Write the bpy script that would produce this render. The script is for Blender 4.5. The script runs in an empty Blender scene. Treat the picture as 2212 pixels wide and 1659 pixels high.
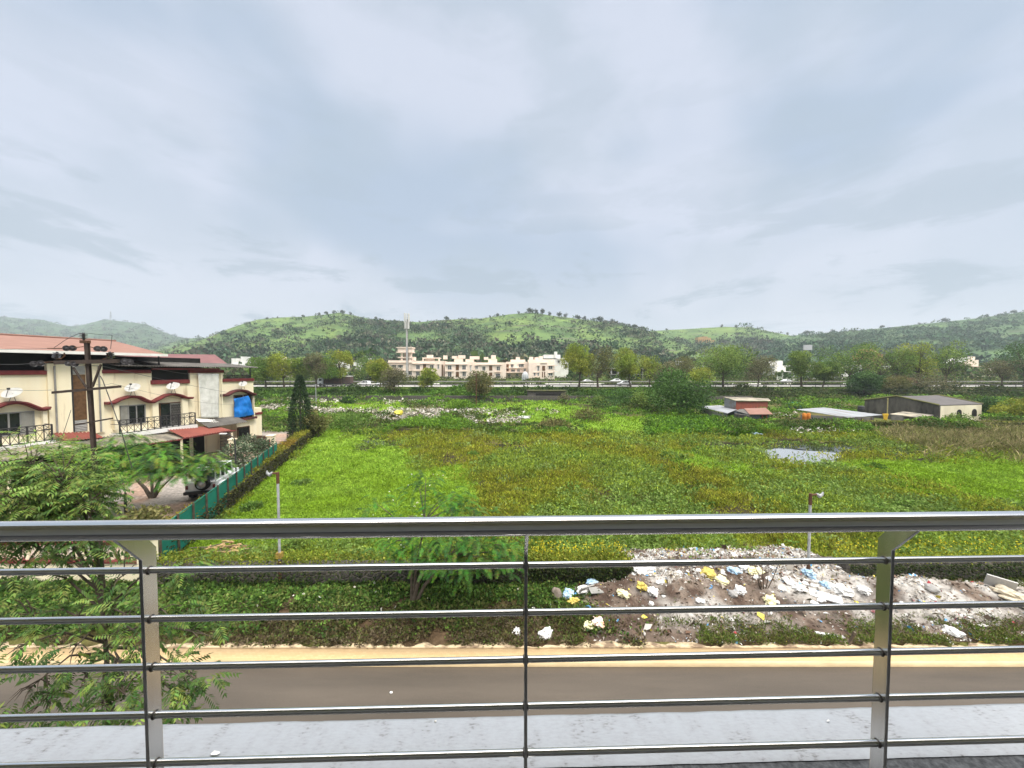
import bpy, bmesh, math, random
import numpy as np
from mathutils import Vector, Matrix, noise as mnoise

R = math.radians
rng = np.random.default_rng(7)
random.seed(7)
sc = bpy.context.scene
COL = sc.collection
EYE, F, CX, CY = 8.4, 803.0, 1106.0, 829.5
PITCH = math.atan(29.5 / 803)
cp, sp = math.cos(PITCH), math.sin(PITCH)


# ---------------------------------------------------------------- surveying helpers
def ray(x, y):
    a, b = (x - CX) / F, (CY - y) / F
    return a, cp + b * sp, -sp + b * cp


def W(x, y, Y):
    r = ray(x, y)
    t = Y / r[1]
    return Vector((r[0] * t, Y, EYE + r[2] * t))


def G(x, y, z=0.0):
    r = ray(x, y)
    t = (z - EYE) / r[2]
    return Vector((r[0] * t, r[1] * t, z))


def PX(X, Y, Z):
    X, Y, Z = np.asarray(X, float), np.asarray(Y, float), np.asarray(Z, float) - EYE
    d = np.maximum(Y * cp - Z * sp, 1e-3)
    return CX + F * X / d, CY - F * (Y * sp + Z * cp) / d


def inpoly(x, y, poly):
    c = np.zeros(np.shape(x), bool)
    n = len(poly)
    for i in range(n):
        x0, y0 = poly[i]
        x1, y1 = poly[(i + 1) % n]
        k = ((y0 > y) != (y1 > y)) & (x < (x1 - x0) * (y - y0) / ((y1 - y0) if y1 != y0 else 1e-9) + x0)
        c ^= k
    return c


_perm = np.random.default_rng(3).random((256, 256))


def vnoise(x, y):
    xi, yi = np.floor(x).astype(int), np.floor(y).astype(int)
    fx, fy = x - xi, y - yi
    fx, fy = fx * fx * (3 - 2 * fx), fy * fy * (3 - 2 * fy)
    g = lambda i, j: _perm[i % 256, j % 256]
    return (g(xi, yi) * (1 - fx) + g(xi + 1, yi) * fx) * (1 - fy) + (g(xi, yi + 1) * (1 - fx) + g(xi + 1, yi + 1) * fx) * fy


def fbm(x, y, o=4):
    x, y = np.asarray(x, float), np.asarray(y, float)
    s, a, t = 0, 1.0, 0
    for i in range(o):
        s = s + a * vnoise(x * 2 ** i + 17.3 * i, y * 2 ** i + 5.1 * i)
        t += a
        a *= .5
    return s / t


def sm(e0, e1, x):
    t = np.clip((x - e0) / (e1 - e0), 0, 1)
    return t * t * (3 - 2 * t)


# ---------------------------------------------------------------- object helpers
def tag(o, label, cat, group=None):
    o['label'] = label
    o['category'] = cat
    if group:
        o['group'] = group
    return o


def kind(o, k):
    o['kind'] = k
    return o


def thing(name, label, cat, loc=(0, 0, 0), group=None):
    o = bpy.data.objects.new(name, None)
    COL.objects.link(o)
    o.location = loc
    o.empty_display_size = .2
    return tag(o, label, cat, group)


def link(name, me, parent=None):
    o = bpy.data.objects.new(name, me)
    COL.objects.link(o)
    if parent is not None:
        o.parent = parent
        if parent.parent is None:
            o.matrix_parent_inverse = Matrix.LocRotScale(parent.location, parent.rotation_euler, parent.scale).inverted()
        # sub-parts sit under a part whose world matrix is the identity
    return o


def dup(root, loc=None, rotz=None, scale=None, label=None):
    r = root.copy()
    COL.objects.link(r)
    if loc is not None:
        r.location = loc
    if rotz is not None:
        r.rotation_euler = (0, 0, rotz)
    if scale is not None:
        r.scale = scale if hasattr(scale, '__len__') else (scale,) * 3
    if label:
        r['label'] = label
    for ch in list(root.children):
        c = ch.copy()
        COL.objects.link(c)
        c.parent = r
        for g in list(ch.children):
            d = g.copy()
            COL.objects.link(d)
            d.parent = c
    return r


class MB:
    def __init__(s):
        s.v, s.f, s.mi = [], [], []
        s.cur = 0

    def add(s, vs, fs):
        b = len(s.v)
        s.v += [tuple(v) for v in vs]
        for f in fs:
            s.f.append(tuple(i + b for i in f))
            s.mi.append(s.cur)
        return s

    def obox(s, o, a, b, c):
        o, a, b, c = Vector(o), Vector(a), Vector(b), Vector(c)
        vs = [o, o + a, o + a + b, o + b, o + c, o + a + c, o + a + b + c, o + b + c]
        fs = [(0, 3, 2, 1), (4, 5, 6, 7), (0, 1, 5, 4), (1, 2, 6, 5), (2, 3, 7, 6), (3, 0, 4, 7)]
        return s.add(vs, fs)

    def box(s, c, d, rz=0.0):
        M = Matrix.Rotation(rz, 3, 'Z')
        a, b, e = M @ Vector((d[0], 0, 0)), M @ Vector((0, d[1], 0)), Vector((0, 0, d[2]))
        return s.obox(Vector(c) - (a + b + e) / 2, a, b, e)

    def tube(s, pts, r, n=8, cap=True):
        pts = [Vector(p) for p in pts]
        m = len(pts)
        r = list(r) if hasattr(r, '__len__') else [r] * m
        vs, fs = [], []
        ref = None
        for i, p in enumerate(pts):
            t = (pts[min(i + 1, m - 1)] - pts[max(i - 1, 0)])
            t = t.normalized() if t.length > 1e-9 else Vector((0, 0, 1))
            if ref is None:
                ref = t.orthogonal().normalized()
            ref = (ref - t * ref.dot(t))
            ref = ref.normalized() if ref.length > 1e-6 else t.orthogonal().normalized()
            bi = t.cross(ref)
            for k in range(n):
                a = 2 * math.pi * k / n
                vs.append(p + (ref * math.cos(a) + bi * math.sin(a)) * r[i])
        for i in range(m - 1):
            for k in range(n):
                fs.append((i * n + k, i * n + (k + 1) % n, (i + 1) * n + (k + 1) % n, (i + 1) * n + k))
        if cap:
            fs.append(tuple(range(n))[::-1])
            fs.append(tuple((m - 1) * n + k for k in range(n)))
        return s.add(vs, fs)

    def prism(s, poly, vec):
        poly = [Vector(p) for p in poly]
        vec = Vector(vec)
        n = len(poly)
        fs = [tuple(range(n))[::-1], tuple(range(n, 2 * n))]
        fs += [(i, (i + 1) % n, n + (i + 1) % n, n + i) for i in range(n)]
        return s.add(poly + [p + vec for p in poly], fs)

    def lathe(s, prof, c, ax=(0, 0, 1), n=14):
        q = Vector((0, 0, 1)).rotation_difference(Vector(ax)).to_matrix()
        c = Vector(c)
        vs = [c + q @ Vector((r * math.cos(2 * math.pi * k / n), r * math.sin(2 * math.pi * k / n), z)) for r, z in prof for k in range(n)]
        m = len(prof)
        fs = [(i * n + k, i * n + (k + 1) % n, (i + 1) * n + (k + 1) % n, (i + 1) * n + k) for i in range(m - 1) for k in range(n)]
        fs += [tuple(range(n))[::-1], tuple((m - 1) * n + k for k in range(n))]
        return s.add(vs, fs)

    def build(s, name, mat, parent=None, smooth=False, bevel=0.0):
        me = bpy.data.meshes.new(name)
        me.from_pydata(s.v, [], s.f)
        for m in (mat if isinstance(mat, (list, tuple)) else [mat]):
            me.materials.append(m)
        if any(s.mi):
            me.polygons.foreach_set('material_index', s.mi)
        bm = bmesh.new()
        bm.from_mesh(me)
        bmesh.ops.recalc_face_normals(bm, faces=bm.faces)
        if bevel:
            es = [e for e in bm.edges if len(e.link_faces) == 2 and e.calc_face_angle(0) > .6]
            bmesh.ops.bevel(bm, geom=es, offset=bevel, segments=2, profile=.6, affect='EDGES', clamp_overlap=True)
        bm.to_mesh(me)
        bm.free()
        if smooth:
            me.polygons.foreach_set('use_smooth', [True] * len(me.polygons))
            if hasattr(me, 'set_sharp_from_angle'):
                me.set_sharp_from_angle(angle=R(45))
        me.update()
        return link(name, me, parent)


def quads(name, V, C, mat, parent=None):
    """V (N,4,3), C (N,3): one mesh of N loose quads with a face colour."""
    N = len(V)
    me = bpy.data.meshes.new(name)
    me.vertices.add(4 * N)
    me.loops.add(4 * N)
    me.polygons.add(N)
    me.vertices.foreach_set('co', np.ascontiguousarray(V, np.float32).ravel())
    me.loops.foreach_set('vertex_index', np.arange(4 * N, dtype=np.int32))
    me.polygons.foreach_set('loop_start', np.arange(0, 4 * N, 4, dtype=np.int32))
    at = me.attributes.new('col', 'FLOAT_COLOR', 'FACE')
    c4 = np.ones((N, 4), np.float32)
    c4[:, :3] = np.clip(C, 0.002, .9)
    at.data.foreach_set('color', c4.ravel())
    me.materials.append(mat)
    me.update(calc_edges=True)
    return link(name, me, parent)


def grid_mesh(name, P, C, mat, parent=None, smooth=True):
    """P (n,m,3) grid, C (n,m,3) vertex colours."""
    n, m = P.shape[:2]
    idx = np.arange(n * m).reshape(n, m)
    f = np.stack([idx[:-1, :-1], idx[:-1, 1:], idx[1:, 1:], idx[1:, :-1]], -1).reshape(-1, 4)
    me = bpy.data.meshes.new(name)
    me.from_pydata([], [], [])
    N = len(f)
    me.vertices.add(n * m)
    me.loops.add(4 * N)
    me.polygons.add(N)
    me.vertices.foreach_set('co', np.ascontiguousarray(P, np.float32).ravel())
    me.loops.foreach_set('vertex_index', f.astype(np.int32).ravel())
    me.polygons.foreach_set('loop_start', np.arange(0, 4 * N, 4, dtype=np.int32))
    at = me.attributes.new('col', 'FLOAT_COLOR', 'POINT')
    c4 = np.ones((n * m, 4), np.float32)
    c4[:, :3] = C.reshape(-1, 3)
    at.data.foreach_set('color', c4.ravel())
    me.materials.append(mat)
    me.update(calc_edges=True)
    if smooth:
        me.polygons.foreach_set('use_smooth', [True] * N)
    return link(name, me, parent)


def unit(v):
    return v / np.maximum(np.linalg.norm(v, axis=-1, keepdims=True), 1e-9)


def leafq(P, d, L, Wd, tip=0.0, side=None, curl=0.0):
    """leaf quads: base P, axis d, length L, width Wd; tip 0 gives a pointed leaf"""
    d = unit(d)
    if side is None:
        side = rng.normal(size=P.shape)
    s = unit(np.cross(d, side))
    L, Wd = np.broadcast_to(np.asarray(L, float), P.shape[:-1])[..., None], np.broadcast_to(np.asarray(Wd, float), P.shape[:-1])[..., None]
    mid = P + d * L * .5
    e = P + d * L
    if curl:
        e = e - np.array([0, 0, 1.0]) * L * curl
    return np.stack([P, mid + s * Wd * .5, e, mid - s * Wd * .5], -2)


# ---------------------------------------------------------------- materials
def newmat(name):
    m = bpy.data.materials.new(name)
    m.use_nodes = True
    nt = m.node_tree
    return m, nt, nt.nodes['Principled BSDF']


def ramp(nt, fac, stops):
    r = nt.nodes.new('ShaderNodeValToRGB')
    e = r.color_ramp.elements
    while len(e) < len(stops):
        e.new(.5)
    for k, (p, c) in enumerate(stops):
        e[k].position = p
        e[k].color = (*c, 1)
    nt.links.new(fac, r.inputs['Fac'])
    return r.outputs['Color']


def noise_fac(nt, scale, detail=6, coord='Object', stretch=None, rough=.6):
    tc = nt.nodes.new('ShaderNodeTexCoord')
    n = nt.nodes.new('ShaderNodeTexNoise')
    n.inputs['Scale'].default_value = scale
    n.inputs['Detail'].default_value = detail
    n.inputs['Roughness'].default_value = rough
    v = tc.outputs[coord]
    if stretch:
        mp = nt.nodes.new('ShaderNodeMapping')
        mp.inputs['Scale'].default_value = stretch
        nt.links.new(v, mp.inputs['Vector'])
        v = mp.outputs['Vector']
    nt.links.new(v, n.inputs['Vector'])
    return n.outputs['Fac']


def pm(name, c1, c2=None, scale=3.0, rough=.8, metal=0.0, bump=0.0, bscale=None, stretch=None, lo=.35, hi=.65, spec=.3, c3=None):
    m, nt, b = newmat(name)
    b.inputs['Roughness'].default_value = rough
    b.inputs['Metallic'].default_value = metal
    b.inputs['Specular IOR Level'].default_value = spec
    if c2 is None:
        c2 = tuple(x * .8 for x in c1)
    f = noise_fac(nt, scale, stretch=stretch)
    st = [(lo, c1), (hi, c2)]
    if c3:
        st.append((min(hi + .12, 1), c3))
    nt.links.new(ramp(nt, f, st), b.inputs['Base Color'])
    if bump:
        g = noise_fac(nt, bscale or scale * 6, stretch=stretch)
        bp = nt.nodes.new('ShaderNodeBump')
        bp.inputs['Strength'].default_value = bump
        bp.inputs['Distance'].default_value = .02
        nt.links.new(g, bp.inputs['Height'])
        nt.links.new(bp.outputs['Normal'], b.inputs['Normal'])
    return m


def fol(name, trans=.3, rough=.55, spec=.25, var=.25, vscale=.7):
    m, nt, b = newmat(name)
    at = nt.nodes.new('ShaderNodeAttribute')
    at.attribute_name = 'col'
    f = noise_fac(nt, vscale, 3)
    mr = nt.nodes.new('ShaderNodeMapRange')
    mr.inputs['From Min'].default_value, mr.inputs['From Max'].default_value = .3, .7
    mr.inputs['To Min'].default_value, mr.inputs['To Max'].default_value = 1 - var, 1 + var
    nt.links.new(f, mr.inputs['Value'])
    mx = nt.nodes.new('ShaderNodeVectorMath')
    mx.operation = 'SCALE'
    nt.links.new(at.outputs['Color'], mx.inputs[0])
    nt.links.new(mr.outputs['Result'], mx.inputs['Scale'])
    nt.links.new(mx.outputs['Vector'], b.inputs['Base Color'])
    b.inputs['Roughness'].default_value = rough
    b.inputs['Specular IOR Level'].default_value = spec
    if trans:
        tr = nt.nodes.new('ShaderNodeBsdfTranslucent')
        nt.links.new(mx.outputs['Vector'], tr.inputs['Color'])
        ms = nt.nodes.new('ShaderNodeMixShader')
        ms.inputs['Fac'].default_value = trans
        nt.links.new(b.outputs['BSDF'], ms.inputs[1])
        nt.links.new(tr.outputs['BSDF'], ms.inputs[2])
        nt.links.new(ms.outputs['Shader'], nt.nodes['Material Output'].inputs['Surface'])
    return m


def glass(name, c, rough=.08):
    m, nt, b = newmat(name)
    f = noise_fac(nt, .6, 2)
    nt.links.new(ramp(nt, f, [(.3, c), (.7, tuple(x * 1.6 for x in c))]), b.inputs['Base Color'])
    b.inputs['Roughness'].default_value = rough
    b.inputs['Specular IOR Level'].default_value = .6
    return m


M = {}
M['leaf'] = fol('leaf', .3, .6, .1)
M['grass'] = fol('grass_blades', .25, .85, .04)
M['hillleaf'] = fol('hill_foliage', .1, .8, .1, .2, .02)
M['litter'] = fol('litter_scraps', .0, .6, .3, .1, 2.0)
M['bark'] = pm('bark', (.09, .07, .05), (.16, .13, .1), 6, .9, bump=.5)
M['darkbark'] = pm('dark_bark', (.05, .04, .03), (.11, .085, .06), 6, .9, bump=.5)
M['steel'] = pm('polished_steel', (.86, .85, .83), (.78, .77, .75), 3, .07, 1.0, stretch=(.3, 8, 8))
M['weld'] = pm('weld_scale', (.09, .08, .07), (.2, .18, .16), 60, .5, .8)
M['brushed'] = pm('brushed_steel', (.68, .67, .65), (.56, .55, .53), 4, .2, 1.0, stretch=(8, 8, .5))
M['cream'] = pm('cream_plaster', (.87, .79, .59), (.84, .74, .52), .8, .85, bump=.05, bscale=20, c3=(.56, .45, .3), lo=.3, hi=.6, stretch=(1.8, 1.8, .25))
M['pink'] = pm('pale_pink_plaster', (.8, .68, .58), (.74, .61, .5), .25, .85, c3=(.5, .4, .32), lo=.35, hi=.66, stretch=(1, 1, .4))
M['white'] = pm('white_paint', (.8, .79, .75), (.66, .64, .59), .5, .7)
M['red'] = pm('maroon_trim_paint', (.19, .035, .035), (.13, .026, .026), 3, .6, bump=.05)
M['blacktrim'] = pm('blackened_trim', (.035, .025, .025), (.16, .04, .04), 1.4, .8)
M['iron'] = pm('black_iron', (.02, .02, .022), (.045, .04, .04), 8, .55)
M['rust'] = pm('rusty_iron', (.13, .06, .03), (.07, .04, .025), 9, .85, bump=.2)
M['poleiron'] = pm('weathered_pole_iron', (.035, .026, .022), (.07, .05, .038), 5, .8, bump=.2)
M['galv'] = pm('grey_painted_pole', (.42, .43, .44), (.3, .31, .31), 5, .6)
M['glass'] = glass('dark_window_glass', (.012, .014, .016))
M['paneg'] = pm('grey_window_sheet', (.3, .29, .25), (.22, .21, .18), 2, .5)
M['brown'] = pm('brown_jali_panel', (.15, .08, .035), (.09, .045, .02), 5, .7)
M['tileO'] = pm('faded_orange_roof', (.27, .15, .115), (.22, .12, .09), 1.2, .9, bump=.15, bscale=12, c3=(.18, .11, .085))
M['tileM'] = pm('maroon_metal_roof', (.2, .095, .09), (.16, .075, .075), .9, .8, c3=(.26, .18, .16))
M['tileR'] = pm('red_tin_roof', (.25, .075, .055), (.2, .06, .045), 1.2, .75)
M['asb'] = pm('weathered_cement_sheet', (.4, .35, .26), (.13, .12, .1), .55, .9, lo=.38, hi=.6, c3=(.06, .055, .05), bump=.1)
M['asbdark'] = pm('dark_cement_sheet', (.16, .15, .135), (.08, .075, .07), .8, .9)
M['tin'] = pm('pale_tin_sheet', (.34, .35, .37), (.24, .25, .26), .45, .6, c3=(.2, .12, .09), hi=.58, stretch=(2.2, .5, 1))
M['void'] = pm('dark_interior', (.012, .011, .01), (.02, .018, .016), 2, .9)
M['tarp'] = pm('blue_tarpaulin', (.008, .14, .5), (.012, .2, .62), 3, .35, spec=.5)
M['sheet'] = pm('white_plastic_sheet', (.72, .71, .66), (.56, .55, .5), 2.5, .4)
M['porc'] = pm('porcelain_insulator', (.045, .042, .045), (.08, .075, .075), 4, .25, spec=.6)
M['porcw'] = pm('pale_insulator', (.45, .43, .4), (.3, .29, .27), 4, .4)
M['dish'] = pm('satellite_dish_grey', (.6, .6, .57), (.48, .47, .44), 4, .5)
M['fence'] = pm('green_shade_net', (.008, .17, .12), (.006, .13, .09), 1.2, .75, stretch=(1, 1, 3))
M['wire'] = pm('wire', (.05, .05, .05), (.08, .08, .08), 3, .6)
M['tyre'] = pm('tyre_rubber', (.015, .015, .015), (.03, .03, .03), 6, .85)
M['carw'] = pm('white_car_paint', (.75, .76, .77), (.68, .69, .7), 2, .25, spec=.6)
M['chrome'] = pm('alloy_wheel', (.5, .5, .5), (.4, .4, .4), 6, .3, .8)
M['grey'] = pm('grey_cement', (.3, .29, .27), (.2, .195, .18), 1.5, .9)
M['dkgrey'] = pm('dark_grey_plastic', (.03, .03, .032), (.05, .05, .05), 4, .6)
M['moss'] = pm('mossy_stone', (.05, .045, .03), (.09, .1, .025), 1.2, .95, bump=.5, bscale=5)
M['bluebrick'] = pm('painted_block', (.05, .06, .09), (.09, .1, .13), 2, .8)
M['redtin'] = pm('rusty_red_tin', (.32, .08, .05), (.2, .07, .05), 1.5, .7, stretch=(6, 6, .4))
M['orangecl'] = pm('orange_cloth', (.55, .2, .03), (.42, .14, .02), 3, .8)
M['concrete'] = pm('pole_concrete', (.45, .44, .42), (.36, .35, .33), .7, .85)

_m = M['steel']
_f = noise_fac(_m.node_tree, 5, 8, stretch=(.6, 6, 6))
_r = _m.node_tree.nodes.new('ShaderNodeMapRange')
for _k, _v in (('From Min', .4), ('From Max', .75), ('To Min', .05), ('To Max', .22)):
    _r.inputs[_k].default_value = _v
_m.node_tree.links.new(_f, _r.inputs['Value'])
_m.node_tree.links.new(_r.outputs[0], _m.node_tree.nodes['Principled BSDF'].inputs['Roughness'])
# ---------------------------------------------------------------- camera, sun, sky, air
cam = bpy.data.cameras.new('camera')
cam.sensor_width = 36
cam.lens = 36 * F / 2212
cam.clip_start, cam.clip_end = .05, 9000
co = bpy.data.objects.new('camera', cam)
COL.objects.link(co)
co.location = (0, 0, EYE)
co.rotation_euler = (R(90) - PITCH, 0, 0)
sc.camera = co

SUN = Vector((.45, -.42, .79)).normalized()
sl = bpy.data.lights.new('sun', 'SUN')
sl.energy, sl.angle, sl.color = 1.5, R(14), (1, .95, .87)
so = bpy.data.objects.new('sun', sl)
COL.objects.link(so)
so.rotation_euler = SUN.to_track_quat('Z', 'Y').to_euler()

w = bpy.data.worlds.new('World')
sc.world = w
w.use_nodes = True
nt = w.node_tree
bg = nt.nodes['Background']
L = nt.links.new


def math_node(op, a, b=None, clamp=False):
    n = nt.nodes.new('ShaderNodeMath')
    n.operation = op
    n.use_clamp = clamp
    for i, v in enumerate((a, b)):
        if v is None:
            continue
        if isinstance(v, (int, float)):
            n.inputs[i].default_value = v
        else:
            L(v, n.inputs[i])
    return n.outputs[0]


def mixc(fac, a, b):
    n = nt.nodes.new('ShaderNodeMix')
    n.data_type = 'RGBA'
    for s, v in ((n.inputs['Factor'], fac), (n.inputs[6], a), (n.inputs[7], b)):
        if isinstance(v, tuple):
            s.default_value = (*v, 1)
        elif isinstance(v, (int, float)):
            s.default_value = v
        else:
            L(v, s)
    return n.outputs[2]


tc = nt.nodes.new('ShaderNodeTexCoord')
sx = nt.nodes.new('ShaderNodeSeparateXYZ')
L(tc.outputs['Generated'], sx.inputs[0])
zc = math_node('ADD', math_node('MAXIMUM', sx.outputs['Z'], 0.0), .16)
px_, py_ = math_node('DIVIDE', sx.outputs['X'], zc), math_node('DIVIDE', sx.outputs['Y'], zc)
cb = nt.nodes.new('ShaderNodeCombineXYZ')
L(px_, cb.inputs[0])
L(py_, cb.inputs[1])


def sky_noise(scale, detail, rough, off, st=(1, 1, 1), dist=0.0, flat=False):
    mp = nt.nodes.new('ShaderNodeMapping')
    mp.inputs['Location'].default_value = off
    mp.inputs['Scale'].default_value = st
    L(cb.outputs[0] if flat else tc.outputs['Generated'], mp.inputs['Vector'])
    n = nt.nodes.new('ShaderNodeTexNoise')
    n.inputs['Scale'].default_value = scale
    n.inputs['Detail'].default_value = detail
    n.inputs['Roughness'].default_value = rough
    n.inputs['Distortion'].default_value = dist
    L(mp.outputs[0], n.inputs['Vector'])
    return n.outputs['Fac']


def mrange(v, a, b, c, d):
    n = nt.nodes.new('ShaderNodeMapRange')
    n.interpolation_type = 'SMOOTHSTEP'
    L(v, n.inputs['Value'])
    for k, x in zip(('From Min', 'From Max', 'To Min', 'To Max'), (a, b, c, d)):
        n.inputs[k].default_value = x
    return n.outputs['Result']


big = sky_noise(1.9, 3, .45, (3.1, 1.7, .4), (1, 1, 1.7), .25)
mid = sky_noise(3.4, 5, .5, (.4, 7.2, 1.1), (1, 1, 1.9), .15)
base = mixc(mrange(big, .4, .6, 0, 1), (.425, .515, .64), (.605, .655, .765))
base = mixc(mrange(mid, .45, .64, 0, .45), base, (.42, .505, .59))
# pale layer towards the horizon, broken by thin grey cloud
pale = mrange(sx.outputs['Z'], .03, .36, .55, 0)
base = mixc(pale, base, (.67, .69, .71))
dk = sky_noise(3.2, 9, .6, (6.3, 2.9, 5.0), (1, 1, 3.6), .3)
low = mrange(sx.outputs['Z'], .05, .5, .85, .12)
base = mixc(math_node('MULTIPLY', mrange(dk, .5, .6, 0, 1), low), base, (.37, .45, .52))
nish = nt.nodes.new('ShaderNodeTexSky')
nish.sky_type = 'NISHITA'
nish.sun_disc = False
nish.sun_elevation = math.asin(SUN.z)
nish.sun_rotation = math.atan2(SUN.x, SUN.y)
nv = nt.nodes.new('ShaderNodeVectorMath')
nv.operation = 'SCALE'
nv.inputs['Scale'].default_value = .1
L(nish.outputs[0], nv.inputs[0])
base = mixc(.08, base, nv.outputs['Vector'])
# extra glow added to the cloud deck overhead, out of view, to brighten the ground
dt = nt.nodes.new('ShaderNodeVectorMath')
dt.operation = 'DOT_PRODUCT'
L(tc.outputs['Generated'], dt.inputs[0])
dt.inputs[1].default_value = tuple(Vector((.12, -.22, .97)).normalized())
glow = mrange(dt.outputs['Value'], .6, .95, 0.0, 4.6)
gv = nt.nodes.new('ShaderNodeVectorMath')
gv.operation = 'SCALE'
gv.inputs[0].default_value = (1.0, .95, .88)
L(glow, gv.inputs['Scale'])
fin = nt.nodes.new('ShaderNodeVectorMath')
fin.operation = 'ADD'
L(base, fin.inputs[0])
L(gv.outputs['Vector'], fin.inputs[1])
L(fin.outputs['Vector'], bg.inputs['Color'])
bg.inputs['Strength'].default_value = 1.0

sc.view_settings.view_transform = 'Standard'
sc.view_settings.look = 'None'
sc.view_settings.exposure = 0.22
sc.view_settings.gamma = 1.0
sc.cycles.use_denoising = True
sc.cycles.max_bounces = 7
sc.cycles.diffuse_bounces = 3
sc.cycles.transmission_bounces = 3
sc.cycles.volume_bounces = 0
sc.cycles.transparent_max_bounces = 6
sc.cycles.sample_clamp_indirect = 6

HZ = MB()
HZ.obox((-2600, -30, -2.0), (5200, 0, 0), (0, 2600, 0), (0, 0, 285))
hm = bpy.data.materials.new('haze_air')
hm.use_nodes = True
hn = hm.node_tree
hn.nodes.remove(hn.nodes['Principled BSDF'])
pv = hn.nodes.new('ShaderNodeVolumePrincipled')
pv.inputs['Color'].default_value = (.83, .92, 1, 1)
pv.inputs['Density'].default_value = .00024
pv.inputs['Anisotropy'].default_value = .1
hn.links.new(pv.outputs[0], hn.nodes['Material Output'].inputs['Volume'])
kind(HZ.build('haze', hm), 'stuff')

# ---------------------------------------------------------------- the balcony we stand on
TILT = .0263


def RP(X, Y, Z):
    return Vector((X, Y + TILT * X, Z))


FLZ = EYE - 1.48
X0, X1 = -2.9, 2.9
rail = thing('balcony_railing', 'stainless steel balcony railing with round handrail, five bars and flat posts', 'railing', RP(0, 1.04, FLZ))
hz = W(1106, 1136, .965).z
mb = MB()
mb.tube([RP(X0 + (X1 - X0) * k / 24, .965, hz) for k in range(25)], .0248, 40)
mb.build('handrail', M['steel'], rail, True)
for yb in (1220.5, 1322.7, 1424, 1524.8, 1625.5):
    z = W(1137, yb, 1.041).z
    mb = MB()
    mb.tube([RP(X0 + (X1 - X0) * k / 12, 1.04, z) for k in range(13)], .0088, 20)
    mb.build('horizontal_bar', M['steel'], rail, True)
for xp in (-1.012, .039, 1.095):
    th = .0095
    zb, zt = FLZ, hz - .012
    zk1, zk2 = W(1137, 1192, 1.03).z, hz - .018
    prof = [(1.02, zb), (1.062, zb), (1.062, zk1 + .012), (1.012, zk2), (.952, zk2), (1.02, zk1 - .006)]
    mb = MB()
    mb.prism([RP(xp - th / 2, y, z) for y, z in prof], (th, 0, 0))
    po = mb.build('post', M['brushed'], rail, bevel=.0012)
    for yb in (1220.5, 1322.7, 1424, 1524.8, 1625.5):
        z = W(1137, yb, 1.041).z
        mb = MB()
        mb.tube([RP(xp - th / 2 - .003, 1.04, z), RP(xp - th / 2, 1.04, z), RP(xp + th / 2, 1.04, z), RP(xp + th / 2 + .003, 1.04, z)], [.0094, .0122, .0122, .0094], 14)
        mb.build('weld_bead', M['weld'], po, True)
    mb = MB()
    mb.box(RP(xp, 1.04, FLZ + .006), (.09, .09, .012))
    mb.build('post_base', M['brushed'], rail)

mb = MB()
mb.obox(RP(-6, -1.4, FLZ - .16), (12, .3156, 0), (0, 2.56, 0), (0, 0, .16))
kind(mb.build('balcony_floor', pm('floor_tile', (.12, .117, .112), (.095, .092, .088), 2, .5)), 'structure')
mb = MB()
mb.obox((-6, -1.6, 5.2), (12, .3, 0), (0, .2, 0), (0, 0, 4.75))
kind(mb.build('house_wall', pm('house_wall_paint', (.4, .38, .35), (.34, .32, .3), 1, .85)), 'structure')
mb = MB()
mb.obox((-6, -1.58, 9.95), (12, .3, 0), (0, 2.2, 0), (0, 0, .18))
kind(mb.build('balcony_ceiling', pm('ceiling_paint', (.55, .54, .5), (.5, .49, .46), 1, .85)), 'structure')
dr = thing('balcony_door', 'dark sliding glass door behind the balcony railing', 'door', (0, -1.3, FLZ))
mb = MB()
for x in (-1.5, -.02, 1.46):
    mb.box((x, -1.385 + TILT * x, FLZ + 1.15), (.06, .05, 2.3))
mb.box((-.02, -1.385, FLZ + 2.27), (3.02, .05, .06), .0263)
mb.build('door_frame', M['grey'], dr)
mb = MB()
mb.box((-.02, -1.4, FLZ + 1.13), (2.9, .03, 2.2), .0263)
mb.build('glass_panel', M['void'], dr)

# sunshade ledge of the storey below
LZ = EYE - 2.6
yf = W(1106, 1547, 2.8).y * ((EYE - LZ) / (EYE - W(1106, 1547, 2.8).z))
yn = 2.8 * ((EYE - LZ) / (EYE - W(1106, 1661, 2.8).z))
m, nt2, b = newmat('ledge_whitewash')
f1 = noise_fac(nt2, 9, 8, stretch=(1, .45, 1))
f2 = noise_fac(nt2, 42, 5, stretch=(.45, 1.5, 1))
mul = nt2.nodes.new('ShaderNodeMath')
mul.operation = 'MULTIPLY'
nt2.links.new(f1, mul.inputs[0])
nt2.links.new(f2, mul.inputs[1])
nt2.links.new(ramp(nt2, mul.outputs[0], [(.17, (.35, .37, .395)), (.31, (.32, .335, .355)), (.35, (.29, .3, .31)), (.43, (.15, .15, .155))]), b.inputs['Base Color'])
b.inputs['Roughness'].default_value = .7
bp = nt2.nodes.new('ShaderNodeBump')
bp.inputs['Strength'].default_value = .5
bp.inputs['Distance'].default_value = .01
nt2.links.new(noise_fac(nt2, 25, 8, stretch=(.6, 1.2, 1)), bp.inputs['Height'])
nt2.links.new(bp.outputs['Normal'], b.inputs['Normal'])
n = 240
xs = np.linspace(-6.5, 6.5, n)
edge = (fbm(xs * 6, xs * 0 + 3.3, 4) - .5) * .014
rows = []
for y, z, e in ((yn, LZ, .6), (yn + .02, LZ + .012, .5), (yf - .03, LZ + .012, .8), (yf, LZ, 1.0), (yf, LZ - .2, .6)):
    rows.append(np.stack([xs, y + TILT * xs + edge * e, np.full(n, z)], -1))
lo = grid_mesh('ledge', np.stack(rows), np.full((5, n, 3), .6), m)
tag(lo, 'whitewashed scuffed ledge just beyond the balcony railing', 'ledge')
mb = MB()
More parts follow.
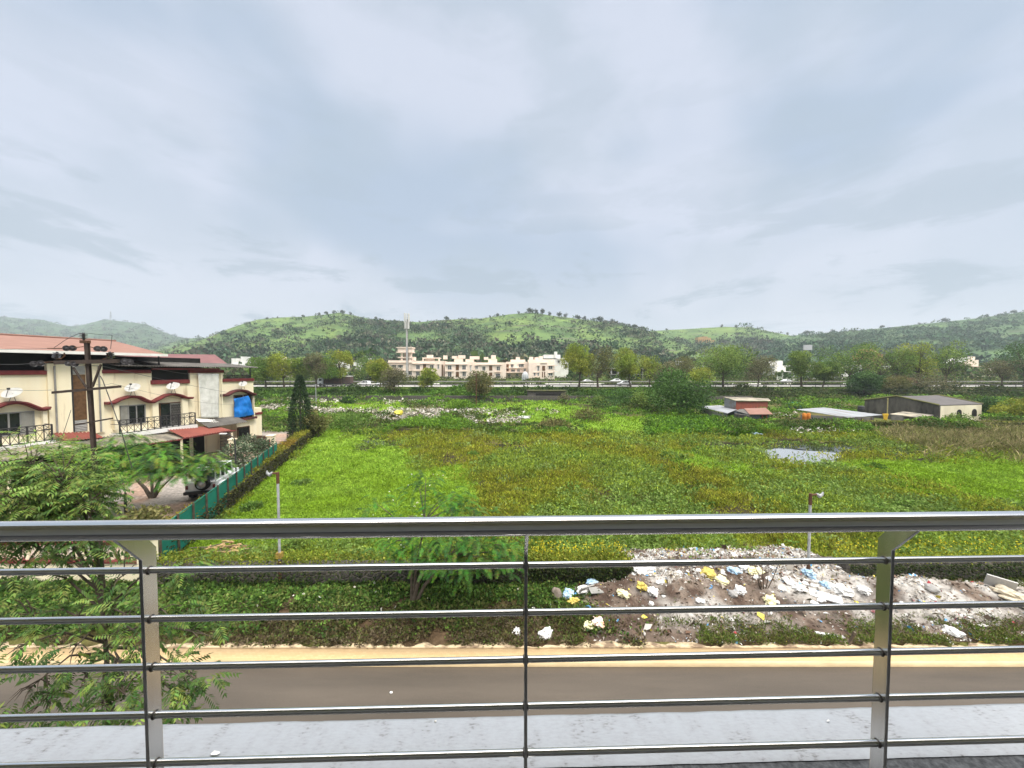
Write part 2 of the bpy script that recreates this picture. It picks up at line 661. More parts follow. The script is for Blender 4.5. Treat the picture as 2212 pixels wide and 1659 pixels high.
mb.obox((-6.5, 1.2 - .17, LZ - .22), (13, .342, 0), (0, yn - 1.2 + .05, 0), (0, 0, .212))
tag(mb.build('gutter_strip', pm('black_membrane', (.035, .037, .04), (.1, .105, .11), 30, .8, bump=.5, bscale=60)), 'dark grey waterproofed strip along the foot of the railing', 'gutter')
kind(bpy.data.objects['gutter_strip'], 'structure')
mb = MB()
mb.obox((-6.5, -1.2, .0), (13, .342, 0), (0, 2.3, 0), (0, 0, LZ - .25))
kind(mb.build('house_base_wall', M['grey']), 'structure')
p = 2.6
for k, (x, y, r, lab) in enumerate(((464, 1630, .02, 'scrap of white paper on the ledge beside the left railing post'), (940, 1560, .008, 'tiny white pebble near the far edge of the ledge'), (1788, 1560, .009, 'small white pebble on the ledge near the right railing post'))):
    g = G(x, y, LZ + .012)
    mb = MB()
    q = [g + Vector((r * math.cos(a) * (1.6 if k == 0 else 1), r * math.sin(a) * .8, .003 + .012 * random.random())) for a in np.linspace(0, 5.4, 6)]
    mb.prism(q, (0.004, 0, .004))
    tag(mb.build('paper_scrap' if k == 0 else 'pebble', M['white']), lab, 'litter')

# ---------------------------------------------------------------- ground sheet
YK, HW = [], []
ys = np.concatenate([np.linspace(-27, 10, 8), np.linspace(10.6, 20, 48), np.linspace(20.4, 60, 90), np.linspace(61, 118, 70), np.linspace(119, 260, 40), np.geomspace(275, 2500, 12)])
us = np.concatenate([np.linspace(-3, -1.7, 8), np.linspace(-1.65, 1.65, 230), np.linspace(1.7, 3, 8)])
YY = np.repeat(ys[:, None], len(us), 1)
XX = us[None, :] * np.minimum(np.abs(YY) * .985 + 10, 850)


def rise(X, Y):
    e = 3.05 * sm(104, 117, Y) + 1.7 * sm(146, 164, Y)
    return e


def gz(X, Y):
    X, Y = np.asarray(X, float), np.asarray(Y, float)
    n = (fbm(X * .22, Y * .22, 4) - .5) * sm(16, 24, Y) * .5 * (1 - sm(95, 110, Y))
    v = sm(11.2, 13.2, Y) * .2 * (1 - sm(14.6, 17, Y)) + sm(10.9, 11.3, Y) * .12 * (1 - sm(14.6, 17, Y))
    return n + v + rise(X, Y) - .02


# areas read off the photograph, as pixel outlines of ground
LAWN_L = [(690, 925), (790, 940), (850, 985), (905, 1010), (985, 1020), (1010, 1060), (1000, 1130), (860, 1200), (300, 1260), (430, 1120), (560, 1010), (640, 950)]
LAWN_R = [(1830, 1010), (1930, 988), (2070, 985), (2600, 1005), (2600, 1110), (2212, 1095), (2060, 1085), (1930, 1050)]
LAWN_S = [(1440, 985), (1520, 988), (1680, 1020), (1690, 1040), (1600, 1040), (1500, 1015)]
LAWN_M = [(1020, 870), (1180, 870), (1210, 905), (1100, 912), (1030, 900)]
LAWN_M2 = [(1180, 868), (1280, 885), (1340, 905), (1560, 893), (1590, 930), (1300, 935), (1210, 915)]
LAWN_M3 = [(690, 865), (900, 868), (870, 900), (720, 897)]
WATER = [(1640, 978), (1690, 972), (1810, 982), (1815, 1003), (1740, 1010), (1660, 998)]
NOVEG = [[(1715, 897), (1900, 893), (2035, 895), (2125, 890), (2125, 926), (1715, 926)], [(1500, 889), (1560, 889), (1608, 905), (1600, 916), (1560, 913)]]
POOLS = [[(1500, 962), (1600, 958), (1700, 964), (1740, 980), (1640, 975), (1530, 972)], [(1690, 950), (1850, 958), (2000, 975), (1985, 985), (1860, 975), (1800, 980), (1700, 968)],
         [(1060, 962), (1140, 968), (1150, 980), (1090, 975)], [(780, 952), (850, 956), (850, 964), (800, 962)]]
REED = [(1900, 945), (2000, 930), (2600, 925), (2600, 985), (2212, 985), (2060, 975), (1960, 965)]


def wobble(x, y, X, Y):
    a = (fbm(X * .25 + 9, Y * .25, 3) - .5)
    b = (fbm(X * .25 + 40, Y * .25 + 7, 3) - .5)
    s = (y - 790) / 200
    return x + a * 160 * s, y + b * 70 * s


def wall_left_px(y):
    return np.interp(y, [850, 900, 1110, 1215, 1400], [750, 690, 430, 320, 100])


gx, gy = PX(XX, YY, 0 * XX)
wx, wy = wobble(gx, gy, XX, YY)
n1 = fbm(XX * .5, YY * .5, 4)[..., None]
n2 = fbm(XX * .12 + 3, YY * .12, 3)[..., None]
mixl = lambda a, b, t: np.asarray(a) * (1 - t) + np.asarray(b) * t
Cg = mixl((.10, .135, .03), (.135, .12, .045), sm(.35, .65, n2))
Cg = mixl(Cg, (.06, .055, .03), sm(.6, .75, n1) * .8)
lawn = np.zeros(XX.shape, bool)
for pgn in (LAWN_L, LAWN_R, LAWN_S, LAWN_M, LAWN_M2, LAWN_M3):
    lawn |= inpoly(wx, wy, pgn)
lawn &= (YY > 14.7)
Cl = mixl((.17, .29, .03), (.2, .3, .035), sm(.35, .65, n1))
Cg = np.where(lawn[..., None], Cl, Cg)
for pgn in [WATER] + POOLS:
    pa = np.array(pgn, float)
    pc = pa.mean(0)
    Cg = np.where(inpoly(wx, wy, [tuple(q) for q in (pa - pc) * 1.35 + pc])[..., None], (.035, .032, .018), Cg)
Cg = np.where((fbm(XX * .3 + 50, YY * .42, 4) > .62)[..., None] & ~lawn[..., None], (.05, .042, .022), Cg)
soc = (gx < wall_left_px(gy) - 15) & (YY > 14.6) & (YY < 52)
Cg = np.where(soc[..., None], mixl((.36, .25, .19), (.3, .27, .24), sm(.4, .6, n1)), Cg)
far = (YY > 103)
Cg = np.where(far[..., None], mixl((.07, .13, .02), (.1, .12, .03), n1), Cg)
verge = (YY < 14.6)
Cg = np.where(verge[..., None], mixl((.09, .06, .035), (.1, .1, .03), sm(.4, .62, n1)), Cg)
P = np.stack([XX, YY, gz(XX, YY)], -1)
M['ground'] = fol('ground_soil', 0, .95, .1, .35, 5.0)
_nt = M['ground'].node_tree
_bp = _nt.nodes.new('ShaderNodeBump')
_bp.inputs['Strength'].default_value = .9
_bp.inputs['Distance'].default_value = .05
_nt.links.new(noise_fac(_nt, 9, 8), _bp.inputs['Height'])
_nt.links.new(_bp.outputs['Normal'], _nt.nodes['Principled BSDF'].inputs['Normal'])
ground = kind(grid_mesh('ground', P, Cg, M['ground']), 'structure')

# road, kerbs, yellow pavement
def strip(name, y0, y1, z, mat, X0=-26, X1=26, h=.0, wob=0, n=260):
    xs = np.linspace(X0, X1, n)
    wv = (fbm(xs * 2.6, xs * 0 + y1, 6) - .5) * wob * 1.5
    rows = [np.stack([xs, np.full(n, y0), np.full(n, z - h)], -1), np.stack([xs, np.full(n, y0) + .003, np.full(n, z)], -1),
            np.stack([xs, y1 - .003 + wv, np.full(n, z)], -1), np.stack([xs, y1 + wv, np.full(n, z - .15)], -1)]
    return grid_mesh(name, np.stack(rows), np.full((4, n, 3), .5), mat, None, False)


Yr0, Yr1 = 3.6, G(1106, 1443, 0).y
m, nt2, b = newmat('asphalt_road')
fa = noise_fac(nt2, .5, 5, stretch=(.25, 2.0, 1))
fb = noise_fac(nt2, 60, 3)
c = ramp(nt2, fa, [(.3, (.092, .075, .058)), (.7, (.16, .13, .1))])
mx = nt2.nodes.new('ShaderNodeMix')
mx.data_type = 'RGBA'
mx.blend_type = 'MULTIPLY'
mx.inputs['Factor'].default_value = .5
nt2.links.new(c, mx.inputs[6])
nt2.links.new(ramp(nt2, fb, [(.3, (.6, .6, .6)), (.7, (1.25, 1.25, 1.25))]), mx.inputs[7])
nt2.links.new(mx.outputs[2], b.inputs['Base Color'])
b.inputs['Roughness'].default_value = .85
kind(strip('road', Yr0, Yr1 + .02, .03, m), 'structure')
kz = .15
kerb = pm('worn_kerb_paint', (.6, .47, .28), (.47, .36, .21), 1.3, .85, stretch=(1, 4, 4), bump=.1)
kerb2 = pm('dirty_kerb', (.55, .44, .28), (.2, .14, .09), 2.2, .9, stretch=(1, 1.5, 2), bump=.3, lo=.45, hi=.6)
kind(strip('kerb', Yr1, Yr1 + .09, kz, kerb, h=.14), 'structure')
m, nt2, b = newmat('yellow_paver')
tcn = nt2.nodes.new('ShaderNodeTexCoord')
bt = nt2.nodes.new('ShaderNodeTexBrick')
bt.inputs['Scale'].default_value = 4.0
bt.inputs['Mortar Size'].default_value = .012
bt.inputs['Color1'].default_value = (.57, .41, .21, 1)
bt.inputs['Color2'].default_value = (.5, .35, .17, 1)
bt.inputs['Mortar'].default_value = (.4, .26, .12, 1)
nt2.links.new(tcn.outputs['Object'], bt.inputs['Vector'])
mx = nt2.nodes.new('ShaderNodeMix')
mx.data_type = 'RGBA'
spx = nt2.nodes.new('ShaderNodeSeparateXYZ')
nt2.links.new(tcn.outputs['Object'], spx.inputs[0])
fa = noise_fac(nt2, .8, 6, stretch=(.5, 2.2, 1))
mrn = nt2.nodes.new('ShaderNodeMapRange')
mrn.inputs['From Min'].default_value, mrn.inputs['From Max'].default_value = Yr1 + .25, Yr1 + .75
nt2.links.new(spx.outputs['Y'], mrn.inputs['Value'])
ad = nt2.nodes.new('ShaderNodeMath')
ad.operation = 'MULTIPLY'
nt2.links.new(mrn.outputs[0], ad.inputs[0])
nt2.links.new(ramp(nt2, fa, [(.25, (.35, .35, .35)), (.6, (1, 1, 1))]), ad.inputs[1])
nt2.links.new(ad.outputs[0], mx.inputs['Factor'])
nt2.links.new(bt.outputs['Color'], mx.inputs[6])
mx.inputs[7].default_value = (.42, .3, .18, 1)
nt2.links.new(mx.outputs[2], b.inputs['Base Color'])
b.inputs['Roughness'].default_value = .9
Yp1 = G(1106, 1400, kz).y
kind(strip('pavement', Yr1 + .09, Yp1, kz - .004, m), 'structure')
kind(strip('back_kerb', Yp1, Yp1 + .13, kz + .03, kerb2, wob=.3, h=.03, n=900), 'structure')
g = G(845, 1497, .034)
mb = MB()
mb.prism([g + Vector((.04 * math.cos(a), .03 * math.sin(a), .004)) for a in np.linspace(0, 5.4, 6)], (0, 0, .02))
tag(mb.build('pebble', M['white']), 'lone white chip lying on the brown asphalt road', 'litter')
# ---------------------------------------------------------------- vegetation makers
def pick(C, n):
    C = np.asarray(C, float)
    return C[rng.integers(0, len(C), n)]


def clumps(cx, cy, cz, r, h, k, L, ratio, up, cols, spread=.25, curl=0.0, flat=1.0):
    """k leaves on each of N low domes; returns quads and colours"""
    N = len(cx)
    bc = lambda v: np.broadcast_to(np.asarray(v, float), (N,))[:, None]
    rad = np.sqrt(rng.random((N, k))) * bc(r)
    ang = rng.random((N, k)) * 2 * np.pi
    rel = rad / np.maximum(bc(r), 1e-6)
    z = bc(h) * (.15 + .85 * rng.random((N, k)) ** .6) * (1 - .55 * rel ** 2)
    P = np.stack([cx[:, None] + rad * np.cos(ang), cy[:, None] + rad * np.sin(ang), cz[:, None] + z], -1)
    d = rng.normal(size=(N, k, 3)) * flat
    d[..., 0] += np.cos(ang) * .5
    d[..., 1] += np.sin(ang) * .5
    d[..., 2] = np.abs(d[..., 2]) * .6 + up
    Q = leafq(P, d, bc(L) * (.7 + .6 * rng.random((N, k))), bc(L) * ratio * (.7 + .6 * rng.random((N, k))), curl=curl)
    C = cols[:, None, :] * (1 + spread * rng.normal(size=(N, k, 1)) * .8)
    return Q.reshape(-1, 4, 3), C.reshape(-1, 3)


def crown_quads(blobs, n, L, cols, ratio=.6, squash=.75, hang=0.0):
    """leaf masses: blobs = [(centre, radius)]; leaves sit mostly in the outer shell"""
    Q, C = [], []
    for c, r in blobs:
        m = max(int(n * (r / blobs[0][1]) ** 2), 8)
        u = unit(rng.normal(size=(m, 3)))
        rr = r * (.45 + .6 * rng.random(m)) * (1 + .25 * (fbm(u[:, 0] * 2 + c[0], u[:, 1] * 2 + c[2], 2) - .5))
        P = np.asarray(c)[None] + u * rr[:, None] * np.array([1, 1, squash])
        d = u + rng.normal(size=(m, 3)) * .8
        d[:, 2] += .15 - hang
        Q.append(leafq(P, d, L * (.6 + .8 * rng.random(m)), L * ratio * (.7 + .6 * rng.random(m))))
        col = pick(cols, 1)[0] * (.78 + .44 * random.random())
        C.append(col[None] * (1 + .2 * rng.normal(size=(m, 1))))
    return np.concatenate(Q), np.concatenate(C)


def tree(name, label, base, h, w, cols, nb=9, n=150, L=.4, trunk=.4, lean=(0, 0), tr=None, mat='bark', group=None, cat='tree', squash=.75, low=.0, bare=0, parent_parts=True, spread=1.0, limbs=6, bl=1.0):
    base = Vector(base)
    root = thing(name, label, cat, base, group)
    tr = tr or h * .022
    top = base + Vector((lean[0], lean[1], h * trunk))
    blobs = []
    for i in range(nb):
        a, q = random.random() * 6.283, random.random() ** .5
        zz = (trunk * .9 + (1 - trunk * .9) * (i + .5) / nb) * (1 - low) + low * random.random()
        prof = math.sin(max(.12, min(1, (zz - trunk * .6) / (1 - trunk * .6))) ** .8 * 2.75) ** .8
        rr = w * .5 * prof * spread
        c = base + Vector((lean[0] * zz / max(trunk, .2) + math.cos(a) * rr * q * .75, lean[1] + math.sin(a) * rr * q * .75, h * zz * .95))
        blobs.append((tuple(c), w * (.17 + .11 * random.random()) * (.75 + .5 * prof) * bl))
    m = MB()
    mid = base.lerp(top, .5) + Vector((random.uniform(-.1, .1) * w * .3, 0, 0))
    m.tube([base - Vector((0, 0, .15)), base + Vector((0, 0, h * .05)), mid, top], [tr * 1.5, tr * 1.1, tr * .9, tr * .7], 7)
    for c, r in (blobs[::max(1, nb // limbs)] if nb else []):
        c = Vector(c)
        k = top.lerp(c, .5) + Vector((random.uniform(-.1, .1) * w, random.uniform(-.1, .1) * w, -.04 * h))
        s = mid.lerp(top, random.uniform(.2, 1))
        m.tube([s, k, c, c + (c - k) * .5], [tr * .55, tr * .36, tr * .18, tr * .05], 5)
        for _ in range(bare):
            e = c + Vector((random.gauss(0, 1), random.gauss(0, 1), random.gauss(.4, .7))) * w * .17
            m.tube([k.lerp(c, random.random()), (k + e) / 2 + Vector((0, 0, .02 * h)), e], [tr * .2, tr * .13, tr * .04], 4)
    m.build('trunk', M[mat], root)
    Q, C = crown_quads(blobs, n, L, cols, squash=squash)
    quads('crown', Q, C, M['leaf'], root)
    return root


GREENS = dict(yel=[(.26, .31, .04), (.21, .28, .04), (.3, .32, .05)], mid=[(.145, .23, .05), (.19, .26, .055), (.11, .19, .04)],
              dark=[(.06, .12, .035), (.085, .16, .04), (.045, .09, .028)], olive=[(.15, .16, .05), (.12, .13, .045), (.17, .155, .06)],
              brown=[(.17, .16, .08), (.15, .16, .07), (.14, .13, .07)], lime=[(.19, .31, .035), (.23, .34, .04), (.16, .26, .03)], fresh=[(.13, .25, .03), (.1, .2, .028), (.17, .29, .03)])


def sample_px(n, x0, x1, y0, y1, pw=1.0):
    x = rng.uniform(x0, x1, n)
    y = y0 + (y1 - y0) * rng.random(n) ** pw
    r0, r1, r2 = (x - CX) / F, cp + (CY - y) / F * sp, -sp + (CY - y) / F * cp
    t = -EYE / r2
    return r0 * t, r1 * t, x, y


def anypoly(x, y, ps):
    k = np.zeros(len(x), bool)
    for p in ps:
        k |= inpoly(x, y, p)
    return k


# ---- field: grass, weeds and low creepers
X, Y, x, y = sample_px(150000, -60, 2280, 848, 1262)
ok = (Y > 14.5) & (Y < 104)
wl = wall_left_px(y)
ok &= (x > wl + 4) | ((y < 935) & (x > 556))
X, Y, x, y = X[ok], Y[ok], x[ok], y[ok]
wx_, wy_ = wobble(x, y, X, Y)
wx_ = wx_ + rng.normal(size=len(x)) * 9 * (y - 790) / 200
wy_ = wy_ + rng.normal(size=len(x)) * 5 * (y - 790) / 200
lawn = anypoly(wx_, wy_, [LAWN_L, LAWN_R, LAWN_S, LAWN_M, LAWN_M2, LAWN_M3])
wet = anypoly(x, y, [WATER] + POOLS) & (rng.random(len(x)) > .1 + .5 * (fbm(X * .9, Y * .9, 3) > .6))
reed = inpoly(wx_, wy_, REED)
px_w = 1.0 * 803 / Y          # photo pixels per metre
zz = gz(X, Y)
patch = fbm(X * .22 + 5, Y * .22, 6)
patch2 = fbm(X * .35, Y * .35 + 30, 3)
trash_px = [(1370, 1205), (1810, 1205), (1830, 1262), (1300, 1262)]
hut = anypoly(x, y, NOVEG)
for pgn in [WATER] + POOLS:
    pa = np.array(pgn, float)
    pc = pa.mean(0)
    hut |= inpoly(wx_, wy_, [tuple(q) for q in (pa - pc) * 1.3 + pc]) & (rng.random(len(x)) < .75)

# lawn blades
k = lawn & ~wet & ~hut & (rng.random(len(X)) < .75)
cols = mixl(pick(GREENS['lime'], k.sum()), np.array([(.17, .27, .022)]), sm(.45, .7, patch2[k])[:, None])
Q1, C1 = clumps(X[k], Y[k], zz[k] - .02, .012 * Y[k] + .12, .003 * Y[k] + .04, 6, .0055 * Y[k] + .05, .33, .35, cols * 1.08, .2)
kind(quads('lawn_grass', Q1, C1, M['grass']), 'stuff')
# tall olive weeds
hole = fbm(X * .3 + 50, Y * .42, 4) > .64
k = ~lawn & ~wet & ~reed & ~hut & ~(hole & (rng.random(len(X)) < .8)) & (y > 936) & (rng.random(len(X)) < .62)
t = sm(.36, .64, patch[k] + rng.normal(size=k.sum()) * .05 + .12 * (patch2[k] - .5) + np.clip((y[k] - 1090) / 700, 0, .1))[:, None]
cols = mixl(pick([(.27, .27, .03), (.23, .26, .028), (.25, .25, .035), (.21, .26, .025), (.13, .13, .025)], k.sum()), pick([(.23, .3, .035), (.25, .32, .045), (.2, .27, .035), (.15, .23, .04)], k.sum()), t)
hh = (.12 + .8 * patch2[k] ** 1.3) * (.6 + .8 * rng.random(k.sum()))
Q2, C2 = clumps(X[k], Y[k], zz[k] - .02, .012 * Y[k] + .15, hh * np.clip(Y[k] / 30, .7, 1.3), 9, .0062 * Y[k] + .06, .3, .75, cols, .3)
kind(quads('field_weeds', Q2, C2, M['grass']), 'stuff')
# taller clumps standing out of the carpet
kk = np.flatnonzero(~lawn & ~wet & ~reed & ~hut & (y > 930) & (Y < 60))
kk = rng.choice(kk, 330, replace=False)
rc = (.35 + .8 * rng.random(330) ** 2) * np.clip(Y[kk] / 28, .8, 1.6)
for part, pal_, up_ in ((slice(0, 190), [(.12, .21, .04), (.17, .25, .06), (.09, .16, .03), (.2, .27, .08)], .35), (slice(190, 330), [(.24, .22, .05), (.27, .25, .04), (.18, .17, .04)], .9)):
    q = kk[part]
    Q, C = clumps(X[q], Y[q], zz[q], rc[part], rc[part] * .75, 90, .006 * Y[q] + .05, .6 if up_ < .5 else .2, up_, pick(pal_, len(q)), .3)
    kind(quads('tall_weeds', Q, C, M['grass']), 'stuff')
# leafy rounded herbs among them
k = ~lawn & ~wet & ~reed & (y > 930) & (patch > .47) & (rng.random(len(X)) < .16)
cols = pick([(.16, .25, .05), (.2, .28, .07), (.13, .21, .04)], k.sum())
Q3, C3 = clumps(X[k], Y[k], zz[k], .016 * Y[k] + .1, .35 + .3 * rng.random(k.sum()), 14, .0055 * Y[k] + .03, .7, .35, cols, .25)
kind(quads('field_herbs', Q3, C3, M['leaf']), 'stuff')
# creepers on the rougher ground at the back
k = ~wet & ~hut & (y <= 945) & (y > 856) & (~lawn | (rng.random(len(X)) < .08)) & (rng.random(len(X)) < .8)
cols = mixl(pick(GREENS['fresh'], k.sum()), pick([(.05, .1, .02), (.11, .12, .04)], k.sum()), sm(.42, .6, patch[k])[:, None])
bumpy = np.clip((fbm(X[k] * .16, Y[k] * .16 + 11, 3) - .42) * 5, 0, 1.3)
Q4, C4 = clumps(X[k], Y[k], zz[k] + bumpy * .9, .011 * Y[k], .25 + .4 * bumpy, 8, .0052 * Y[k], .7, .4, cols, .3)
kind(quads('field_creepers', Q4, C4, M['leaf']), 'stuff')
# pale dry reeds on the right bank
k = reed & ~wet & ~hut & (rng.random(len(X)) < .9)
cols = pick([(.3, .25, .13), (.24, .21, .1), (.2, .2, .07), (.14, .15, .05)], k.sum())
Q5, C5 = clumps(X[k], Y[k], zz[k], .5, .8, 7, 1.0, .07, 1.0, cols, .25, curl=.15)
kind(quads('dry_reeds', Q5, C5, M['grass']), 'stuff')

# standing water
wm, nt2, b = newmat('pond_water')
b.inputs['Base Color'].default_value = (.3, .32, .33, 1)
b.inputs['Metallic'].default_value = .45
b.inputs['Roughness'].default_value = .03
b.inputs['IOR'].default_value = 3.0
b.inputs['Specular IOR Level'].default_value = .9
bp = nt2.nodes.new('ShaderNodeBump')
bp.inputs['Strength'].default_value = .12
nt2.links.new(noise_fac(nt2, 1.5, 3), bp.inputs['Height'])
nt2.links.new(bp.outputs['Normal'], b.inputs['Normal'])
wd_, nt2, b = newmat('dark_pool_water')
b.inputs['Base Color'].default_value = (.012, .014, .01, 1)
b.inputs['Roughness'].default_value = .12
for i, pgn in enumerate([WATER] + POOLS):
    pts = [G(*q) for q in pgn]
    c = sum(pts, Vector()) / len(pts)
    ring = []
    for j in range(len(pts)):
        for s in range(6):
            q = pts[j].lerp(pts[(j + 1) % len(pts)], s / 6)
            q = c + (q - c) * (1.02 + .35 * (float(fbm(q.x * .5, q.y * .5, 3)) - .5))
            q.z = float(gz(c.x, c.y)) + .06
            ring.append(tuple(q))
    me = bpy.data.meshes.new('water')
    me.from_pydata(ring, [], [tuple(range(len(ring)))])
    me.materials.append(wm if i == 0 else wd_)
    kind(link('water', me), 'structure')

# ---- verge plants at the foot of the wall
X = rng.uniform(-25, 6, 7200)
Y = 11.4 + np.where(X < -4.2, 2.42, 2.2) * rng.random(7200)
pt = fbm(X * .5, Y * .8, 3)
k = (pt > .46 - .06 * (Y - 12)) & (X > -9)
k |= (X <= -8)
k &= rng.random(7200) < np.clip(1.1 - (X - 1) / 4, .1, 1)
X, Y = X[k], Y[k]
cols = mixl(pick([(.09, .17, .035), (.12, .22, .04), (.05, .1, .025), (.15, .18, .05)], len(X)), pick([(.1, .085, .04), (.08, .07, .03)], len(X)), (sm(12.8, 11.8, Y) * (rng.random(len(X)) < .6) * (X > -8))[:, None])
Q, C = clumps(X, Y, gz(X, Y), .22, .04 + .13 * rng.random(len(X)) * (1 + 1.2 * (fbm(X * .9, Y * .9, 2) > .56)), 11, .125, .62, .35, cols, .4)
kind(quads('verge_plants', Q, C, M['leaf']), 'stuff')
X = rng.uniform(-25, 4, 7500)
Y = 10.85 + 1.7 * rng.random(7500)
k = fbm(X * .8 + 4, Y * 1.4, 4) > .42 + .12 * (Y < 11.1)
X, Y = X[k], Y[k]
Q, C = clumps(X, Y, np.where(Y < 11.1, .16, gz(X, Y) + .02), .14, .07, 8, .1, .42, .25, pick([(.13, .12, .045), (.1, .075, .04), (.1, .14, .035), (.07, .05, .03), (.16, .13, .08)], len(X)), .35)
kind(quads('verge_weeds', Q, C, M['leaf']), 'stuff')
X = rng.uniform(2, 19.5, 3000)
Y = 10.95 + 1.8 * rng.random(3000) ** 1.6
k = fbm(X * .6 + 4, Y * .9, 4) > .44
X2 = rng.uniform(15.5, 22, 1200); Y2 = rng.uniform(11.0, 14, 1200)
k2 = fbm(X2 * .3, Y2 * .5, 3) > .62 - .03 * (X2 - 14)
X, Y = np.concatenate([X[k], X2[k2]]), np.concatenate([Y[k], Y2[k2]])
cols = pick([(.12, .14, .035), (.09, .12, .03), (.14, .12, .05), (.11, .17, .03)], len(X))
Q, C = clumps(X, Y, np.where(Y < 11.1, .16, gz(X, Y) + .04), .16, .12, 12, .1, .25, .5, cols, .35)
kind(quads('verge_grass', Q, C, M['grass']), 'stuff')

# ---------------------------------------------------------------- stone walls
def stone_mat(name, scale=2.6, dark=1.0):
    m, nt, b = newmat(name)
    tc = nt.nodes.new('ShaderNodeTexCoord')
    mp = nt.nodes.new('ShaderNodeMapping')
    mp.inputs['Scale'].default_value = (1, 1, 1.35)
    nt.links.new(tc.outputs['Object'], mp.inputs['Vector'])
    v = nt.nodes.new('ShaderNodeTexVoronoi')
    v.feature = 'DISTANCE_TO_EDGE'
    v.inputs['Scale'].default_value = scale
    nt.links.new(mp.outputs[0], v.inputs['Vector'])
    f = noise_fac(nt, 4, 6)
    c = ramp(nt, f, [(.3, tuple(dark * q for q in (.045, .042, .038))), (.7, tuple(dark * q for q in (.09, .08, .07)))])
    mx = nt.nodes.new('ShaderNodeMix')
    mx.data_type = 'RGBA'
    nt.links.new(ramp(nt, v.outputs['Distance'], [(.02, (1, 1, 1)), (.07, (0, 0, 0))]), mx.inputs['Factor'])
    nt.links.new(c, mx.inputs[6])
    mx.inputs[7].default_value = (.13 * dark, .115 * dark, .09 * dark, 1)
    nt.links.new(mx.outputs[2], b.inputs['Base Color'])
    b.inputs['Roughness'].default_value = .95
    bp = nt.nodes.new('ShaderNodeBump')
    bp.inputs['Strength'].default_value = .8
    bp.inputs['Distance'].default_value = .04
    nt.links.new(ramp(nt, v.outputs['Distance'], [(0, (0, 0, 0)), (.12, (1, 1, 1))]), bp.inputs['Height'])
    nt.links.new(bp.outputs['Normal'], b.inputs['Normal'])
    return m


M['stone'] = stone_mat('basalt_wall')
M['paving'] = stone_mat('stone', 1.2)


def creeper_line(name, a, b, htop, n, cols, L=.09, tk=.45, face=0, parent=None, drop=.5, hump=.3, mat='leaf', fn=None):
    """creeper along the top of a wall from a to b and hanging down one face"""
    a, b = np.array(a, float), np.array(b, float)
    t = rng.random(n)
    if fn is not None:
        t = t[fn(t)]
        n = len(t)
    ax = unit((b - a)[None])[0]
    nrm = np.array([ax[1], -ax[0], 0])
    P = a + (b - a) * t[:, None]
    up = rng.random(n) ** 1.5
    hang = rng.random(n) < drop
    hv = .6 + .8 * fbm(t * np.linalg.norm(b - a) * .8, t * 0 + face + 2, 3)
    off = rng.uniform(-tk * .5, tk * .5, n)
    zt = np.where(hang, -rng.random(n) ** 1.4 * htop * .95 * hv, up * hump * hv)
    off = np.where(hang, tk * .5 + .1 * rng.random(n), off)
    P = P + nrm * off[:, None]
    P[:, 2] += htop + zt
    d = rng.normal(size=(n, 3)) * .7 + nrm * np.where(hang, .9, .2)[:, None]
    d[:, 2] += np.where(hang, -.3, .7)
    Q = leafq(P, d, L * (.6 + .8 * rng.random(n)), L * .65)
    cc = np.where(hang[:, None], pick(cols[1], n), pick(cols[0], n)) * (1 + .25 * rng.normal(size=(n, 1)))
    return quads(name, Q, cc, M[mat], parent)


def wall(name, label, a, b, h, tk=.4, n=60, mat='stone', z=0.0):
    root = thing(name, label, 'wall', (a[0], a[1], z))
    a, b = Vector((*a, z)), Vector((*b, z))
    ax = (b - a).normalized()
    nr = Vector((ax.y, -ax.x, 0))
    rows = []
    ts = np.linspace(0, 1, n)
    for o, zz, jj in ((tk / 2 + .06, -.3, .03), (tk / 2 + .03, h * .5, .05), (tk / 2, h - .05, .05), (tk / 2 - .06, h, .04), (-tk / 2 + .06, h, .04), (-tk / 2, h - .05, .04), (-tk / 2, -.3, .03)):
        rows.append([a + (b - a) * t + nr * (o + jj * (mnoise.noise(Vector((t * 40, zz * 3, o))))) + Vector((0, 0, zz + (jj * mnoise.noise(Vector((t * 55, 2, o))) if zz > 0 else 0))) for t in ts])
    vs = [p for r in rows for p in r]
    mb = MB()
    fs = [(i * n + j, i * n + j + 1, (i + 1) * n + j + 1, (i + 1) * n + j) for i in range(6) for j in range(n - 1)]
    fs += [tuple(i * n for i in range(7)), tuple(i * n + n - 1 for i in range(7))[::-1]]
    mb.add(vs, fs)
    mb.build('masonry', M[mat], root)
    return root


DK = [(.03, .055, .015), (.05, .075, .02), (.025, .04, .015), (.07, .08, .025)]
YG = [(.28, .31, .03), (.34, .35, .035), (.2, .25, .03)]
YW = 14.5
xw = lambda px, Y=YW: (px - CX) / 803 * Y / 1.0
wa, wb = (xw(322, 14.1), 13.95), (xw(1360, 14.35), 14.1)
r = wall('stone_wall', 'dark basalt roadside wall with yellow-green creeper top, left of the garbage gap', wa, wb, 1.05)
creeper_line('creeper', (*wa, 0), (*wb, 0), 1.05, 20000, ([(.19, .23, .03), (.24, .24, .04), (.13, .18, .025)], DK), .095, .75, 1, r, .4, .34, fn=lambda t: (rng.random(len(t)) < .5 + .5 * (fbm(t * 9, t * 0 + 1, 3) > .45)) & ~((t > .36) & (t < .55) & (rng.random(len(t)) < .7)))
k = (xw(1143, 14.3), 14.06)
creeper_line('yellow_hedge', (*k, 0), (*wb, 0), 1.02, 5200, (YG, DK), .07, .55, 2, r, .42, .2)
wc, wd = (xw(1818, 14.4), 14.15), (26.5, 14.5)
r = wall('stone_wall', 'creeper-covered roadside wall right of the garbage gap with a yellow-flowering top', wc, wd, 1.05)
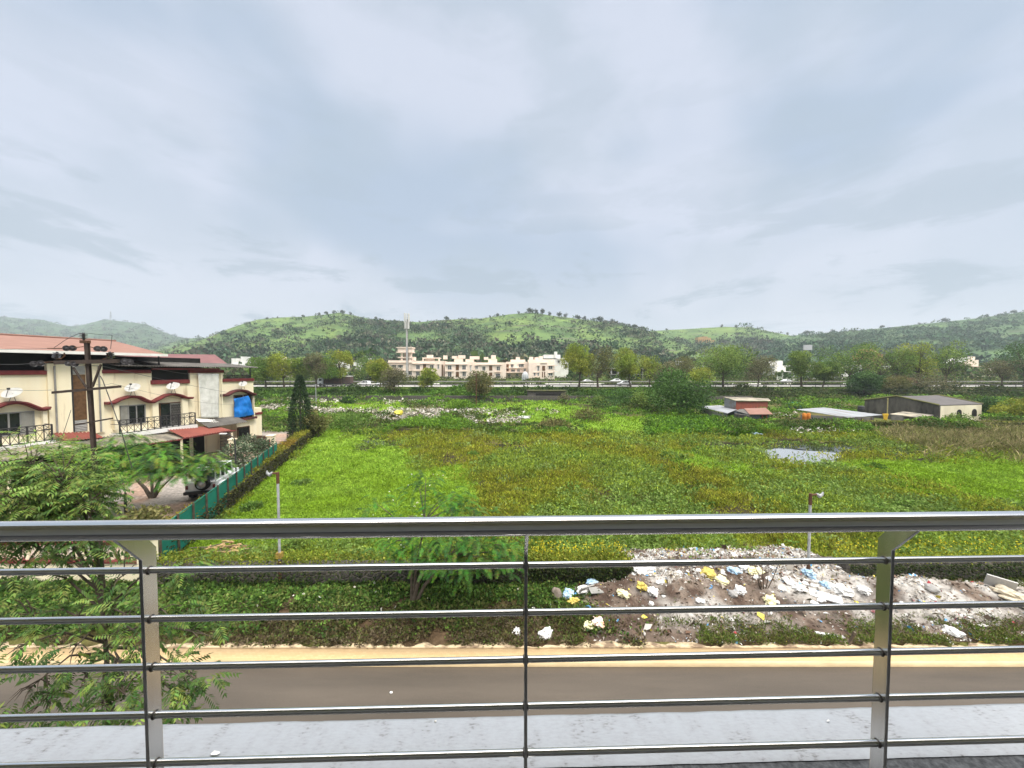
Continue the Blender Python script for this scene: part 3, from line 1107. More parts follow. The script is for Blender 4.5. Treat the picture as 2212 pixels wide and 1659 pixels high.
creeper_line('yellow_hedge', (*wc, 0), (*wd, 0), 1.02, 11000, (YG, DK), .075, .6, 3, r, .55, .24)
# yellow flowers over both hedges
for (p0, p1, lab) in ((k, wb, 'small yellow flowers standing over the hedge left of the garbage gap'), (wc, (24, 14.45), 'small yellow flowers standing over the long hedge right of the garbage gap')):
    nf = 420
    t = rng.random(nf)
    P = np.stack([p0[0] + (p1[0] - p0[0]) * t, p0[1] + (p1[1] - p0[1]) * t + rng.uniform(.1, .9, nf), 1.15 + .4 * rng.random(nf)], -1)
    Q = leafq(P, rng.normal(size=(nf, 3)), .07, .06)
    o = quads('flowers', Q, pick([(.55, .45, .02), (.6, .5, .04), (.3, .33, .04)], nf), M['leaf'])
    kind(o, 'stuff')
    o['label'] = lab

# side wall of the field running away beside the green fence
q0, q1 = G(440, 1140), G(700, 921)
dv = (q1 - q0).normalized()
sa = q0 + dv * ((14.3 - q0.y) / dv.y)
sb = q0 + dv * ((58 - q0.y) / dv.y)
SIDE_A, SIDE_D = sa.copy(), dv.copy()
r = wall('stone_wall', 'basalt side wall topped by yellow-green creeper beside the green net fence', (sa.x, sa.y), (sb.x, sb.y), 1.0, n=120)
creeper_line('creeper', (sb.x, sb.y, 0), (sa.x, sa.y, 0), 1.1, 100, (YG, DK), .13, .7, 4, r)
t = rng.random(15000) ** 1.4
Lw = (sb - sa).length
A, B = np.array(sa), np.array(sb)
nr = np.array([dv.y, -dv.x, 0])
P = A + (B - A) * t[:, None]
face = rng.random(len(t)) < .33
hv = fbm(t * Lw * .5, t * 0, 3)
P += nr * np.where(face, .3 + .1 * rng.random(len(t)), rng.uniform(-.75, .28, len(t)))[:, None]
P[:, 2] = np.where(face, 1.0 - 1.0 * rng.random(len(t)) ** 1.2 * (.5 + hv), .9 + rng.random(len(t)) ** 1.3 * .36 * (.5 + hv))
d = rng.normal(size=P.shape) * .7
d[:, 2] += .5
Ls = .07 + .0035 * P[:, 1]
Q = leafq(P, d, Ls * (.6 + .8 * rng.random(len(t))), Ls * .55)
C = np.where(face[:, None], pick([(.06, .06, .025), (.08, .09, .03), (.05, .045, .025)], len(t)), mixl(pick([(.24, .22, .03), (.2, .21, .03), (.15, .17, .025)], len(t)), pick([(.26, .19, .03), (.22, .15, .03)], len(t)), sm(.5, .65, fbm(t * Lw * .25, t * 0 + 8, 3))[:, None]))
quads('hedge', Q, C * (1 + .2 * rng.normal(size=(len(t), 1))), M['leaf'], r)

# ---------------------------------------------------------------- garbage heap in the gap
gxs, gys = np.linspace(1.4, 21, 220), np.linspace(10.98, 18.2, 100)
GX, GY = np.meshgrid(gxs, gys)


def heap(X, Y):
    X, Y = np.asarray(X, float), np.asarray(Y, float)
    a = sm(1.2, 4.6, X) * (1 - sm(15.5, 20.5, X))
    gap = sm(3.6, 5.0, X) * (1 - sm(12.2, 13.6, X))
    c = sm(11.1, 13.6, Y) * (.42 + .2 * fbm(X * .5, Y * .5, 3)) * (1 - sm(15.2, 17.8, Y) * .9)
    back = 1 - (1 - gap) * sm(13.2, 13.85, Y)
    n = (fbm(X * 1.6, Y * 1.6, 5) - .5) * .4 * sm(11.1, 12.2, Y)
    return (c + n * (.3 + c)) * a * back + .02 + gz(X, Y)


n1 = fbm(GX * .55 + 2, GY * .7, 4)[..., None]
n2 = fbm(GX * 2.2, GY * 2.2, 4)[..., None]
Ch = mixl((.08, .055, .042), (.15, .115, .09), sm(.35, .65, n2))
ash = sm(.34, .52, n1)[..., 0] * sm(11.3, 12.2, GY)
Ch = mixl(Ch, mixl((.3, .28, .25), (.5, .48, .45), n2), (ash * .85)[..., None])
Zh = heap(GX, GY)
edge = np.minimum(sm(1.4, 3, GX), 1 - sm(19.5, 21, GX)) * sm(10.98, 11.2, GY) * (1 - sm(17.6, 18.2, GY))
Zh = Zh - (1 - edge) * .09
o = kind(grid_mesh('soil_heap', np.stack([GX, GY, Zh], -1), Ch, M['ground']), 'structure')
# scraps
N = 26000
X, Y = rng.uniform(2.2, 19.5, N), 10.95 + 5.5 * rng.random(N) ** .85
dens = fbm(X * .55 + 2, Y * .7, 4) + .25 * np.exp(-((X - 8) / 3) ** 2) * (Y > 13)
k = (rng.random(N) < np.clip((dens - .4) * 4, .34, 1)) & ~((Y > 13.8) & ((X < 4.8) | (X > 12.5)))
X, Y = X[k], Y[k]
n = len(X)
P = np.stack([X, Y, np.maximum(heap(X, Y) + .01, np.where(Y < 11.1, .17, 0))], -1)
d = rng.normal(size=(n, 3))
d[:, 2] = np.abs(d[:, 2]) * .35
Ls = np.exp(rng.normal(-2.55, .5, n))
Q = leafq(P, d, Ls, Ls * (.25 + .5 * rng.random(n)), curl=.1)
Q[:, 1, 2] += Ls * .15
cl = pick([(.62, .6, .56), (.5, .48, .44), (.7, .69, .66), (.3, .27, .23), (.2, .13, .09), (.42, .36, .27), (.14, .08, .05), (.55, .54, .52), (.1, .07, .05)], n)
sp_ = rng.random(n)
lowd = rng.random(n) > np.clip((dens[k] - .44) * 6, .12, 1)
cl[lowd] = pick([(.16, .11, .08), (.1, .07, .05), (.3, .26, .22), (.42, .4, .37), (.12, .11, .06)], int(lowd.sum()))
cl[sp_ < .03] = (.1, .3, .55)
cl[(sp_ > .03) & (sp_ < .06)] = (.6, .5, .08)
cl[(sp_ > .06) & (sp_ < .075)] = (.35, .04, .05)
kind(quads('garbage_scraps', Q, cl, M['litter']), 'stuff')['label'] = 'loose scraps of plastic, paper and ash strewn over the brown heap'
# scraps on verge and lawn, pale rubbish farther out
fields = [(-9, 2, 11.9, 14.2, 60), (-9, -5, 16.5, 30, 55), (-3, 3, 17, 40, 16)]
X = np.concatenate([rng.uniform(a, b, n) for a, b, c, d_, n in fields])
Y = np.concatenate([rng.uniform(c, d_, n) for a, b, c, d_, n in fields])
n = len(X)
P = np.stack([X, Y, gz(X, Y) + .1], -1)
d = rng.normal(size=(n, 3)); d[:, 2] = np.abs(d[:, 2]) * .4
Ls = np.exp(rng.normal(-2.1, .4, n))
kind(quads('stray_litter', leafq(P, d, Ls, Ls * .6), pick([(.66, .65, .6), (.6, .56, .48), (.5, .5, .5)], n), M['litter']), 'stuff')
bands = [(565, 690, 868, 892, 1500), (690, 960, 889, 901, 1300), (800, 950, 897, 916, 900), (1000, 1150, 900, 921, 1000), (690, 770, 866, 874, 160), (830, 960, 870, 880, 260), (960, 1130, 893, 900, 260), (1155, 1205, 892, 900, 120), (1600, 1720, 896, 910, 350), (1700, 1860, 938, 946, 120)]
XS, YS = [], []
for a, b_, c, d_, n in bands:
    n = n * 2
    x, y = rng.uniform(a, b_, n), rng.uniform(c, d_, n)
    t = fbm(x * .045, y * .12 + a, 3)
    k = t > .44
    g = [G(u, v) for u, v in zip(x[k], y[k])]
    XS += [q.x for q in g]
    YS += [q.y for q in g]
X, Y = np.array(XS), np.array(YS)
n = len(X)
P = np.stack([X, Y, gz(X, Y) + .45 + .5 * rng.random(n)], -1)
d = rng.normal(size=(n, 3)); d[:, 2] = np.abs(d[:, 2]) * .5
Ls = .0062 * Y * np.exp(rng.normal(-.4, .4, n))
cl = pick([(.46, .42, .36), (.58, .55, .5), (.34, .3, .24), (.5, .45, .37), (.2, .16, .12)], n)
kind(quads('dumped_rubble', leafq(P, d, Ls, Ls * .6), cl, M['litter']), 'stuff')['label'] = 'pale rubbish and rubble dumped in bands across the far side of the field'


def bag(name, label, px, py, r, mat, group=None, sq=(1, 1, .7), lift=.35, cat='bag', zf=None, sub=3, amp=.35, seed=None):
    r = r * (.78 if zf is None else 1)
    g = G(px, py, .45)
    g.z = float((zf or heap)(g.x, g.y))
    g = G(px, py, max(g.z, .12))
    g.z = max(.12, float((zf or heap)(g.x, g.y)))
    bm = bmesh.new()
    bmesh.ops.create_icosphere(bm, subdivisions=sub, radius=r)
    s = Vector((random.random() * 50, random.random() * 50, random.random() * 50))
    for v in bm.verts:
        q = v.co / r
        f = 1 + amp * (abs(mnoise.noise(q * 1.3 + s)) * 1.6 - .4) + amp * .5 * mnoise.noise(q * 3.5 + s)
        v.co = Vector((v.co.x * f * sq[0], v.co.y * f * sq[1], v.co.z * f * sq[2]))
    bmesh.ops.rotate(bm, verts=bm.verts, cent=(0, 0, 0), matrix=Matrix.Rotation(random.random() * 6.28, 3, 'Z'))
    me = bpy.data.meshes.new(name)
    bm.to_mesh(me)
    bm.free()
    me.materials.append(mat)
    o = link(name, me)
    o.location = g + Vector((0, 0, r * sq[2] * lift))
    return tag(o, label, cat, group)


pb = lambda n, a, b_: pm(n, a, b_, 5, .45, spec=.5)
BW, BY, BB, BP = pb('white_plastic', (.74, .73, .71), (.55, .54, .52)), pb('yellow_plastic', (.56, .45, .1), (.44, .34, .08)), pb('blue_plastic', (.2, .36, .52), (.5, .58, .64)), pb('pale_yellow_plastic', (.72, .68, .4), (.6, .55, .34))
BR, BK = pm('rock', (.16, .13, .1), (.24, .2, .17), 4, .95, bump=.4), pm('grey_rock', (.25, .24, .23), (.34, .33, .31), 4, .95, bump=.4)
BO = pb('white_orange_plastic', (.75, .73, .7), (.7, .3, .15))
for lab, px, py, r, mt in (
        ('blue knotted plastic bag at the top of the grey boards by the wall end', 1280, 1262, .24, BB),
        ('blue and white plastic bag beside the brown boulder', 1228, 1286, .26, BB),
        ('white plastic bag between the blue bags and the grey boards', 1259, 1277, .27, BW),
        ('small yellow bag lowest on the left flank of the heap', 1240, 1304, .2, BY),
        ('pale yellow bag right of the grey boards', 1347, 1278, .24, BP),
        ('fat white bag pressed against the cut end of the wall', 1380, 1232, .3, BW),
        ('white bag next right of the wall end bag', 1402, 1233, .28, BW),
        ('yellow bag lying below the wall end bags', 1386, 1263, .24, BY),
        ('round white bag right of the lone yellow bag', 1411, 1267, .24, BW),
        ('bright yellow bag in the middle of the heap crest', 1528, 1241, .32, BY),
        ('pale yellow bag touching the bright yellow crest bag', 1558, 1250, .28, BP),
        ('light blue bag on the heap crest', 1585, 1231, .27, BB),
        ('white bag right of the light blue crest bag', 1609, 1231, .28, BW),
        ('pale yellow bag at the right end of the crest row', 1632, 1238, .3, BP),
        ('white bag below the crest row near the grey rock', 1599, 1269, .24, BW),
        ('long pale yellow sack above the third bar', 1664, 1293, .27, BP),
        ('flat light blue sheet bag near the right lamp post', 1746, 1242, .28, BB),
        ('blue crumpled bag right of the right lamp post', 1785, 1254, .22, BB),
        ('large white sack right of the right lamp post', 1815, 1264, .34, BW),
        ('white bag left of the right lamp post', 1722, 1267, .26, BW),
        ('white bag beside the right steel post', 1865, 1268, .24, BW),
        ('white bag with orange print on the grass below the heap', 1293, 1352, .26, BO),
        ('cream crumpled bag left of the orange printed bag', 1271, 1357, .24, BP),
        ('white torn bag on the verge left of the cream bag', 1180, 1372, .26, BW),
        ('small white bag on the verge just left of the middle post', 1117, 1367, .17, BW),
        ('white bag farthest right at the foot of the ash', 2058, 1370, .24, BW)):
    bag('plastic_bag', lab, px, py, r, mt, 'plastic bags on the roadside heap', sq=(1.15, .9, .62), amp=.5, sub=4)
for i in range(26):
    bag('plastic_bag', 'small crumpled white bag half buried among the scraps of the heap', random.uniform(1370, 1980), random.choice([1228, 1240, 1255, 1275, 1290]) + random.uniform(-8, 8), random.uniform(.09, .16), BW, 'small white bags buried in the heap', sq=(1.2, .9, .55), sub=2, amp=.5)
bag('boulder', 'brown boulder at the left foot of the heap by the wall', 1203, 1292, .3, BR, cat='rock', sq=(.8, .8, 1.1), amp=.2)
bag('boulder', 'grey rock in the middle of the heap below the crest bags', 1583, 1278, .2, BK, cat='rock', amp=.2)
bag('boulder', 'tan stone resting against the right hedge', 2011, 1270, .28, BK, cat='rock', amp=.2)
bag('boulder', 'dark stone at the wall foot near the middle post', 1150, 1284, .12, BR, cat='rock', amp=.2)
for lab, px, py, dx, dy, dz, rz, tl, mt in (
        ('grey broken board leaning between the blue bag and the boulder', 1268, 1279, .75, .05, .22, .7, .5, M['grey']),
        ('second grey board lying flat beside the leaning one', 1288, 1284, .5, .3, .04, .2, .15, M['grey']),
        ('white foam board left of the right lamp post', 1700, 1278, .34, .26, .05, .5, .6, M['white']),
        ('white plastic sheet draped at the foot of the right lamp post', 1783, 1299, .9, .35, .05, -.5, .2, BW),
        ('white cardboard roll in front of the brown soil', 1786, 1354, .6, .09, .09, -.3, 0, BW),
        ('brown plank standing up from the verge grass', 1838, 1375, .06, .06, .7, 0, .25, M['bark']),
        ('tan wooden plank on the heap near the lamp post', 1778, 1231, .8, .1, .05, .1, 0, M['bark']),
        ('tan plywood board propped against the right hedge', 2160, 1281, .7, .06, .45, -.7, .3, M['concrete'])):
    g = G(px, py, .45)
    z = float(heap(g.x, g.y))
    mb = MB()
    mb.box((0, 0, 0), (dx, dy, dz))
    o = tag(mb.build('board', mt, bevel=.008), lab, 'board')
    o.location = (g.x, g.y, z + dz * .4 + .03)
    o.rotation_euler = (tl, tl * .4, rz)
o = bag('rubble_pile', 'cream pile of broken plaster at the right end of the heap', 2188, 1294, .5, pm('plaster_rubble', (.62, .55, .42), (.4, .34, .25), 6, .95, bump=.6), cat='rubble', sq=(1.5, .8, .5), amp=.6, sub=4)
o = bag('red_cloth', 'dark red and white rag on the heap left of the right steel post', 1891, 1328, .26, pm('red_rag', (.2, .02, .03), (.6, .55, .52), 5, .8), cat='rag', sq=(1.2, .8, .5), amp=.5)
# twigs sticking out
r_ = thing('dry_shrub', 'leafless brown sapling standing in the middle of the heap', 'shrub', G(1650, 1290, .4))
mb = MB()
b0 = G(1650, 1290, .4)
for i in range(6):
    e = b0 + Vector((random.uniform(-.5, .6), random.uniform(-.2, .3), random.uniform(.9, 1.5)))
    mb.tube([b0, b0.lerp(e, .5) + Vector((random.uniform(-.1, .1), 0, 0)), e], [.02, .014, .005], 5)
mb.build('stem', M['darkbark'], r_)

# woodpile on the lawn corner
wp = thing('woodpile', 'heap of cut branches and brushwood behind the wall on the lawn corner', 'woodpile', G(500, 1210))
for nm, cnt, mt, ln in (('cut_log', 150, pm('cut_wood', (.42, .29, .14), (.3, .2, .09), 9, .9), (.15, .45)), ('branch', 60, M['bark'], (.8, 2.2))):
    mb = MB()
    for i in range(cnt):
        t = random.random()
        px = random.uniform(450, 530) if nm == 'cut_log' else random.uniform(430, 600)
        g = G(px, random.uniform(1196, 1226))
        hgt = max(0, .55 - abs(px - 495) / 160) * random.random() + .05
        a = random.uniform(-.5, .5) if nm == 'branch' else random.uniform(0, 6.28)
        l = random.uniform(*ln)
        dvec = Vector((math.cos(a), math.sin(a) * .4, random.uniform(-.06, .14))) * l * .5
        rr = random.uniform(.02, .045) if nm == 'cut_log' else random.uniform(.012, .03)
        p0 = g + Vector((0, 0, hgt + rr + .05))
        mb.tube([p0 - dvec, p0 + Vector((0, 0, .03)), p0 + dvec], [rr, rr, rr * .7], 6)
    o = mb.build(nm, mt, wp)
    o['kind'] = 'stuff'

# ---------------------------------------------------------------- broken street lamps
def lamp(label, px, ptop, pbase, armx, Y, rust_top, rust_bot):
    b0 = G(px, pbase, .2)
    b0 = W(px, pbase, Y)
    b0.z = .15
    top = W(px - (px - CX) * .0, ptop, Y).z
    root = thing('street_lamp', label, 'street lamp', b0, 'broken street lamps along the verge')
    x = b0.x
    mb = MB()
    mb.tube([(x, Y, 1.25), (x, Y, top - .42)], .046, 14)
    mb.build('pole', M['galv'], root, True)
    mb = MB()
    mb.tube([(x, Y, -.1), (x, Y, 1.25)], [.06, .055], 14)
    mb.build('rusty_base', M['rust'], root, True)
    mb = MB()
    mb.box((x, Y, 1.45 if rust_bot else .55), (.2, .18, .22))
    mb.build('junction_box', pm('yellow_box', (.4, .3, .05), (.2, .12, .04), 6, .8) if rust_bot else M['rust'], root, bevel=.01)
    mb = MB()
    mb.tube([(x, Y, top - .42), (x, Y, top)], .056, 14)
    mb.build('rusty_collar', M['rust'], root, True)
    s = -1 if armx < px else 1
    aw = W(armx, ptop, Y).x
    mb = MB()
    mb.tube([(x, Y, top - .05), (x + (aw - x) * .55, Y, top - .04)], .035, 10)
    mb.build('arm', M['rust'], root, True)
    mb = MB()
    xa = x + (aw - x) * .5
    mb.tube([(xa, Y, top - .02), (xa + s * .1, Y, top - .1), (xa + s * .2, Y, top - .04), (aw, Y, top + .06)], [.05, .07, .05, .02], 10)
    mb.build('lamp_bracket', M['galv'], root, True)
    return root


lamp('grey lamp post with rusty collar and broken arm bent left, before the bright lawn', 606, 1020, 1286, 577, 13.75, True, True)
lamp('thin grey lamp post with broken arm bent right, standing in the garbage heap', 1744, 1066, 1296, 1778, 13.6, True, False)
# ---------------------------------------------------------------- neem-like street tree by the balcony (pinnate leaves)
def pinnate(P, d, L, npair, ll, lw, droop, Q, C, col):
    """one compound leaf: drooping rachis with leaflet pairs"""
    d = d.normalized()
    side = d.cross(Vector((0, 0, 1)))
    side = side.normalized() if side.length > .1 else Vector((1, 0, 0))
    q = P.copy()
    for i in range(npair):
        t = (i + 1) / npair
        d = (d + Vector((0, 0, -droop / npair))).normalized()
        q = q + d * (L / npair)
        for s in (-1, 1):
            ax = (side * s * .85 + d * .55 + Vector((0, 0, -.25 - .2 * t))).normalized()
            l = ll * (1.1 - .4 * abs(t - .45)) * random.uniform(.85, 1.1)
            wv = ax.cross(Vector((0, 0, 1)) + side * s * .3 + d * random.uniform(-.3, .3)).normalized() * lw * .5
            md = q + ax * l * .42
            e = q + ax * l + Vector((0, 0, -l * .12))
            Q.append((q, md + wv, e, md - wv))
            C.append([c * random.uniform(.8, 1.2) for c in col])
    e = q + d * ll
    Q.append((q, q + d * ll * .4 + side * lw * .5, e, q + d * ll * .4 - side * lw * .5))
    C.append(col)


def neem(base, tips, label):
    root = thing('street_tree', label, 'tree', base)
    mb = MB()
    Q, C = [], []
    base = Vector(base)
    fork = base + Vector((.1, 0, 2.9))
    f2 = base + Vector((-.15, .15, 4.6))
    mb.tube([base, base + Vector((.05, .05, 1.5)), fork, f2], [.055, .048, .036, .025], 9)
    for (tip, rad, nl, fr) in tips:
        tip = Vector(tip)
        s = fork.lerp(f2, fr)
        md = s.lerp(tip, .5) + Vector((0, 0, .25))
        mb.tube([s, md, tip], [.024, .016, .007], 6)
        for j in range(nl):
            u = Vector((random.gauss(0, 1), random.gauss(0, 1), random.gauss(0, .8)))
            u = u.normalized() * rad * random.random() ** .45
            e = tip + u
            if j % 5 == 0:
                st = md.lerp(tip, random.uniform(.4, 1))
                mb.tube([st, st.lerp(e, .55) + Vector((0, 0, .06)), e], [.012, .008, .003], 4)
            dr = (u.normalized() * .8 + Vector((random.gauss(.1, .5), random.gauss(-.1, .5), random.gauss(.15, .35)))).normalized()
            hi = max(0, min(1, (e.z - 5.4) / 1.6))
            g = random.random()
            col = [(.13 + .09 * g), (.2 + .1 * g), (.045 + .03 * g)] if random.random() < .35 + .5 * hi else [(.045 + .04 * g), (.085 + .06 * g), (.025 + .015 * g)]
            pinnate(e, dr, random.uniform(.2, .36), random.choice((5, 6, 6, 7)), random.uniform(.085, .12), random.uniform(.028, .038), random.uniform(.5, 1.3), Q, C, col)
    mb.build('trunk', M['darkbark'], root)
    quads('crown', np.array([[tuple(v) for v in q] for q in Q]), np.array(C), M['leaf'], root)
    return root


tips = []
for px, py, Y, r, nl, fr in (
        (40, 1010, 7.6, .95, 75, .9), (130, 1030, 7.4, .9, 75, .95), (60, 1100, 7.0, .95, 85, .8), (190, 1090, 7.2, .7, 60, .9), (160, 1060, 7.7, .8, 60, 1), (10, 1160, 6.8, .9, 75, .7), (120, 1150, 6.9, .8, 75, .7),
        (220, 1160, 7.0, .55, 45, .7), (60, 1230, 6.7, .8, 55, .5), (180, 1235, 6.7, .7, 50, .5), (270, 1240, 6.6, .5, 32, .45), (350, 1260, 6.5, .4, 26, .4), (395, 1225, 6.6, .33, 16, .5),
        (40, 1330, 6.3, .7, 45, .3), (160, 1340, 6.3, .6, 40, .3), (280, 1330, 6.2, .5, 32, .3), (360, 1320, 6.2, .45, 26, .3), (440, 1370, 6.1, .4, 20, .2), (330, 1385, 6.1, .35, 20, .2),
        (30, 1400, 6.0, .45, 26, .15), (150, 1410, 6.0, .45, 28, .15), (260, 1440, 5.9, .4, 28, .1), (370, 1460, 5.8, .42, 40, .1), (430, 1470, 5.8, .3, 26, .1),
        (60, 1490, 5.8, .55, 50, .05), (170, 1495, 5.8, .55, 56, .05), (270, 1500, 5.7, .45, 44, .05), (340, 1520, 5.7, .4, 36, .0), (410, 1525, 5.7, .35, 26, 0), (220, 1545, 5.7, .5, 40, 0), (60, 1550, 5.7, .5, 40, 0)):
    tips.append((W(px, py, Y), r * .74, int(nl * (2.5 if py < 1130 else 1.1 if py < 1200 else .7)), fr))
bx = W(214, 1300, 6.9)
neem((bx.x, 6.9, .03), tips, 'neem tree with drooping narrow leaflets, left of the balcony in front of the road')


# ---------------------------------------------------------------- feathery trees (bipinnate sprays)
def feathery(name, label, base, tips, cols, trunks, frond=.42, pin=.085, dens=2.7, group=None, mat='bark'):
    root = thing(name, label, 'tree', base, group)
    mb = MB()
    base = Vector(base)
    Q, C = [], []
    joints = []
    for k, (ex, ey, ez, r) in enumerate(trunks):
        e = base + Vector((ex, ey, ez))
        m1 = base.lerp(e, .45) + Vector((ex * -.08, 0, -.05))
        mb.tube([base + Vector((ex * .05, 0, -.1)), m1, e], [r, r * .8, r * .5], 9)
        joints.append(e)
        joints.append(m1.lerp(e, .6))
    for tip, rad, nf in tips:
        tip = Vector(tip)
        s = min(joints, key=lambda q: (q - tip).length)
        mb.tube([s, s.lerp(tip, .55) + Vector((0, 0, .12)), tip], [.028, .018, .007], 5)
        for j in range(int(nf * dens)):
            a = random.random() * 6.283
            rr = rad * random.random() ** .6
            P = tip + Vector((math.cos(a) * rr, math.sin(a) * rr, random.gauss(0, .16) - rr * .12))
            d = Vector((math.cos(a) + random.gauss(0, .4), math.sin(a) + random.gauss(0, .4), random.uniform(.1, .5))).normalized()
            col = random.choice(cols)
            col = [c * random.uniform(.75, 1.25) for c in col]
            side = d.cross(Vector((0, 0, 1))).normalized()
            q = P.copy()
            np_ = 12
            for i in range(np_):
                t = (i + .5) / np_
                d = (d + Vector((0, 0, -.11))).normalized()
                q = q + d * frond / np_
                for s_ in (-1, 1):
                    ax = (side * s_ + d * .4 + Vector((0, 0, -.12))).normalized()
                    l = pin * (1.05 - 1.5 * (t - .4) ** 2) * random.uniform(.7, 1.2)
                    cc_ = [v * random.uniform(.7, 1.3) for v in col]
                    wv = d * .013 * frond / .55
                    nrm = Vector((0, 0, .004))
                    Q.append((q - wv, q + ax * l - wv * .5, q + ax * l + wv * .5, q + wv))
                    C.append(cc_)
    mb.build('trunk', M[mat], root)
    quads('crown', np.array([[tuple(v) for v in q] for q in Q]), np.array(C), M['leaf'], root)
    return root


FE = [(.075, .18, .03), (.055, .13, .028), (.12, .24, .04), (.035, .09, .025)]
b0 = G(888, 1308, .22)
tl = []
for px, py, Y, r, n in ((810, 1085, 12.6, .45, 9), (905, 1052, 12.9, .5, 12), (920, 1030, 12.9, .4, 9), (870, 1120, 12.6, .5, 12), (955, 1080, 12.8, .6, 22), (1000, 1100, 12.7, .6, 26), (1050, 1115, 12.6, .5, 16), (985, 1070, 13.2, .5, 16),
                        (860, 1165, 12.4, .6, 20), (830, 1185, 12.3, .4, 10), (920, 1160, 12.3, .7, 30), (980, 1160, 12.2, .7, 34), (1040, 1165, 12.2, .7, 34), (1090, 1175, 12.3, .5, 22), (900, 1200, 12.2, .6, 24), (960, 1205, 12, .7, 30), (1030, 1205, 12.1, .7, 32), (1080, 1215, 12.2, .5, 20), (1105, 1200, 12.4, .4, 12), (1000, 1230, 12.3, .5, 14)):
    tl.append((W(px, py, Y), r, n))
feathery('feathery_tree', 'young feathery-leaved tree on the verge left of the middle post', b0, tl, FE, [(.75, -.2, 2.1, .085), (1.4, -.3, 1.9, .07), (.1, -.1, 2.4, .05), (.5, .0, 3.0, .05)])
b1 = G(330, 1075, 0)
tl = []
for px, py, Y, r, n in ((160, 962, 22.5, 1.1, 16), (215, 968, 22, 1.2, 20), (270, 945, 22.5, 1.0, 16), (235, 1005, 21, 1.0, 16), (300, 985, 21.5, 1.3, 24), (350, 985, 21.5, 1.3, 26), (400, 1000, 21.8, 1.2, 24), (440, 1000, 22, 1.0, 18), (290, 1020, 20.6, 1.1, 20), (340, 1015, 20.6, 1.1, 22), (390, 1020, 21, 1.0, 20), (250, 975, 21.4, 1.0, 18), (445, 985, 22.6, .8, 12), (465, 1008, 22.4, .7, 10), (360, 965, 22.6, 1.0, 14), (180, 985, 21.5, 1, 14), (310, 962, 22.6, 1, 14)):
    tl.append((W(px, py, Y), r, n))
feathery('feathery_tree', 'spreading feathery-leaved tree over the paved yard behind the iron pole', b1, tl, [(.11, .21, .035), (.07, .16, .03), (.16, .27, .04), (.04, .09, .03)], [(-1.3, 0, 1.5, .13), (.7, 0, 1.6, .13), (-.3, .2, 2.1, .1), (1.3, .1, 1.4, .07)], .6, .15, 5.5)
# leafy green shrubs between neem and yard
for lab, px, pb_, Y, h, w_, cl in (('bright leafy bush right behind the neem top, left of the iron pole', 150, 1040, 19.5, 3.4, 4.2, 'fresh'), ('leafy bush behind the neem at the left edge of the yard', 40, 1060, 18, 2.6, 3.5, 'olive'),
                                   ('pale-leaved bush beside the garden lamp near the fence', 520, 985, 30, 2.3, 3.2, 'mid'), ('pale-leaved tall bush against the brick wall by the fence', 552, 965, 34, 2.8, 2.6, 'mid'),
                                   ('low light-green bush under the feathery yard tree', 285, 1100, 18.5, 1.2, 2.4, 'olive')):
    b_ = W(px, pb_, Y)
    b_.z = 0
    tree('garden_bush', lab, b_, h, w_, GREENS[cl] if 'pale' not in lab else [(.13, .17, .1), (.08, .12, .06), (.17, .2, .13)], 9, 130, .2, .25, cat='bush', low=.5)

# ---------------------------------------------------------------- front compound wall and left yard
cw = thing('compound_wall', 'cream compound wall with maroon coping and a corner pillar, behind the neem', 'wall', (-17, 13.95, 0))
xr = wa[0] - .25
mb = MB(); mb.box(((xr - 22) / 2, 13.95, .55), (xr + 22, .22, 1.1)); mb.build('wall_panel', M['cream'], cw)
mb = MB(); mb.box(((xr - 22) / 2, 13.95, 1.14), (xr + 22, .34, .08)); mb.build('coping', M['red'], cw)
mb = MB(); mb.box(((xr - 22) / 2, 13.95, 1.86), (xr + 22, .34, .1)); mb.build('upper_rail', M['red'], cw)
for i in range(30):
    mb = MB()
    x = xr - .5 - i * .36
    mb.lathe([(.06, 1.18), (.08, 1.22), (.05, 1.3), (.085, 1.5), (.05, 1.72), (.08, 1.78), (.06, 1.81)], (x, 13.95, 0), n=8)
    mb.build('baluster', M['cream'], cw, True)
mb = MB(); mb.box((xr + .1, 13.95, 1.0), (.42, .42, 2.0)); mb.box((xr + .1, 13.95, 2.05), (.54, .54, .1)); mb.build('pillar', M['cream'], cw)

# green shade-net fence
gf0, gf1 = G(380, 1115, 1.9), G(598, 957, 1.9)
gd = (gf1 - gf0); gl = gd.length; gd.normalize(); gd.z = 0
gn = Vector((gd.y, -gd.x, 0))
gs = gf0 - gd * ((gf0.y - 15.0) / gd.y)
gl = (gf1 - gs).length
fn_ = thing('net_fence', 'green shade-net fence on iron posts along the yard', 'fence', (gs.x, gs.y, 0))
npan = 13
for i in range(npan):
    a, b_ = gs + gd * gl * i / npan, gs + gd * gl * (i + 1) / npan
    rows = []
    for k in range(9):
        q = a.lerp(b_, k / 8)
        bu = math.sin(k / 8 * math.pi) * .07 * math.sin(i * 2.3)
        rows.append([q + gn * (bu * math.sin(h_ * 1.6)) + Vector((0, 0, h_ - 1.9 + (-.04 * math.sin(k / 8 * math.pi) if h_ > 1.8 else 0))) for h_ in (.25, .8, 1.4, 1.88)])
    mb = MB()
    vs = [p for r0 in rows for p in r0]
    fs = [(u * 4 + v, u * 4 + v + 1, u * 4 + v + 5, u * 4 + v + 4) for u in range(8) for v in range(3)]
    mb.add(vs, fs)
    mb.build('net_panel', M['fence'], fn_, True)
    mb = MB()
    mb.box(Vector((a.x, a.y, .98)) + gn * .06, (.07, .07, 2.0), math.atan2(gd.y, gd.x))
    mb.build('fence_post', M['darkbark'], fn_)
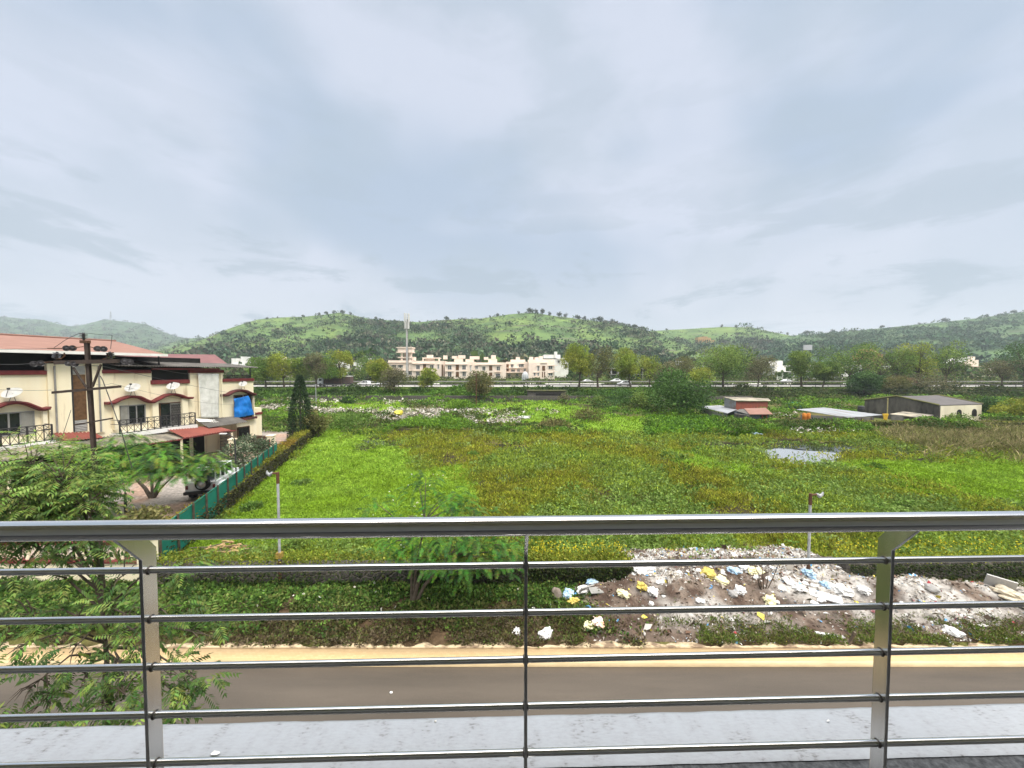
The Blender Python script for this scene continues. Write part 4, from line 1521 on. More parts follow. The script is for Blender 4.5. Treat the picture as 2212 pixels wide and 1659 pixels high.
mb = MB(); mb.tube([gs + Vector((0, 0, .0)), gf1], .025, 6); mb.build('top_rail', M['fence'], fn_)

# low planting between jeep and fence
t = rng.random(1500)
P0 = np.array(gs)
X = gs.x + gd.x * gl * t - gn.x * (.2 + 1.1 * rng.random(1500)); Y = gs.y + gd.y * gl * t - gn.y * (.2 + 1.1 * rng.random(1500))
Q, C = clumps(X, Y, X * 0, .3, .3 + .7 * rng.random(1500), 10, .2, .6, .4, pick([(.08, .16, .03), (.12, .19, .04), (.05, .1, .03), (.14, .18, .08)], 1500), .3)
kind(quads('yard_planting', Q, C, M['leaf']), 'stuff')


# ---------------------------------------------------------------- cars
def wheel(root, x, y, r, wdt, rim=True):
    mb = MB(); mb.lathe([(r * .62, -wdt / 2), (r * .95, -wdt / 2), (r, -wdt * .3), (r, wdt * .3), (r * .95, wdt / 2), (r * .62, wdt / 2)], (x, y, r), (0, 1, 0), 20)
    t = mb.build('wheel', M['tyre'], root, True)
    if rim:
        s = 1 if y > 0 else -1
        mb = MB(); mb.lathe([(.04, -wdt * .3), (r * .6, -wdt * .2), (r * .62, wdt * .45), (r * .5, wdt * .3), (.05, wdt * .42)], (x, y, r), (0, s, 0), 16)
        mb.build('rim', M['chrome'], t, True)


def car(name, label, prof, glassprof, wid, wb_, wr, mat, group=None):
    """car along +x at the origin; side profile polygons in (x, z)"""
    root = thing(name, label, 'car', (0, 0, 0), group)
    n = len(prof)
    mb = MB()
    vs = []
    for y, ins in ((-wid / 2, 0), (wid / 2, 0)):
        for x, z in prof:
            k = 1 - max(0, (z - .85)) * .22
            vs.append((x, y * k, z))
    fs = [tuple(range(n))[::-1], tuple(range(n, 2 * n))] + [(i, (i + 1) % n, n + (i + 1) % n, n + i) for i in range(n)]
    mb.add(vs, fs)
    mb.build('body', mat, root, True, bevel=.05)
    for s in (-1, 1):
        for gp in glassprof:
            mb = MB()
            q = [(x, s * (wid / 2 * (1 - max(0, z - .85) * .22) + .006), z) for x, z in gp]
            mb.prism(q, (0, -s * .02, 0))
            mb.build('side_window', M['glass'], root)
    for s in (-1, 1):
        for x in (-wb_ / 2, wb_ / 2):
            wheel(root, x, s * (wid / 2 - .09), wr, .2)
    return root


SUV = [(-2.0, .35), (-2.02, .8), (-1.95, 1.0), (-1.75, 1.55), (-1.5, 1.62), (.1, 1.62), (.4, 1.56), (1.0, 1.03), (1.85, .9), (2.0, .75), (2.02, .35)]
SUVG = [[(-1.6, 1.05), (-1.5, 1.48), (-.75, 1.5), (-.75, 1.05)], [(-.68, 1.05), (-.68, 1.5), (.15, 1.5), (.2, 1.05)], [(.28, 1.05), (.25, 1.48), (.42, 1.42), (.8, 1.05)]]
SED = [(-2.1, .3), (-2.12, .8), (-1.6, .95), (-1.0, 1.4), (-.6, 1.46), (.2, 1.45), (.9, .98), (1.9, .85), (2.1, .6), (2.1, .3)]
SEDG = [[(-1.1, 1.0), (-.75, 1.33), (-.25, 1.36), (-.25, 1.0)], [(-.18, 1.0), (-.18, 1.36), (.18, 1.35), (.65, 1.0)]]
HWZ = 3.22


def on_road(px, py, Y):
    g = W(px, py, Y)
    return Vector((g.x, g.y, HWZ))


c0 = car('car', 'white hatchback alone on the highway right of the dark lorry', SUV, SUVG, 1.75, 2.5, .33, M['carw'])
c0.location = on_road(787, 831, 127); c0.rotation_euler.z = R(172)
c1 = dup(c0, on_road(827, 832, 125), R(176), 1.0, 'white car half hidden by the brown bush left of the mobile mast')
c2 = dup(c0, on_road(1348, 833, 124), R(180), 1.08, 'white jeep-like car in front of the half-built house on the highway')
s0 = car('car', 'white saloon parked behind the median left of the half-built house', SED, SEDG, 1.72, 2.5, .31, M['carw'])
s0.location = W(1270, 826, 148); s0.location.z = 3.4; s0.rotation_euler.z = R(5)
s1 = dup(s0, Vector((W(1330, 825, 149).x, 149, 3.45)), R(185), 1.1, 'white saloon parked directly behind the white jeep-like car')
s2 = dup(s0, Vector((W(1700, 825, 146).x, 146, 3.4)), R(8), 1.05, 'white saloon passing behind the slender forked roadside tree')
# lorry
lz = on_road(724, 831, 122)
lr = thing('lorry', 'long dark lorry with white cab and pale tarpaulin top on the highway', 'lorry', (0, 0, 0))
mb = MB(); mb.box((1.2, 0, 2.05), (8.6, 2.4, 2.1)); mb.build('cargo_body', pm('lorry_side', (.05, .045, .04), (.1, .06, .05), .8, .8), lr, bevel=.04)
mb = MB(); mb.prism([(5.5, -1.2, 3.1), (5.5, -.5, 3.45), (5.5, .5, 3.45), (5.5, 1.2, 3.1)], (-8.4, 0, 0)); mb.build('tarpaulin', pm('pale_tarp', (.4, .4, .38), (.28, .27, .26), 1, .8), lr)
mb = MB(); mb.prism([(-5.3, -1.15, .6), (-5.35, -1.15, 1.6), (-4.9, -1.15, 2.7), (-3.4, -1.15, 2.75), (-3.4, -1.15, .6)], (0, 2.3, 0)); mb.build('cab', M['carw'], lr, bevel=.05)
mb = MB(); mb.box((-4.3, -1.16, 2.1), (.9, .03, .7)); mb.build('cab_window', M['glass'], lr)
mb = MB(); mb.box((.6, 0, .85), (9.5, 1.0, .3)); mb.build('chassis', M['dkgrey'], lr)
for x in (-4.3, -.2, 3.6, 4.8):
    for s in (-1, 1):
        wheel(lr, x, s * 1.05, .5, .28, False)
lr.location = lz; lr.rotation_euler.z = R(1)
# red lorry far right
lr2 = thing('lorry', 'lorry with red load bed behind the trees at the far right of the highway', 'lorry', (0, 0, 0))
mb = MB(); mb.box((1, 0, 1.75), (5.5, 2.3, 1.5)); mb.build('load_bed', pm('red_bed', (.3, .06, .03), (.22, .05, .03), 1, .7), lr2, bevel=.04)
mb = MB(); mb.prism([(-4.4, -1.1, .6), (-4.5, -1.1, 1.6), (-4.1, -1.1, 2.5), (-2.3, -1.1, 2.5), (-2.3, -1.1, .6)], (0, 2.2, 0)); mb.build('cab', M['carw'], lr2, bevel=.05)
mb = MB(); mb.box((-3.2, -1.11, 1.95), (.9, .03, .6)); mb.build('cab_window', M['glass'], lr2)
for x in (-3.3, 2.6):
    for s in (-1, 1):
        wheel(lr2, x, s * .95, .45, .28, False)
lr2.location = on_road(1955, 830, 124)

# the open white jeep in the yard
jp = thing('jeep', 'open white off-road jeep with black spare wheel and black soft seats in the yard', 'jeep', (0, 0, 0))
mb = MB()
mb.prism([(-1.9, -.78, .55), (-1.9, -.78, 1.12), (.35, -.78, 1.12), (.35, -.78, .55)], (0, 1.56, 0))
mb.prism([(.35, -.7, .55), (.35, -.7, 1.16), (1.75, -.62, 1.05), (1.75, -.62, .55)], (0, 1.32, 0))
mb.build('body', M['carw'], jp, bevel=.04)
for s in (-1, 1):
    for x in (-1.15, 1.2):
        mb = MB(); mb.prism([(x - .55, s * .6, .62), (x - .4, s * .6, .92), (x + .4, s * .6, .92), (x + .58, s * .6, .6), (x + .5, s * .6, .6), (x + .36, s * .6, .86), (x - .36, s * .6, .86), (x - .46, s * .6, .62)], (0, s * .28, 0)); mb.build('mudguard', M['carw'], jp)
        wheel(jp, x, s * .7, .37, .24)
mb = MB()
for s in (-1, 1):
    mb.tube([(-1.85, s * .74, 1.1), (-1.8, s * .72, 1.8), (-.6, s * .72, 1.85), (.35, s * .7, 1.82), (.5, s * .7, 1.12)], .04, 8)
    for x in (-.6, -1.2):
        mb.tube([(x, s * .74, 1.1), (x, s * .72, 1.84)], .04, 8)
for x, z in ((-1.8, 1.8), (-.6, 1.85), (.35, 1.82), (-1.2, 1.83)):
    mb.tube([(x, -.72, z), (x, .72, z)], .04, 8)
mb.build('roll_cage', M['carw'], jp, True)
mb = MB(); mb.box((.44, 0, 1.5), (.03, 1.36, .6)); mb.build('windscreen', M['glass'], jp)
mb = MB(); mb.box((-1.1, 0, 1.6), (1.35, 1.3, .42)); mb.build('soft_top', pm('black_canvas', (.02, .03, .025), (.04, .05, .04), 4, .9), jp, bevel=.05)
for y in (-.4, .4):
    mb = MB(); mb.box((-.25, y, 1.25), (.5, .5, .5)); mb.build('seat', M['dkgrey'], jp, bevel=.06)
mb = MB(); mb.lathe([(.2, -.12), (.35, -.12), (.38, -.06), (.38, .06), (.35, .12), (.2, .12)], (-2.06, -.18, 1.05), (1, 0, 0), 24); sw = mb.build('spare_wheel', M['tyre'], jp, True)
mb = MB(); mb.lathe([(.03, .0), (.22, .02), (.23, -.1), (.16, -.05), (.04, -.09)], (-2.17, -.18, 1.05), (1, 0, 0), 20); mb.build('rim', M['chrome'], sw, True)
mb = MB(); mb.box((-1.98, 0, .52), (.16, 1.6, .18)); mb.build('bumper', M['dkgrey'], jp, bevel=.02)
for s in (-1, 1):
    mb = MB(); mb.box((-1.92, s * .68, .85), (.06, .12, .22)); mb.build('tail_light', M['red'], jp)
jl = G(437, 1073, 0)
jp.location = (jl.x, jl.y + 1.2, 0)
jp.rotation_euler.z = math.atan2(gd.y, gd.x) - R(4)
jp.scale = (1.08,) * 3

# ---------------------------------------------------------------- terrace house on the left
z1 = lambda x, y: (x / 3.557, 658.3 + y / 3.557)
R0 = Vector((-27.9, 40, 0))
dh = Vector((.246, .969, 0)).normalized()
nn = Vector((dh.y, -dh.x, 0))


def FS(x, o=0.0):
    r0 = R0 + nn * o
    a = (x / 3.557 - CX) / F
    return (r0.x - a * r0.y) / (dh.x - a * dh.y)


def FH(x, y, o=0.0):
    s = FS(x, o)
    Y = (R0 + nn * o - dh * s).y
    return W(*z1(x, y), Y).z


def FP(s, h, o=0.0):
    q = R0 - dh * s + nn * o
    return Vector((q.x, q.y, h))


def fbox(mb, s0, s1, h0, h1, o0, o1):
    p = FP(s0, h0, o0)
    return mb.obox(p, FP(s1, h0, o0) - p, FP(s0, h0, o1) - p, Vector((0, 0, h1 - h0)))


def fpart(name, x0, x1, y0, y1, o0, o1, mat, parent, h=None, bevel=0, s=None):
    """box on the facade between two measured columns (x) and rows (y) of the photo crop"""
    xm = (x0 + x1) / 2
    sa_, sb_ = s or (FS(x1, o1), FS(x0, o1))
    h1, h0 = (FH(xm, y0, o1), FH(xm, y1, o1)) if h is None else h
    mb = MB()
    fbox(mb, sa_, sb_, h0, h1, o0, o1)
    return mb.build(name, M[mat] if isinstance(mat, str) else mat, parent, bevel=bevel)


ho = thing('row_house', 'cream two-storey row house with maroon trim and orange roof on the left', 'house', FP(8, 0, -4))
SL = 26.0
sx = [FS(v) for v in (1945, 1720, 1460, 1165, 785, 365)]
hx = [FH(1830, 575), FH(1590, 510), FH(1310, 590), FH(980, 512), FH(600, 452), FH(170, 512)]
edges_ = sx + [SL]
mb = MB()
for i in range(6):
    fbox(mb, edges_[i] + (.002 if i else 0), edges_[i + 1], 3.1, hx[i] - .02, -.3 + .002 * i, 0 + .002 * (i % 2))
mb.build('front_wall', M['cream'], ho)
mb = MB()
fbox(mb, sx[0], SL, 0, 3.08, -2.6, -2.4)
mb.build('ground_floor_wall', M['cream'], ho)
mb = MB(); fbox(mb, sx[0] - .0, sx[0] + .25, 0, 7.0, -9, -.31); mb.build('side_wall', M['cream'], ho)
mb = MB(); fbox(mb, sx[1] + 3.3, SL, 5.3, 5.45, -9, -.32); mb.build('floor_slab', M['grey'], ho)
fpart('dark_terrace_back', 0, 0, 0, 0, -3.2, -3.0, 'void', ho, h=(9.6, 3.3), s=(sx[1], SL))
# copings
for x0, x1, y0, y1 in ((-250, 365, 505, 540), (785, 1165, 500, 527), (1165, 1460, 577, 608), (1460, 1725, 500, 524), (1715, 1955, 567, 590)):
    fpart('coping', x0, x1, y0, y1, -.35, .16, 'red', ho, bevel=.04)
# pilasters beside the stair strip
for x0, x1, yt in ((365, 420, 452), (430, 545, 440), (662, 790, 440)):
    fpart('pilaster', x0, x1, yt, 985, .003, .14, 'cream', ho)
fpart('stair_panel', 548, 660, 538, 885, .005, .06, 'brown', ho)
lv = fpart('louvre_panel', 548, 655, 470, 534, .005, .05, 'grey', ho)
lv2 = fpart('louvre_panel', 552, 662, 888, 972, .005, .05, 'grey', ho)
for x0, x1, y0, y1, p_ in ((548, 655, 470, 534, lv), (552, 662, 888, 972, lv2)):
    mb = MB()
    for k in range(7):
        yy = y0 + (y1 - y0) * (k + .3) / 7
        fbox(mb, FS(x1), FS(x0), FH((x0 + x1) / 2, yy + 2), FH((x0 + x1) / 2, yy), .055, .075)
    mb.build('louvre', M['white'], p_)
mb = MB(); fbox(mb, FS(548), FS(538), FH(543, 975), FH(543, 470), .003, .16); mb.build('strip_edge', M['iron'], ho)
for x in (405, 745, 1690, 1512):
    mb = MB(); mb.tube([FP(FS(x), FH(x, 975 if x < 1000 else 860), .22), FP(FS(x), FH(x, 470 if x < 1000 else 530), .22)], .05, 8)
    mb.build('drain_pipe', M['grey'] if x < 1000 else M['cream'], ho, True)


def band(name, pts, th, o0, o1, mat, parent):
    q = [(FS(x, o1), FH(x, y, o1)) for x, y in pts]
    pq = []
    for i in range(len(q) - 1):
        for k in range(4):
            t = k / 4
            pq.append((q[i][0] + (q[i + 1][0] - q[i][0]) * t, q[i][1] + (q[i + 1][1] - q[i][1]) * t))
    pq.append(q[-1])
    sm_ = [pq[0]] + [tuple((pq[i - 1][j] + 2 * pq[i][j] + pq[i + 1][j]) / 4 for j in (0, 1)) for i in range(1, len(pq) - 1)] + [pq[-1]]
    mb = MB()
    vs = []
    for s, h in sm_:
        vs += [FP(s, h, o0), FP(s, h, o1), FP(s, h - th * .5, o1 + .02), FP(s, h - th * .55, o1 - .05), FP(s, h - th, o1 - .06), FP(s, h - th, o0)]
    n = len(sm_)
    fs = [(i * 6 + k, i * 6 + (k + 1) % 6, (i + 1) * 6 + (k + 1) % 6, (i + 1) * 6 + k) for i in range(n - 1) for k in range(6)] + [tuple(range(6))[::-1], tuple((n - 1) * 6 + k for k in range(6))]
    mb.add(vs, fs)
    return mb.build(name, M[mat] if isinstance(mat, str) else mat, parent)


band('window_hood', [(-120, 830), (-60, 800), (0, 768), (60, 747), (130, 738), (210, 748), (280, 776), (330, 796), (385, 782)], .2, .0, .55, 'red', ho)
band('window_hood', [(822, 748), (880, 745), (940, 715), (1010, 695), (1080, 700), (1140, 730), (1180, 742), (1230, 715), (1290, 685), (1340, 678), (1400, 690), (1440, 708), (1485, 708)], .2, .0, .55, 'red', ho)
band('window_hood', [(1722, 688), (1760, 685), (1800, 660), (1850, 648), (1900, 655), (1940, 675), (1970, 682)], .24, .0, .55, 'blacktrim', ho)
# cheeks under the hoods
for x0, x1, y0, y1 in ((318, 352, 806, 1040), (868, 905, 770, 960), (1165, 1210, 745, 940), (1395, 1440, 720, 930), (1945, 1950, 700, 860)):
    fpart('pier', x0, x1, y0, y1, .003, .3, 'cream', ho)


def window(x0, x1, y0, y1, panes, o=.02):
    xm = (x0 + x1) / 2
    h1, h0 = FH(xm, y0), FH(xm, y1)
    s0, s1 = FS(x1), FS(x0)
    mb = MB()
    for (a, b_, c, d) in ((s0, s1, h1 - .07, h1), (s0, s1, h0, h0 + .07), (s0, s0 + .07, h0 + .07, h1 - .07), (s1 - .07, s1, h0 + .07, h1 - .07)):
        fbox(mb, a, b_, c, d, .003, .09)
    fr = mb.build('window', M['brown'] if x0 > 1000 else M['grey'], ho)
    for a, b_, mt in panes:
        mb = MB(); fbox(mb, FS(b_) + .03, FS(a) - .03, h0 + .07, h1 - .07, .01, .05)
        mb.build('pane', M[mt], fr)
    for a, b_, mt in panes[:-1]:
        mb = MB(); fbox(mb, FS(b_) - .04, FS(b_) + .04, h0 + .07, h1 - .07, .02, .075)
        mb.build('mullion', M['grey'], fr)
    return fr


window(-160, 245, 828, 1008, [(-155, -60, 'glass'), (-60, 45, 'glass'), (45, 138, 'glass'), (138, 240, 'paneg')])
window(910, 1105, 770, 918, [(913, 972, 'paneg'), (972, 1035, 'glass'), (1035, 1100, 'glass')])
gd_ = window(1212, 1385, 750, 940, [(1215, 1300, 'glass'), (1300, 1382, 'paneg')])
mb = MB()
s0, s1 = FS(1382) + .05, FS(1300)
h0, h1 = FH(1340, 930), FH(1340, 762)
nb_ = 8
for k in range(nb_ + 1):
    s = s0 + (s1 - s0) * k / nb_
    mb.tube([FP(s, h0, .1), FP(s, h1, .1)], .018, 5)
for k in range(nb_):
    for j in range(9):
        sa_, sb_ = s0 + (s1 - s0) * k / nb_, s0 + (s1 - s0) * (k + 1) / nb_
        ha, hb = h0 + (h1 - h0) * j / 9, h0 + (h1 - h0) * (j + 1) / 9
        mb.tube([FP(sa_, ha if (k + j) % 2 else hb, .1), FP(sb_, hb if (k + j) % 2 else ha, .1)], .012, 4)
mb.build('folding_grille', M['iron'], gd_)
window(1790, 1940, 690, 870, [(1792, 1860, 'glass'), (1860, 1936, 'glass')])
gw = window(1810, 1905, 935, 1035, [(1812, 1903, 'glass')])
mb = MB()
for k in range(9):
    x = 1815 + 10.5 * k
    mb.tube([FP(FS(x), FH(x, 1033), .12), FP(FS(x), FH(x, 938), .12)], .014, 5)
mb.build('window_bars', M['iron'], gw)
# open terrace bay (dark) behind the low maroon coping
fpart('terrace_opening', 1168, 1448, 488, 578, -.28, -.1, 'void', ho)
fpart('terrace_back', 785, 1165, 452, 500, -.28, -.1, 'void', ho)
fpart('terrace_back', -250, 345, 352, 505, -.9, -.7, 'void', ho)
fpart('ledge_sill', 1790, 1970, 868, 885, .003, .4, 'blacktrim', ho)
# small wing at the right corner
fpart('corner_wing', 1945, 2003, 792, 1100, -3.0, -.6, 'cream', ho)
fpart('coping', 1958, 2010, 826, 843, -3.1, -.5, 'red', ho)
fpart('lower_wall', 1808, 1960, 886, 1100, -2.3, -.05, 'cream', ho)


def railing(x0, x1, ytop0, ytop1, ybot0, ybot1, o, seg):
    """iron balcony railing with crossed panels; follows two measured lines"""
    s0, s1 = FS(x1, o), FS(x0, o)
    ht = (FH(x0, ytop0, o) + FH(x1, ytop1, o)) / 2
    hb = (FH(x0, ybot0, o) + FH(x1, ybot1, o)) / 2
    hm_ = hb + (ht - hb) * .68
    mb = MB()
    for h in (ht, hm_, hb + .04):
        mb.tube([FP(s0, h, o), FP(s1, h, o)], .028, 6)
    for k in range(seg + 1):
        s = s0 + (s1 - s0) * k / seg
        mb.tube([FP(s, hb, o), FP(s, ht, o)], .026 if k % 3 else .05, 6)
    for k in range(seg):
        sa_, sb_ = s0 + (s1 - s0) * k / seg, s0 + (s1 - s0) * (k + 1) / seg
        for (p, q) in ((hb + .04, hm_), (hm_, ht)):
            mb.tube([FP(sa_, p, o), FP(sb_, q, o)], .013, 4)
            mb.tube([FP(sa_, q, o), FP(sb_, p, o)], .013, 4)
    for s in (s0, s1):
        for h in (ht, hm_, hb + .04):
            mb.tube([FP(s, h, o), FP(s, h, .05)], .024, 6)
    r_ = mb.build('balcony_railing', M['iron'], ho)
    mb = MB()
    fbox(mb, s0 - .1, s1 + .1, hb - .32, hb - .02, .004, o + .12)
    mb.build('balcony_slab', M['white'], ho)


railing(-250, 380, 960, 934, 1110, 1050, 1.0, 9)
railing(905, 1490, 878, 838, 985, 925, 1.0, 12)
tr_ = MB()
s0, s1 = FS(1925), FS(1715)
for h in (FH(1820, 540), FH(1820, 566)):
    tr_.tube([FP(s0, h, .0), FP(s1, h, .0)], .03, 6)
for k in range(14):
    s = s0 + (s1 - s0) * k / 13
    tr_.tube([FP(s, FH(1820, 567), 0), FP(s, FH(1820, 539), 0)], .02, 5)
    if k < 13:
        s_ = s0 + (s1 - s0) * (k + 1) / 13
        tr_.tube([FP(s, FH(1820, 566), 0), FP(s_, FH(1820, 540), 0)], .02, 4)
        tr_.tube([FP(s, FH(1820, 540), 0), FP(s_, FH(1820, 566), 0)], .02, 4)
tr_.build('terrace_railing', M['iron'], ho)


def corr(name, sA, sB, o0, h0a, h0b, o1, h1a, h1b, mat, parent, pitch=.2, amp=.04, th=.012):
    """corrugated sheet roof: upper edge at offset o0, lower edge at o1; ends a (at sA) and b (at sB)"""
    n = max(int(abs(sB - sA) / pitch * 4), 8)
    rows = []
    for j in range(4):
        v = j / 3
        rows.append([FP(sA + (sB - sA) * k / n, (h0a + (h0b - h0a) * k / n) * (1 - v) + (h1a + (h1b - h1a) * k / n) * v + amp * math.sin(k * math.pi / 2), o0 + (o1 - o0) * v) for k in range(n + 1)])
    mb = MB()
    vs = [p for r_ in rows for p in r_]
    m = n + 1
    fs = [(i * m + k, i * m + k + 1, (i + 1) * m + k + 1, (i + 1) * m + k) for i in range(3) for k in range(n)]
    mb.add(vs, fs)
    o = mb.build(name, M[mat] if isinstance(mat, str) else mat, parent)
    md = o.modifiers.new('sheet', 'SOLIDIFY')
    md.thickness = th
    return o


# veranda roofs
corr('veranda_roof', FS(430, 1.0), SL, 1.0, FH(430, 1050, 1.0), FH(0, 1120, 1.0), 3.3, FH(500, 1120, 3.3), FH(0, 1225, 3.3), 'asb', ho)
corr('veranda_roof', FS(980, 1.0), FS(440, 1.0), .9, FH(985, 985, .9), FH(440, 1062, .9), 3.0, FH(1050, 1072, 3.0), FH(500, 1130, 3.0), 'asb', ho)
corr('veranda_roof', FS(1300, .8), FS(985, .8), .7, FH(1300, 985, .7), FH(985, 985, .7), 2.6, FH(1378, 1030, 2.6), FH(1052, 1076, 2.6), 'asb', ho)
corr('tin_roof', FS(700, .2), FS(385, .2), .15, FH(700, 975, .15), FH(385, 986, .15), 1.3, FH(720, 1028, 1.3), FH(390, 1052, 1.3), 'tileR', ho)
corr('tin_roof', FS(1640, .9), FS(1260, .9), .9, FH(1640, 930, .9), FH(1270, 952, .9), 2.9, FH(1818, 955, 2.9), FH(1385, 1024, 2.9), 'tileR', ho, .22, .03)
corr('porch_roof', FS(1800, .1), FS(1490, .1), .1, FH(1790, 858, .1), FH(1495, 885, .1), 1.7, FH(1850, 905, 1.7), FH(1580, 945, 1.7), 'asbdark', ho)
for x, yt in ((30, 1235), (1378, 1030), (1770, 985), (700, 1100)):
    o_ = 3.1 if x < 1000 else 2.5
    mb = MB(); mb.tube([FP(FS(x, o_), 0, o_), FP(FS(x, o_), FH(x, yt, o_), o_)], .09, 10)
    mb.build('veranda_post', M['cream'], ho)
mb = MB()
mb.tube([FP(FS(1385, 2.85), FH(1385, 1030, 2.85), 2.85), FP(FS(1800, 2.85), FH(1800, 965, 2.85), 2.85)], .05, 8)
mb.tube([FP(FS(1050, 2.6), FH(1050, 1082, 2.6), 2.6), FP(FS(1378, 2.6), FH(1378, 1036, 2.6), 2.6)], .05, 8)
mb.build('gutter', M['red'], ho)
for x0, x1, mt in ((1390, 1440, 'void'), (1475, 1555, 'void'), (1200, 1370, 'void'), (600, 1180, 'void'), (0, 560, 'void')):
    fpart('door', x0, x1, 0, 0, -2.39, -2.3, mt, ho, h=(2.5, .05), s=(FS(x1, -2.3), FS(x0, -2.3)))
gtm = MB()
sA_, sB_ = FS(1765, 1.5), FS(1680, 1.5)
for k in range(10):
    s = sA_ + (sB_ - sA_) * k / 9
    gtm.tube([FP(s, .05, 1.5), FP(s, 2.6, 1.5)], .022, 5)
for k in range(9):
    h = .2 + k * .29
    gtm.tube([FP(sA_, h, 1.5), FP(sB_, h, 1.5)], .02, 5)
gtm.build('iron_gate', M['iron'], ho)

# upper roofs
e0, e1 = FP(FS(1290, 1.0), FH(1290, 383, 1.0), 1.0), FP(SL + 2, 0, 1.0)
eh = FH(0, 350, 1.0)
he_r = FH(1290, 383, 1.0)
e1.z = eh + (eh - he_r) * .3
rdg0 = W(*z1(890, 281), 37.5)
sr = (R0 - rdg0).dot(dh)
orr = (rdg0 - R0).dot(nn)
r1 = FP(SL + 2, rdg0.z - .1, orr)
rz0 = FP(sr, rdg0.z, orr)
mb = MB()
bk0 = FP(FS(1290, 1.0), e0.z, 2 * orr - 1.0)
bk1 = FP(SL + 2, e1.z, 2 * orr - 1.0)
mb.add([e0, e1, r1, rz0, bk0, bk1], [(0, 1, 2, 3), (3, 2, 5, 4), (0, 3, 4)])
ro = mb.build('orange_roof', M['tileO'], ho)
md = ro.modifiers.new('sheet', 'SOLIDIFY'); md.thickness = .06
mb = MB(); mb.tube([rz0 + Vector((0, 0, .05)), r1 + Vector((0, 0, .05))], .09, 8); mb.build('ridge_cap', M['tileO'], ro)
mb = MB(); mb.obox(e0 + nn * .01 - Vector((0, 0, .16)), e1 - e0, nn * .09, Vector((0, 0, .2))); mb.build('fascia_gutter', M['white'], ro)
mR = MB()
a0, a1 = W(*z1(930, 440), 36), W(*z1(1745, 455), 47)
b0_, b1_ = W(*z1(880, 378), 40), W(*z1(1650, 386), 51)
mR.add([a0, a1, b1_, b0_], [(0, 1, 2, 3)])
o = mR.build('maroon_roof', M['tileM'], ho)
md = o.modifiers.new('sheet', 'SOLIDIFY'); md.thickness = .06
corr('canopy_roof', FS(1990, .8), FS(900, .8), -3.5, FH(1990, 478, .8) + .35, FH(960, 462, .8) + .45, .8, FH(1990, 482, .8), FH(960, 468, .8), 'asbdark', ho)
mb = MB(); fbox(mb, FS(1690, .5), FS(1180, .5), FH(1450, 500, .5), FH(1450, 487, .5), .3, .5); mb.build('canopy_beam', M['red'], ho)
for x in (1225, 1923):
    mb = MB(); mb.tube([FP(FS(x, .0), FH(x, 568 if x > 1500 else 470, 0), 0), FP(FS(x, 0), FH(x, 480 if x > 1500 else 388, 0), 0)], .06, 8); mb.build('roof_post', M['iron'], ho)

# things fixed to or lying on the house
def dish(label, x, y, rx, o=.7):
    c = FP(FS(x, o), FH(x, y, o), o)
    r_ = rx / 3.557 / 803 * c.y * 1.05
    root = thing('satellite_dish', label, 'satellite dish', FP(FS(x, .4), FH(x, y + rx * 1.6, .4), .4), 'satellite dishes on the row house')
    ax = Vector((.25, -.62, .75)).normalized()
    mb = MB(); mb.lathe([(.02, -r_ * .22), (r_ * .5, -r_ * .16), (r_ * .85, -r_ * .05), (r_, 0), (r_ * .98, -.015), (r_ * .83, -r_ * .07), (r_ * .5, -r_ * .18), (.02, -r_ * .25)], c, ax, 24)
    mb.build('reflector', M['dish'], root, True)
    mb = MB(); tip = c + ax * r_ * .75
    mb.tube([c - ax.cross(Vector((1, 0, 0))).normalized() * r_ * .8, tip], .016, 5)
    mb.build('feed_arm', M['iron'], root)
    mb = MB(); mb.box(tip, (.1, .1, .12)); mb.build('feed_head', M['dkgrey'], root)
    mb = MB()
    bb = FP(FS(x, .4), FH(x, y + rx * 1.55, .4), .4)
    for dx in (-.18, .18):
        mb.tube([c - ax * r_ * .2, bb + dh * dx], .018, 5)
    mb.build('mount', M['grey'], root)


dish('satellite dish over the leftmost maroon window hood', 85, 675, 53)
dish('satellite dish over the left half of the double window hood', 1015, 635, 44)
dish('satellite dish over the right half of the double window hood', 1328, 622, 38)
dish('small satellite dish over the blackened hood at the house corner', 1865, 606, 26)


def cloth(name, label, pts, nu, nv, o, amp, mat, cat, freq=6):
    """pleated hanging sheet; pts = 4 measured corners TL TR BR BL"""
    P = [FP(FS(x, o), FH(x, y, o), o) for x, y in pts]
    g = []
    for i in range(nv + 1):
        for j in range(nu + 1):
            u, v = j / nu, i / nv
            q = P[0].lerp(P[1], u).lerp(P[3].lerp(P[2], u), v)
            wv = amp * (math.sin(u * freq + v * 5 + 2 * math.sin(v * 3)) * .5 + mnoise.noise(Vector((u * 4, v * 4, o))) + .6 * mnoise.noise(Vector((u * 9, v * 3 + u * 6, 3))))
            g.append(q + nn * (wv + .05) - Vector((0, 0, .25 * amp * math.sin(u * 3.14) * (1 - v))))
    mb = MB()
    m = nu + 1
    mb.add(g, [(i * m + j, i * m + j + 1, (i + 1) * m + j + 1, (i + 1) * m + j) for i in range(nv) for j in range(nu)])
    ob = mb.build(name, M[mat], None, True)
    md = ob.modifiers.new('sheet', 'SOLIDIFY')
    md.thickness = .01
    return tag(ob, label, cat)


